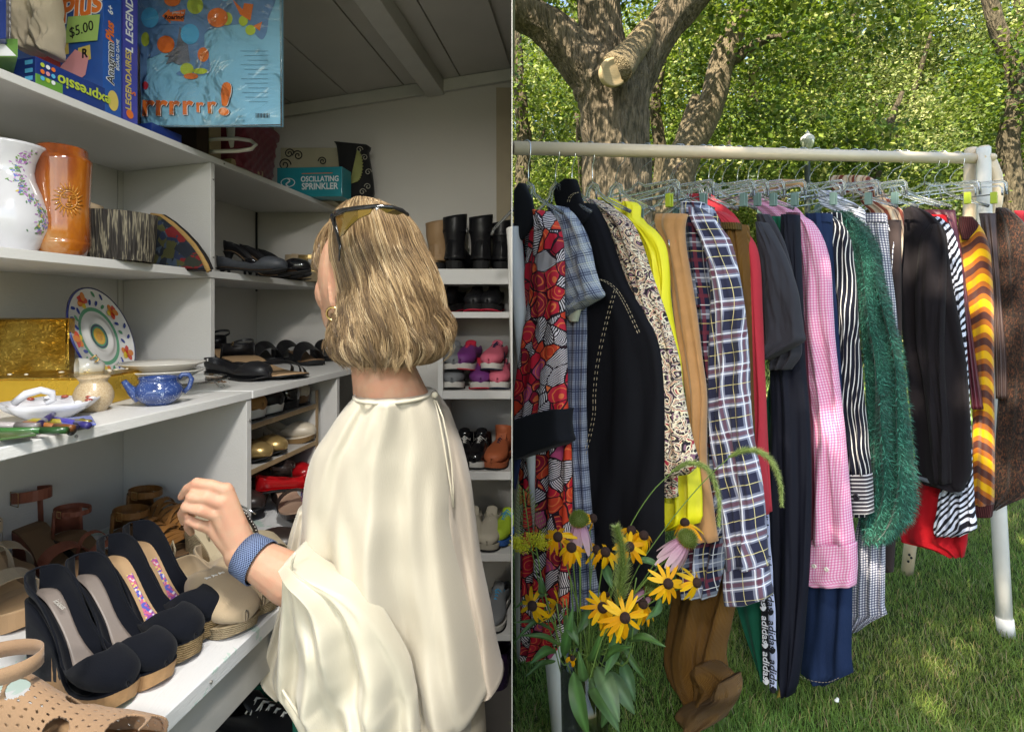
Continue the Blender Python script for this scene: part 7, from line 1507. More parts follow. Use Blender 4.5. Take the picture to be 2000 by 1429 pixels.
m.ell(hc+fd*.083+Vector((0,0,-.052)), (.022,.012,.007), Rh, k=12, m=6); m.ell(hc+fd*.080+Vector((0,0,-.064)), (.018,.012,.008), Rh, k=12, m=6); m.ell(hc+fd*.072+Vector((0,0,-.088)), (.020,.018,.016), Rh, k=12, m=6)
ear = W(654,577,.925); m.ell(ear, (.006,.016,.030), Matrix.Rotation(radians(30),3,'Z') @ Matrix.Rotation(radians(-10),3,'X'), k=14, m=10); m.ell(ear+Vector((.001,-.002,-.026)), (.005,.007,.010), k=10, m=6); m.tube([ear+Vector((-.004,.012,.018)), ear+Vector((-.006,-.004,.028)), ear+Vector((-.004,-.014,.012)), ear+Vector((-.002,-.012,-.012)), ear+Vector((0,-.004,-.028))], .0042, k=8); m.ell(ear+Vector((.015,.014,-.002)), (.016,.016,.02), k=10, m=6)
# neck, torso, legs
cap_([W(738,620,.965), W(743,690,.955), W(752,735,.95), W(765,782,.96), W(775,840,.985)], [.052,.051,.055,.064,.074], 24)
m.ell(W(760,862,1.0), (.098,.075,.055), k=24, m=12)
m.ell(W(790,960,1.03), (.115,.085,.17), k=28, m=16); m.ell(W(800,1150,1.05), (.105,.085,.17), k=28, m=16); m.ell(W(800,1300,1.06), (.125,.11,.13), k=28, m=16)
hipz = ZC+FLOORZ+.86
for dy, dx in ((-.065,.015),(.085,-.015)):
    b0 = Vector((-.19+dx, 1.06+dy, hipz)); cap_([b0, b0+Vector((0,0,-.20)), b0+Vector((-.01,0,-.42)), b0+Vector((.0,0,-.50)), b0+Vector((.01,0,-.66)), b0+Vector((.01,0,-.80))], [.085,.078,.054,.055,.050,.034]); m.tube([b0+Vector((.03,0,-.82)), b0+Vector((-.09,0,-.835)), b0+Vector((-.16,0,-.84))], [.030,.032,.018], k=12, flat=.8)
# far arm hanging, near arm reaching
cap_([W(832,880,1.07), W(868,1080,1.11), W(872,1200,1.10), W(860,1330,1.07)], [.042,.036,.032,.024]); m.ell(W(855,1365,1.05), (.024,.036,.042))
wr = W(474,1078,.885)
cap_([W(715,860,.955), W(705,960,.945), W(690,1080,.925), W(655,1155,.905)], [.046,.043,.040,.040]); cap_([W(655,1155,.905), W(605,1145,.892), W(562,1128,.880), W(520,1103,.880), wr], [.041,.043,.039,.033,.0285])
# hand: palm slab from wrist to knuckles, four fingers, thumb behind
K = [(439,957,.868),(431,981,.862),(421,1005,.862),(409,1031,.868)]
for (x, y, dd), r0 in zip(K, (.0115,.0115,.011,.010)): m.tube([wr+Vector((0,0,0)), wr.lerp(W(x+4,y+2,dd+.006), .55), W(x,y,dd)+Vector((0,.004,0))], [.024,.0165,r0], k=12); m.ell(W(x,y,dd)+Vector((0,.003,0)), (r0*1.02,)*3, k=12, m=8)
m.ell(wr.lerp(W(425,995,.872), .62), (.030,.014,.030), k=16, m=10)
def finger(P, R): m.tube(P, R, k=12); m.ell(P[-1], (R[-1],)*3, k=12, m=8); [m.ell(p, (r*1.03,)*3, k=12, m=8) for p, r in zip(P[1:-1], R[1:-1])]
finger([W(439,957,.870), W(412,947,.864), W(384,943,.862), W(366,954,.868), W(354,970,.876)], [.0105,.0092,.0088,.0076,.0062])
finger([W(431,981,.866), W(402,972,.856), W(374,970,.852), W(366,988,.872), W(372,1004,.890)], [.0105,.0094,.0090,.0078,.0066])
finger([W(421,1005,.866), W(392,996,.852), W(364,989,.850), W(356,1003,.864), W(360,1019,.880)], [.0102,.0092,.0086,.0076,.0064])
finger([W(409,1031,.870), W(388,1024,.858), W(370,1016,.856), W(367,1029,.870), W(374,1040,.884)], [.0094,.0082,.0076,.0066,.0056])
finger([wr+Vector((-.006,.030,.0)), W(440,1030,.915), W(415,1000,.918), W(398,985,.912)], [.015,.013,.0105,.008])
o = m.o('body', M_skin, person, world=True)
q = o.modifiers.new('remesh', 'REMESH'); q.mode = 'VOXEL'; q.voxel_size = .0024; q.use_smooth_shade = True
q = o.modifiers.new('smooth', 'SMOOTH'); q.factor = .55; q.iterations = 7
# trousers
M_trs = mat('cream_linen', (.58,.50,.36), .8, bump=.3, bs=400, sheen=.2); fr = Frame(850, 1.03, 90)
loft('trousers', fr, [(1250,700,925),(1340,700,935),(1380,700,946),(1440,700,950),(1700,700,945),(2050,720,930)], M_trs, person, .15, [(.012,7,.1,.1,0)], nu=60, nv=40)
# ---- blouse
def satin(name, rgb, rough):
    n = NT(name); c = n.coord(); f = n.noise(c, 5, 4, .5); g = n.noise(n.coord(scale=(1,1,.12)), 700, 2)
    n.bump(n.m_('ADD', n.m_('MULTIPLY', f, 6), g), .25, .0016); col = n.mix(n.m_('MULTIPLY', f, .5), rgb, tuple(v*.86 for v in rgb))
    n.b.inputs['Anisotropic'].default_value = .5
    return n.fin(col, rough, spec=.45, sheen=.25)
M_sat = satin('cream_satin', (.60,.54,.43), .42); M_sat2 = satin('cream_satin_reverse', (.62,.565,.44), .30); M_satr = satin('beige_satin_back', (.53,.45,.37), .5)
def FR(d, px=770): return Frame(px, d, 90)
blouse = loft('blouse', FR(.955), [(768,699,846),(778,690,852),(792,678,858),(812,663,864),(835,648,869),(873,622,876),(919,606,880),(965,598,884),(1016,596,888),(1088,600,900),(1185,615,922),(1260,625,938),(1318,640,950),(1345,650,955),(1362,655,938),(1374,660,922),(1440,650,925),(1560,650,920)], M_sat, person, .115,
     [(.020,2.5,.10,.25,0),(.010,5,.35,.35,0),(.004,9,.2,.5,0)], nu=120, nv=130, topf=.05, wr=.018, profile=2.2, off=-.01)
loft('back_panel', FR(1.03), [(766,812,850),(780,806,862),(802,800,879),(830,800,890),(868,800,904),(935,810,920),(1010,820,930),(1088,830,941),(1185,840,961),(1250,845,972),(1290,850,981),(1303,852,982),(1311,860,946)], M_satr, blouse, .085, [(.010,3,.2,.3,0),(.004,7,.2,.3,0)], nu=80, nv=80, topf=.05, wr=.012, profile=2.2, off=.012)
loft('front_panel', FR(1.0), [(985,590,640),(1040,572,640),(1100,560,640),(1159,551,640),(1230,534,640),(1280,521,640),(1303,518,640),(1318,526,640),(1338,548,640)], M_sat, blouse, .045, [(.010,4,.2,.6,0)], nu=50, nv=50, wr=.010, profile=2.2)
loft('sleeve', FR(.835), [(1078,574,580),(1088,572,592),(1100,569,608),(1113,567,632),(1126,565,664),(1145,562,700),(1180,557,738),(1230,553,770),(1290,550,800),(1340,548,812),(1352,556,815),(1385,575,818),(1429,602,822),(1500,640,820)], M_sat2, blouse, .050,
     [(.013,2.4,.05,.9,0),(.009,4.3,.3,-.6,0),(.005,8,.1,1.3,0)], nu=110, nv=100, topf=.2, wr=.014, profile=2.4, off=.0)
# piped hems
def hem(name, pts, d, r=.0022): mm_ = MB(); mm_.tube([W(x, y, dd) for x, y, dd in pts], r, k=6); mm_.o(name, M_sat2, blouse, world=True)
def bsurf(u, y, T_=.115, off=-.01, d=.955):
    l, r_ = 699+(y-768)*-.9, 846+(y-768)*.6; e = max(0, 1-abs(2*u-1)**2.2)**(1/2.2); f_ = FR(d); a, z = f_.pt(l+(r_-l)*u, y); return f_.w(a, z, off+T_*e)
mm_ = MB(); mm_.tube([bsurf(q/24, 768) for q in range(25)], .0030, k=8); mm_.o('neck_binding', M_sat2, blouse, world=True)
hem('cuff_binding', [(578,1078,.79),(572,1092,.792),(567,1120,.80),(563,1160,.805),(557,1215,.81),(551,1290,.812),(549,1340,.812),(556,1354,.80),(577,1386,.795),(605,1430,.79)], 0, .0022)
loft('slit_gap_patch', FR(1.03), [(790,850,854),(820,857,863),(860,865,873),(900,872,880),(950,879,884),(986,883,885)], mat('slit_shade', (.22,.12,.08), .8), blouse, .004, off=.094, nv=24, nu=10)  # dark tan patch added for the shaded skin in the open slit
hem('slit_binding', [(848,780,.935),(857,815,.930),(866,860,.928),(873,905,.928),(880,950,.928),(885,990,.928)], 0, .0016); hem('slit_binding', [(852,782,.936),(865,815,.930),(875,860,.928),(882,905,.928),(885,950,.928),(886,990,.928)], 0, .0014)
mm_ = MB(); mm_.ell(W(849,771,.935), (.0055,.004,.0055)); mm_.o('button', M_sat2, blouse, world=True)
# ---- hair
n = NT('blonde_hair'); at = n.new('ShaderNodeVertexColor', layer_name='tint'); M_hair = n.fin(at.outputs[0], .38, spec=.45)
HR = [(406,706,764),(410,692,779),(417,678,792),(430,665,806),(455,656,822),(480,653,832),(510,656,846),(540,664,858),(580,667,869),(612,664,880),(640,659,885),(670,657,883),(686,661,876),(700,670,862),(708,690,848)]
fh = FR(.955, 760); TH_ = .098
hair = loft('hair', fh, HR, mat('hair_base', (.20,.13,.065), .6, bump=.6, bs=300), person, TH_-.008, [(.003,14,.1,.3,0)], nu=80, nv=60, profile=2.0)
FRG = [(436,652,676),(450,636,672),(470,624,666),(490,619,662),(510,617,660),(526,618,656),(540,632,656)]
ff = FR(1.0, 650); loft('fringe', ff, FRG, mat('hair_base', (.20,.13,.065)), hair, .035, nu=24, nv=24)
R = random.Random(21); HC = [(.10,.060,.030),(.175,.108,.054),(.27,.175,.088),(.42,.29,.155),(.58,.44,.27)]
def strands(mb, fr, rows, T, guides, per, off, sp, wav=7, y0r=(407,430), y1r=(690,722), r=.00052, side=1, seg=24, prof=2.0):
    for g in range(guides):
        ug = R.uniform(.015, .985); ph = 2*pi*ug*1.5+R.gauss(0,.45); am = wav*R.uniform(.6,1.3); cg = R.choices(range(5), [4,6,5,2,.8])[0]; k1 = R.uniform(y1r[0], y1r[1])-10*abs(2*ug-1)**3; ofg = R.uniform(0, off); fq = R.uniform(1.5,2.1); curl = R.uniform(-.012,.012)
        for s in range(per):
            du = R.gauss(0, sp); u = min(.997, max(.003, ug+du)); c = HC[min(4, max(0, cg+R.choice((-1,0,0,0,1))))]; vv_ = R.uniform(.85,1.15); ya = R.uniform(*y0r); yb = k1+R.gauss(0,4); P = []; ofs = ofg+R.uniform(0,.002)
            for i in range(seg+1):
                t_ = i/seg; y = ya+(yb-ya)*t_; l, rr = interp(rows, y)[:2]; q = ug+(u-ug)*(1-.55*t_**2); w_ = am*t_**1.6*(.4+.6*sin(2*pi*fq*t_+ph))*(-1 if ug < .5 else 1)*1.0 if False else am*t_**1.7*sin(2*pi*fq*t_+ph)+R.gauss(0,.12)
                px = l+(rr-l)*q+w_; e = max(0, 1-abs(2*q-1)**prof)**(1/prof)
                nn = T*e+ofs+.006*t_*sin(2*pi*fq*t_+ph+1.2)+curl*max(0, t_-.85)*4; a, z = fr.pt(px, y); P.append(fr.w(a, z, side*nn))
            mb.tube(P, [r]*(seg-2)+[r*.8,r*.5,r*.15], k=3, cap=False, c=tuple(v*vv_ for v in c))
m = MB(); strands(m, fh, HR, TH_, 340, 19, .0028, .022, wav=17, y1r=(650,718), r=.00043); o = m.o('locks', M_hair, hair, world=True); o['kind'] = 'stuff'
m = MB(); strands(m, fh, HR, TH_*.9, 60, 10, .004, .02, side=-1); o = m.o('locks', M_hair, hair, world=True); o['kind'] = 'stuff'
m = MB(); strands(m, ff, FRG, .036, 46, 14, .004, .03, wav=3, y0r=(430,445), y1r=(512,548), seg=12); strands(m, ff, [(y, l-3, r_+4) for y, l, r_ in FRG], .036, 10, 3, .008, .05, wav=5, y0r=(436,450), y1r=(510,545), seg=12, r=.0004); o = m.o('locks', M_hair, hair, world=True); o['kind'] = 'stuff'
m = MB(); strands(m, fh, [(y, l-5, r_+6) for y, l, r_ in HR], TH_+.004, 26, 2, .006, .01, wav=9, r=.0004); o = m.o('stray_locks', M_hair, hair, world=True); o['kind'] = 'stuff'
# eyes on the face turned away
for s in (-1, 1):
    mm_ = MB(); mm_.ell(hc+fd*.086+sd_*.030*s+Vector((0,0,.012)), (.010,.009,.0085), Rh, k=14, m=8); mm_.o('eye', mat('eye_white', (.6,.58,.55), .2, bump=0), person, world=True)
# ---- worn things
t = thing('sunglasses', 'black sunglasses with amber lenses pushed up on the blonde hair', 'sunglasses', W(720,415,0.888)); M_fr = mat('black_acetate', (.006,.006,.007), .12, coat=.8, bump=0)
m = MB(); m.tube([W(652,424,0.858),W(657,416,0.843),W(672,411,0.826),(W(700,406,0.816)),W(735,403,0.813),W(765,405,0.818),W(785,411,0.828),W(797,420,0.843)], [.0045,.0050,.0042,.0036,.0036,.0036,.0036,.003], k=8, flat=.8); m.o('frame', M_fr, t, world=True)
m = MB(); m.tube([W(649,420,0.863),W(653,436,0.858),W(659,456,0.851),W(664,480,0.846),W(662,510,0.844)], [.0062,.0045,.0040,.0034,.002], k=8, flat=.6); m.o('temple_arm', M_fr, t, world=True)
n = NT('amber_lens'); M_lens = n.fin((.14,.09,.02), .05, spec=.6, trans=.35, coat=.5)
V = [W(*p) for p in [(656,420,0.846),(674,414,0.824),(700,410,0.816),(728,408,0.813),(722,418,0.810),(700,428,0.808),(684,442,0.810),(672,458,0.816),(664,462,0.828)]]
mobj('lens', V, [tuple(range(9))], M_lens, t, world=True, solid=.0015, smooth=False); V = [W(*p) for p in [(742,408,0.811),(770,409,0.818),(788,416,0.830),(776,420,0.826),(755,416,0.816)]]; mobj('lens', V, [tuple(range(5))], M_lens, t, world=True, solid=.0015, smooth=False)
m = MB(); m.tube([W(733,404,0.809),W(736,410,0.807),W(740,405,0.808)], .0016, k=6); m.o('bridge_clip', M_steel, t, world=True)
c0 = W(651,613,.895); m = MB(); m.tube([c0+Vector((.0105*cos(a),-.003*sin(a),.0105*sin(a))) for a in [2*pi*i/28 for i in range(28)]], .0021, k=8, closed=True); tag(m.o('hoop_earring', mat('polished_gold', (.75,.52,.20), .15, metal=1, bump=0)), 'small gold hoop earring in the left ear', 'earring')
AX = (W(562,1128,.865)-wr).normalized(); Q = AX.to_track_quat('Z','Y').to_matrix(); cb = wr.lerp(W(562,1128,.865), .24)
n = NT('woven_band'); U, V_ = n.uv(); a_ = n.m_('SINE', n.m_('MULTIPLY', n.m_('ADD', n.m_('MULTIPLY', U, .215), V_), 1500)); b_ = n.m_('SINE', n.m_('MULTIPLY', n.m_('SUBTRACT', n.m_('MULTIPLY', U, .215), V_), 1500)); g_ = n.m_('MAXIMUM', a_, b_); n.bump(g_, .8, .001); M_band = n.fin(n.mix(n.m_('GREATER_THAN', g_, .55), (.014,.024,.085), (.22,.30,.48)), .6, spec=.3)
m = MB(); m.lathe([(.0325,-.016),(.0335,-.0165),(.0350,0),(.0362,.016),(.0345,.0165)], cb, 48, M=Q, uvs=True); tag(m.o('bracelet', M_band), 'wide woven navy bracelet on the reaching wrist', 'bracelet')
# ------------------------------------------------------------------ bouquet in a glass vase
DF = 1.17; M_petal = leafmat('petals', .35, .5); M_stem = mat('green_stem', (.10,.17,.035), .6, bump=0); M_leafg = leafmat('bouquet_leaf', .25, .45); M_eye = mat('dark_flower_eye', (.028,.012,.008), .9, bump=.8, bs=900)
n = NT('thin_glass'); g = n.new('ShaderNodeBsdfGlossy'); g.inputs['Roughness'].default_value = .03; tr = n.new('ShaderNodeBsdfTransparent'); tr.inputs[0].default_value = (.93,.97,.95,1); fz = n.new('ShaderNodeFresnel'); fz.inputs[0].default_value = 1.5; mx = n.new('ShaderNodeMixShader'); n.t.links.new(n.m_('MULTIPLY_ADD', fz.outputs[0], .9, .02), mx.inputs[0]); n.t.links.new(tr.outputs[0], mx.inputs[1]); n.t.links.new(g.outputs[0], mx.inputs[2]); n.t.links.new(mx.outputs[0], n.out.inputs[0]); M_gl2 = n.m
vz = W(1142,1293,1.15); vase = thing('glass_vase', 'tall clear glass vase standing on the grass with the bouquet', 'vase', (vz.x, vz.y, 0)); Hv = vz.z
m = MB(); m.lathe([(0,.004),(.040,.004),(.043,.010),(.045,.06),(.0475,Hv*.6),(.0505,Hv),(.0485,Hv),(.0450,Hv*.6),(.0425,.06),(.040,.018),(0,.016)], (0,0,0), 48); m.o('body', M_gl2, vase)
m = MB(); m.lathe([(0,.0165),(.0395,.0185),(.042,.06),(.0438,.20),(0,.20)], (0,0,0), 40); m.o('water', M_gl2, vase)
FG = 'flowers in the glass vase'; Rf = random.Random(9)
def stempath(head, x0=None):
    b0 = Vector((vz.x+Rf.uniform(-.022,.022), vz.y+Rf.uniform(-.022,.022), .05+Rf.uniform(0,.03))); lip = Vector((vz.x+(head.x-vz.x)*.12+Rf.uniform(-.015,.015), vz.y+Rf.uniform(-.02,.02), Hv+.01)); mid = lip.lerp(head, .55)+Vector((0,0,.02)); return [b0, lip, mid, head]
def sm(P, n=14):
    k = [(i, *p) for i, p in enumerate(P)]; return [Vector(interp(k, (len(P)-1)*i/n)) for i in range(n+1)]
def petalmesh(mb, c, d_, n_, L, wd, droop, col, tip=None, k=6, curl=.0):
    s = d_.cross(n_).normalized(); base = len(mb.v)
    for i in range(k+1):
        t_ = i/k; w_ = wd*sin(pi*min(1, .12+.82*t_))**.7*(1-.15*t_); p = c+d_*L*t_-n_*droop*L*t_*t_+n_*curl*L*sin(pi*t_)*.2
        cc = col if not tip else tuple(a+(b-a)*t_ for a, b in zip(col, tip))
        for e in (-1, 0, 1): mb.v.append(p+s*e*w_+n_*(-.12*w_ if e == 0 else 0)); mb.c.append(tuple(v*(.92 if e == 0 else 1) for v in cc))
    for i in range(k):
        for j in range(2): a = base+3*i+j; mb.f.append((a, a+1, a+4, a+3))
YEL = [(.85,.42,.008),(.88,.50,.012),(.80,.34,.006)]
def daisy(px, py, d, face, label, R_=.030, n_=12, droop=.5, eye=.0095, full=True, stem=True):
    c = W(px, py, d); t = thing('black_eyed_susan', label, 'flower', c, group=FG); N = Vector(face).normalized(); a1 = N.orthogonal().normalized(); a2 = N.cross(a1)
    if stem: m = MB(); m.tube([p-c for p in sm(stempath(c-N*.004))], .0013, k=6); m.o('stem', M_stem, t)
    m = MB(); Q = N.to_track_quat('Z','Y').to_matrix(); m.lathe([(0,.011),(eye*.5,.0105),(eye*.85,.007),(eye,.002),(eye*.8,-.003),(0,-.004)], (0,0,0), 16, M=Q); m.o('eye', M_eye, t)
    for i in range(n_):
        if Rf.random() < .06: continue
        a = 2*pi*i/n_+Rf.gauss(0,.08); d_ = a1*cos(a)+a2*sin(a); dr = droop*Rf.uniform(.7,1.3); g = Vector((0,0,-1)); d2 = (d_*(1-.3*dr)+N*(-.25*dr)+g*.35*dr).normalized(); nn = (N+d_*.5*dr).normalized(); nn = (nn-d2*nn.dot(d2)).normalized()
        m = MB(); col = Rf.choice(YEL); petalmesh(m, d_*eye*.75-N*.001, d2, nn, R_*Rf.uniform(.8,1.12), .0046*Rf.uniform(.8,1.2), .35*dr, col, tuple(v*1.05 for v in col)); m.o('petal', M_petal, t)
S_ = [(1090,1048,1.10,(-.3,-.8,.45),'yellow black-eyed susan left of the tall coneflower',.8),(1116,1069,1.06,(0,-.75,.6),'yellow black-eyed susan just below the tall coneflower',1.1),(1156,1012,1.18,(.8,-.2,.3),'small black-eyed susan peeping out behind the tall coneflower',1.0),(1182,1078,1.08,(.1,-.75,.6),'black-eyed susan with long drooping petals left of the upright foxtail',1.3),
 (1163,1073,1.20,(.5,-.5,.3),'half hidden black-eyed susan behind the drooping one',.9),(1233,1036,1.14,(0,-.6,.8),'black-eyed susan behind the top of the upright foxtail',1.2),(1257,1046,1.13,(.1,-.65,.7),'black-eyed susan with hanging petals right of the upright foxtail',1.4),(1229,1067,1.09,(0,-.85,.4),'black-eyed susan overlapping the foxtail on its right',.9),
 (1304,1139,1.05,(.2,-.95,.3),'wide open black-eyed susan below the right coneflower',.5),(1338,1022,1.15,(-.2,-.1,.9),'black-eyed susan seen from the side on top of the right coneflower',.9),(1359,1137,1.10,(.6,-.7,.2),'small black-eyed susan at the far right of the bouquet',.9),(1040,1182,1.08,(-.25,-.9,.2),'black-eyed susan hanging at the left edge of the bouquet',1.0),
 (1087,1186,1.12,(.6,-.1,-.3),'black-eyed susan turned away beside the left one',1.0),(1185,1161,1.12,(.2,-.6,.5),'tiny black-eyed susan in the middle of the stems',1.1),(1177,1186,1.04,(-.1,-.85,.5),'black-eyed susan left of the biggest bloom',.8),(1220,1205,1.00,(.12,-.97,.22),'biggest black-eyed susan facing the viewer at the front',.45),(1199,1212,1.05,(-.1,-.8,.3),'black-eyed susan tucked behind the biggest bloom',.8),
 (1255,1180,1.10,(.2,-.5,.8),'black-eyed susan right of the biggest bloom',1.2),(1118,1284,1.03,(0,-.6,.3),'small drooping yellow flower near the vase lip',1.5)]
for px, py, d, fc, lab, dr in S_: daisy(px, py, d, fc, lab, R_=.038 if px == 1220 else (.019 if px in (1185,1118,1156) else .034), droop=dr, n_=14 if px == 1220 else (7 if px in (1118,1185) else 12), eye=.010 if px not in (1185,1118) else .005)
def cone(px, py, d, ax, label, L=.052, fan=None, n_=13):
    c = W(px, py, d); t = thing('coneflower', label, 'flower', c, group=FG); N = Vector(ax).normalized(); Q = N.to_track_quat('Z','Y').to_matrix(); a1 = N.orthogonal().normalized(); a2 = N.cross(a1)
    m = MB(); m.tube([p-c for p in sm(stempath(c-N*.012))], .0019, k=7); m.o('stem', M_stem, t)
    m = MB(); m.ell((0,0,0), (.0165,.0165,.0155), Q, k=18, m=12); m.o('cone', mat('cone_green', (.075,.10,.018), .8), t)
    m = MB(); ga = 2.39996
    for i in range(230):
        z = 1-1.45*i/230; r = sqrt(max(0, 1-z*z)); p = Q @ Vector((r*cos(ga*i), r*sin(ga*i), z)); m.tube([p*.0155, p*.0215], [.0011,.0003], k=4, c=((.13,.18,.03) if z > -.2 else (.28,.15,.03)))
    o = m.o('bristles', M_petal, t, smooth=False); o['kind'] = 'stuff'
    for i in range(n_):
        a = 2*pi*i/n_+Rf.gauss(0,.1); d_ = a1*cos(a)+a2*sin(a); d2 = (d_*.42-N*.55+Vector(fan or (0,0,-.5))+Vector((Rf.gauss(0,.05),Rf.gauss(0,.05),0))).normalized(); nn = (d_+N*.2); nn = (nn-d2*nn.dot(d2)).normalized()
        m = MB(); petalmesh(m, d_*.011-N*.008, d2, nn, L*Rf.uniform(.85,1.1), .0075*Rf.uniform(.85,1.15), .12, (.52,.24,.38), (.66,.48,.50), k=7); m.o('petal', M_petal, t)
cone(1131,1015,1.12,(-.05,-.25,.95),'tall pale pink coneflower with a green cone at the top of the bouquet'); cone(1342,1052,1.08,(.35,-.45,.8),'right hand pink coneflower with long petals swept down to the left', .062, (-.38,0,-.35)); cone(1272,1152,1.16,(.6,-.1,.6),'half hidden lilac coneflower low on the right', .05, (-.3,0,-.3), 6)
def foxtail(stem, head, label, rad=.013, d=1.12):
    P = [W(*p) if len(p) == 3 else W(p[0], p[1], d) for p in head]; b0 = [W(*p) if len(p) == 3 else W(p[0], p[1], d) for p in stem]; c = b0[0]; t = thing('foxtail_grass', label, 'grass stem', c, group='foxtails in the bouquet')
    m = MB(); m.tube([p-c for p in sm(b0, 16)], .0011, k=6); m.o('stem', M_stem, t)
    m = MB(); Q = sm(P, 60); L_ = len(Q); 
    for i in range(L_-1):
        tn = (Q[i+1]-Q[i]).normalized(); a1 = tn.orthogonal().normalized(); a2 = tn.cross(a1); env = min(1, (i+3)/8)*(1-.55*(i/L_)**2)
        for j in range(34):
            a = Rf.uniform(0, 6.283); dd = a1*cos(a)+a2*sin(a); p = Q[i].lerp(Q[i+1], Rf.random())-c; l = rad*env*Rf.uniform(.7,1.25); q0 = p+dd*.0022; q1 = p+dd*l*.85+tn*l*.55; s = tn.cross(dd)*.00042; k = len(m.v); m.v += [q0-s, q0+s, q1]; m.f.append((k,k+1,k+2)); u = Rf.uniform(.7,1.3); m.c += [(.26*u,.38*u,.09*u)]*2+[(.55*u,.62*u,.25*u)]
        for j in range(5):
            a = Rf.uniform(0, 6.283); dd = a1*cos(a)+a2*sin(a); m.ell(Q[i]-c+dd*.003*env, (.0017,.0017,.0022), k=5, m=3, c_=(.16,.23,.05))
    o = m.o('bristles', M_petal, t, smooth=False); o['kind'] = 'stuff'
foxtail([(1150,1330),(1175,1250),(1205,1190)], [(1207,1182),(1214,1140),(1216,1100),(1213,1060),(1203,1028)], 'upright pale green foxtail in the middle of the bouquet', .024, 1.02)
foxtail([(1155,1330),(1190,1150),(1225,1040),(1270,965),(1312,922)], [(1312,921),(1345,904),(1378,913),(1397,945),(1405,985),(1404,1028)], 'arching foxtail hanging in front of the tan trousers', .013, 1.14)
foxtail([(1165,1330),(1230,1140),(1300,1030),(1370,945),(1424,893)], [(1424,892),(1455,879),(1488,884),(1511,908),(1524,945),(1527,988)], 'longer arching foxtail hanging in front of the red blazer', .013, 1.13)
def leafm(base, tip, wd, nrm, fold_=.25, bend=.15, col=(.045,.105,.028)):
    wd *= .82
    B0, T_ = W(*base), W(*tip); d_ = T_-B0; L = d_.length; d_.normalize(); N = Vector(nrm); N = (N-d_*N.dot(d_)).normalized(); s = d_.cross(N); mb = MB(); k = 12
    for i in range(k+1):
        t_ = i/k; w_ = wd*sin(pi*t_**.75)**.85*(1-.15*t_)+.0005; p = B0+d_*L*t_+N*bend*L*sin(pi*t_)
        for e in (-1,-.5,0,.5,1):
            mb.v.append(p+s*e*w_+N*fold_*abs(e)*w_+N*.0012*sin(9*t_+3*e)); mb.c.append(tuple(v*(1.7 if e == 0 else Rf.uniform(.92,1.08)) for v in col))
    for i in range(k):
        for j in range(4): a = 5*i+j; mb.f.append((a,a+1,a+6,a+5))
    return mb
LV = [((1150,1330,1.12),(1210,1430,1.05),.021,(.3,-1,.3),(.055,.115,.035)),((1200,1235,1.12),(1180,1320,1.06),.016,(0,-1,0),(.05,.12,.03)),((1165,1300,1.1),(1210,1410,1.03),.024,(.2,-1,.2),(.075,.13,.055)),((1190,1310,1.12),(1240,1395,1.08),.020,(.2,-1,0),(.06,.11,.05)),
 ((1150,1290,1.1),(1175,1230,1.06),.012,(0,-1,.2),(.05,.12,.03)),((1225,1250,1.1),(1300,1262,1.06),.013,(.1,-.4,1),(.05,.11,.03)),((1180,1290,1.08),(1235,1262,1.05),.012,(0,-.5,1),(.05,.12,.03)),((1100,1280,1.1),(1120,1180,1.08),.012,(-.2,-1,0),(.045,.12,.03)),((1085,1270,1.1),(1035,1295,1.04),.013,(0,-.6,1),(.05,.12,.03)),
 ((1095,1260,1.12),(1015,1240,1.1),.008,(0,-.6,1),(.06,.12,.03)),((1080,1230,1.12),(1002,1215,1.1),.006,(0,-.5,1),(.05,.10,.03)),((1075,1200,1.12),(1003,1255,1.08),.006,(0,-.5,1),(.05,.10,.03)),((1070,1160,1.12),(1002,1190,1.1),.006,(0,-.5,1),(.05,.10,.03)),((1085,1290,1.12),(1025,1320,1.08),.007,(0,-.5,1),(.05,.10,.03)),
 ((1060,1160,1.1),(1055,1125,1.08),.010,(0,-1,0),(.05,.11,.04)),((1240,1090,1.12),(1300,1118,1.1),.010,(.0,-.5,1),(.06,.13,.05)),((1290,1165,1.12),(1262,1210,1.08),.012,(.3,-1,.2),(.05,.12,.04)),((1180,1100,1.13),(1195,1150,1.1),.012,(0,-1,0),(.05,.12,.04)),((1120,1310,1.08),(1150,1440,1.04),.020,(-.2,-1,0),(.05,.12,.03)),
 ((1140,1330,1.08),(1130,1270,1.05),.012,(0,-1,.2),(.06,.13,.04)),((1215,1255,1.12),(1262,1330,1.1),.007,(0,-1,0),(.045,.10,.03)),((1105,1200,1.1),(1130,1260,1.06),.014,(.1,-1,0),(.045,.10,.03)),((1150,1180,1.14),(1125,1240,1.1),.013,(0,-1,0),(.04,.09,.03)),((1245,1180,1.14),(1225,1260,1.1),.013,(0,-1,0),(.04,.09,.03)),((1195,1330,1.12),(1175,1420,1.1),.018,(0,-1,0),(.045,.10,.035)),((1215,1290,1.14),(1240,1370,1.1),.017,(0,-1,0),(.05,.11,.045))]
t = thing('foliage_bunch', 'mass of green leaves and stems filling the vase below the blooms', 'foliage', (vz.x, vz.y, Hv), group=FG)
for b0, t0, w_, nr, c in LV: mb = leafm(b0, t0, w_, nr, col=c); mb.o('leaf', M_leafg, t, world=True)
for i in range(16):
    P0 = Vector((vz.x+Rf.uniform(-.02,.02), vz.y+Rf.uniform(-.02,.02), .05)); P1 = W(1080+Rf.uniform(0,190), 1120+Rf.uniform(0,110), 1.1+Rf.uniform(-.04,.06)); m = MB(); m.tube(sm([P0, Vector((vz.x+Rf.uniform(-.025,.025), vz.y+Rf.uniform(-.02,.02), Hv)), P0.lerp(P1, .75), P1]), .0013, k=6); m.o('stem', M_stem, t, world=True)
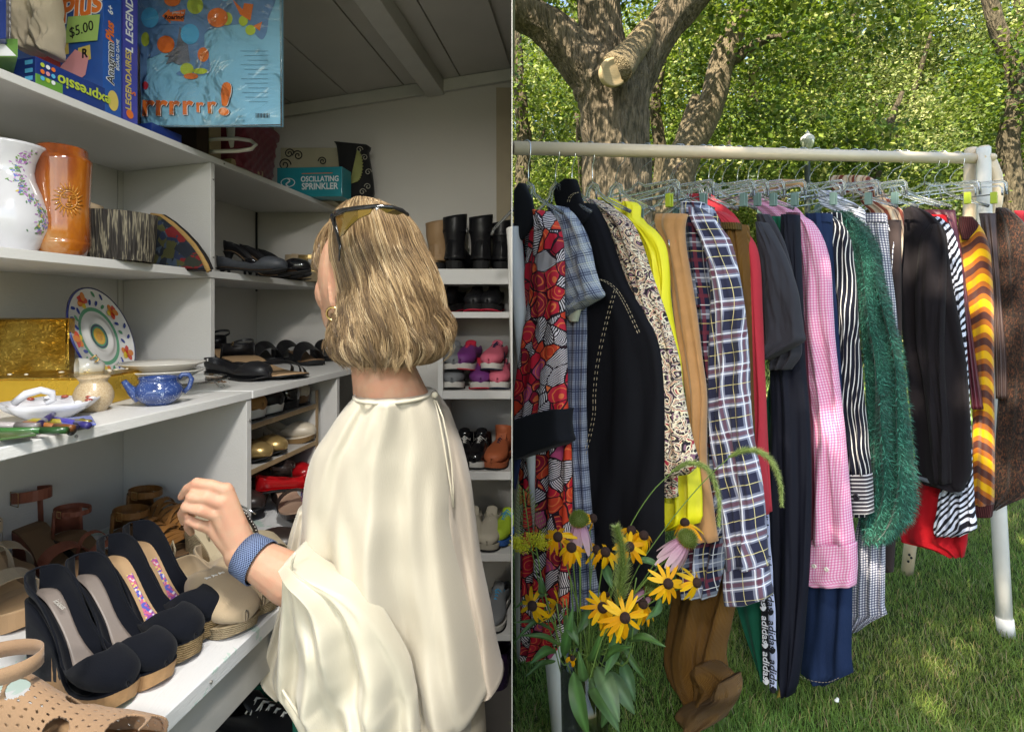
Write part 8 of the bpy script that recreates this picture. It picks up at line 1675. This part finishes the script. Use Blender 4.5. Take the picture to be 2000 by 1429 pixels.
# goldenrod
t = thing('goldenrod', 'goldenrod with a fluffy yellow head at the left of the bouquet', 'flower', W(1060,1150,1.1), group=FG)
m = MB(); m.tube(sm([W(1120,1330,1.13),W(1085,1230,1.12),W(1062,1150,1.1),W(1050,1085,1.1),W(1045,1060,1.1)]), .0016, k=6); m.tube(sm([W(1050,1085,1.1),W(1020,1062,1.1),W(1005,1070,1.1)]), .001, k=5); m.o('stem', M_stem, t, world=True)
m = MB()
for i in range(1500):
    cx, cy, sx, sy = Rf.choice([(1045,1050,22,11),(1020,1068,16,10),(1055,1062,14,9),(1010,1058,10,12)]); p = W(cx+Rf.gauss(0,.55)*sx, cy+Rf.gauss(0,.55)*sy, 1.1+Rf.gauss(0,.010)); 
    for j in range(2):
        d_ = Vector((Rf.gauss(0,1),Rf.gauss(0,1),Rf.gauss(.3,1))).normalized()*.0028; s = d_.orthogonal().normalized()*.0009; k = len(m.v); m.v += [p-s, p+s, p+d_]; m.f.append((k,k+1,k+2)); u = Rf.uniform(.7,1.2); m.c += [(.62*u,.55*u,.03*u)]*3
o = m.o('florets', M_petal, t, world=True, smooth=False); o['kind'] = 'stuff'
t = thing('budding_spray', 'spiky green spray of unopened buds above the goldenrod', 'flower', W(1040,1060,1.16), group=FG)
m = MB(); m.tube(sm([W(1100,1330,1.16),W(1062,1180,1.16),W(1040,1080,1.16),W(1028,1000,1.16),W(1022,955,1.16)]), .0013, k=6); m.o('stem', M_stem, t, world=True)
m = MB()
for i in range(26):
    y = 1050-3.6*i; x = 1036-.55*i; sg = -1 if i % 2 else 1; l = 34*(1-i/34); P = [W(x,y,1.16), W(x+sg*l*.6,y-4,1.15), W(x+sg*l,y-12,1.15)]; m.tube(P, [.0006,.0005,.0004], k=4, c=(.10,.16,.04))
    for q in range(5): c = P[0].lerp(P[2], .45+.14*q); d_ = Vector((sg*.2,-.2,1)).normalized(); s = Vector((.0008,0,0)); k = len(m.v); m.v += [c-s, c+s, c+d_*.006]; m.f.append((k,k+1,k+2)); m.c += [(.34,.36,.10)]*3
o = m.o('buds', M_petal, t, world=True, smooth=False); o['kind'] = 'stuff'
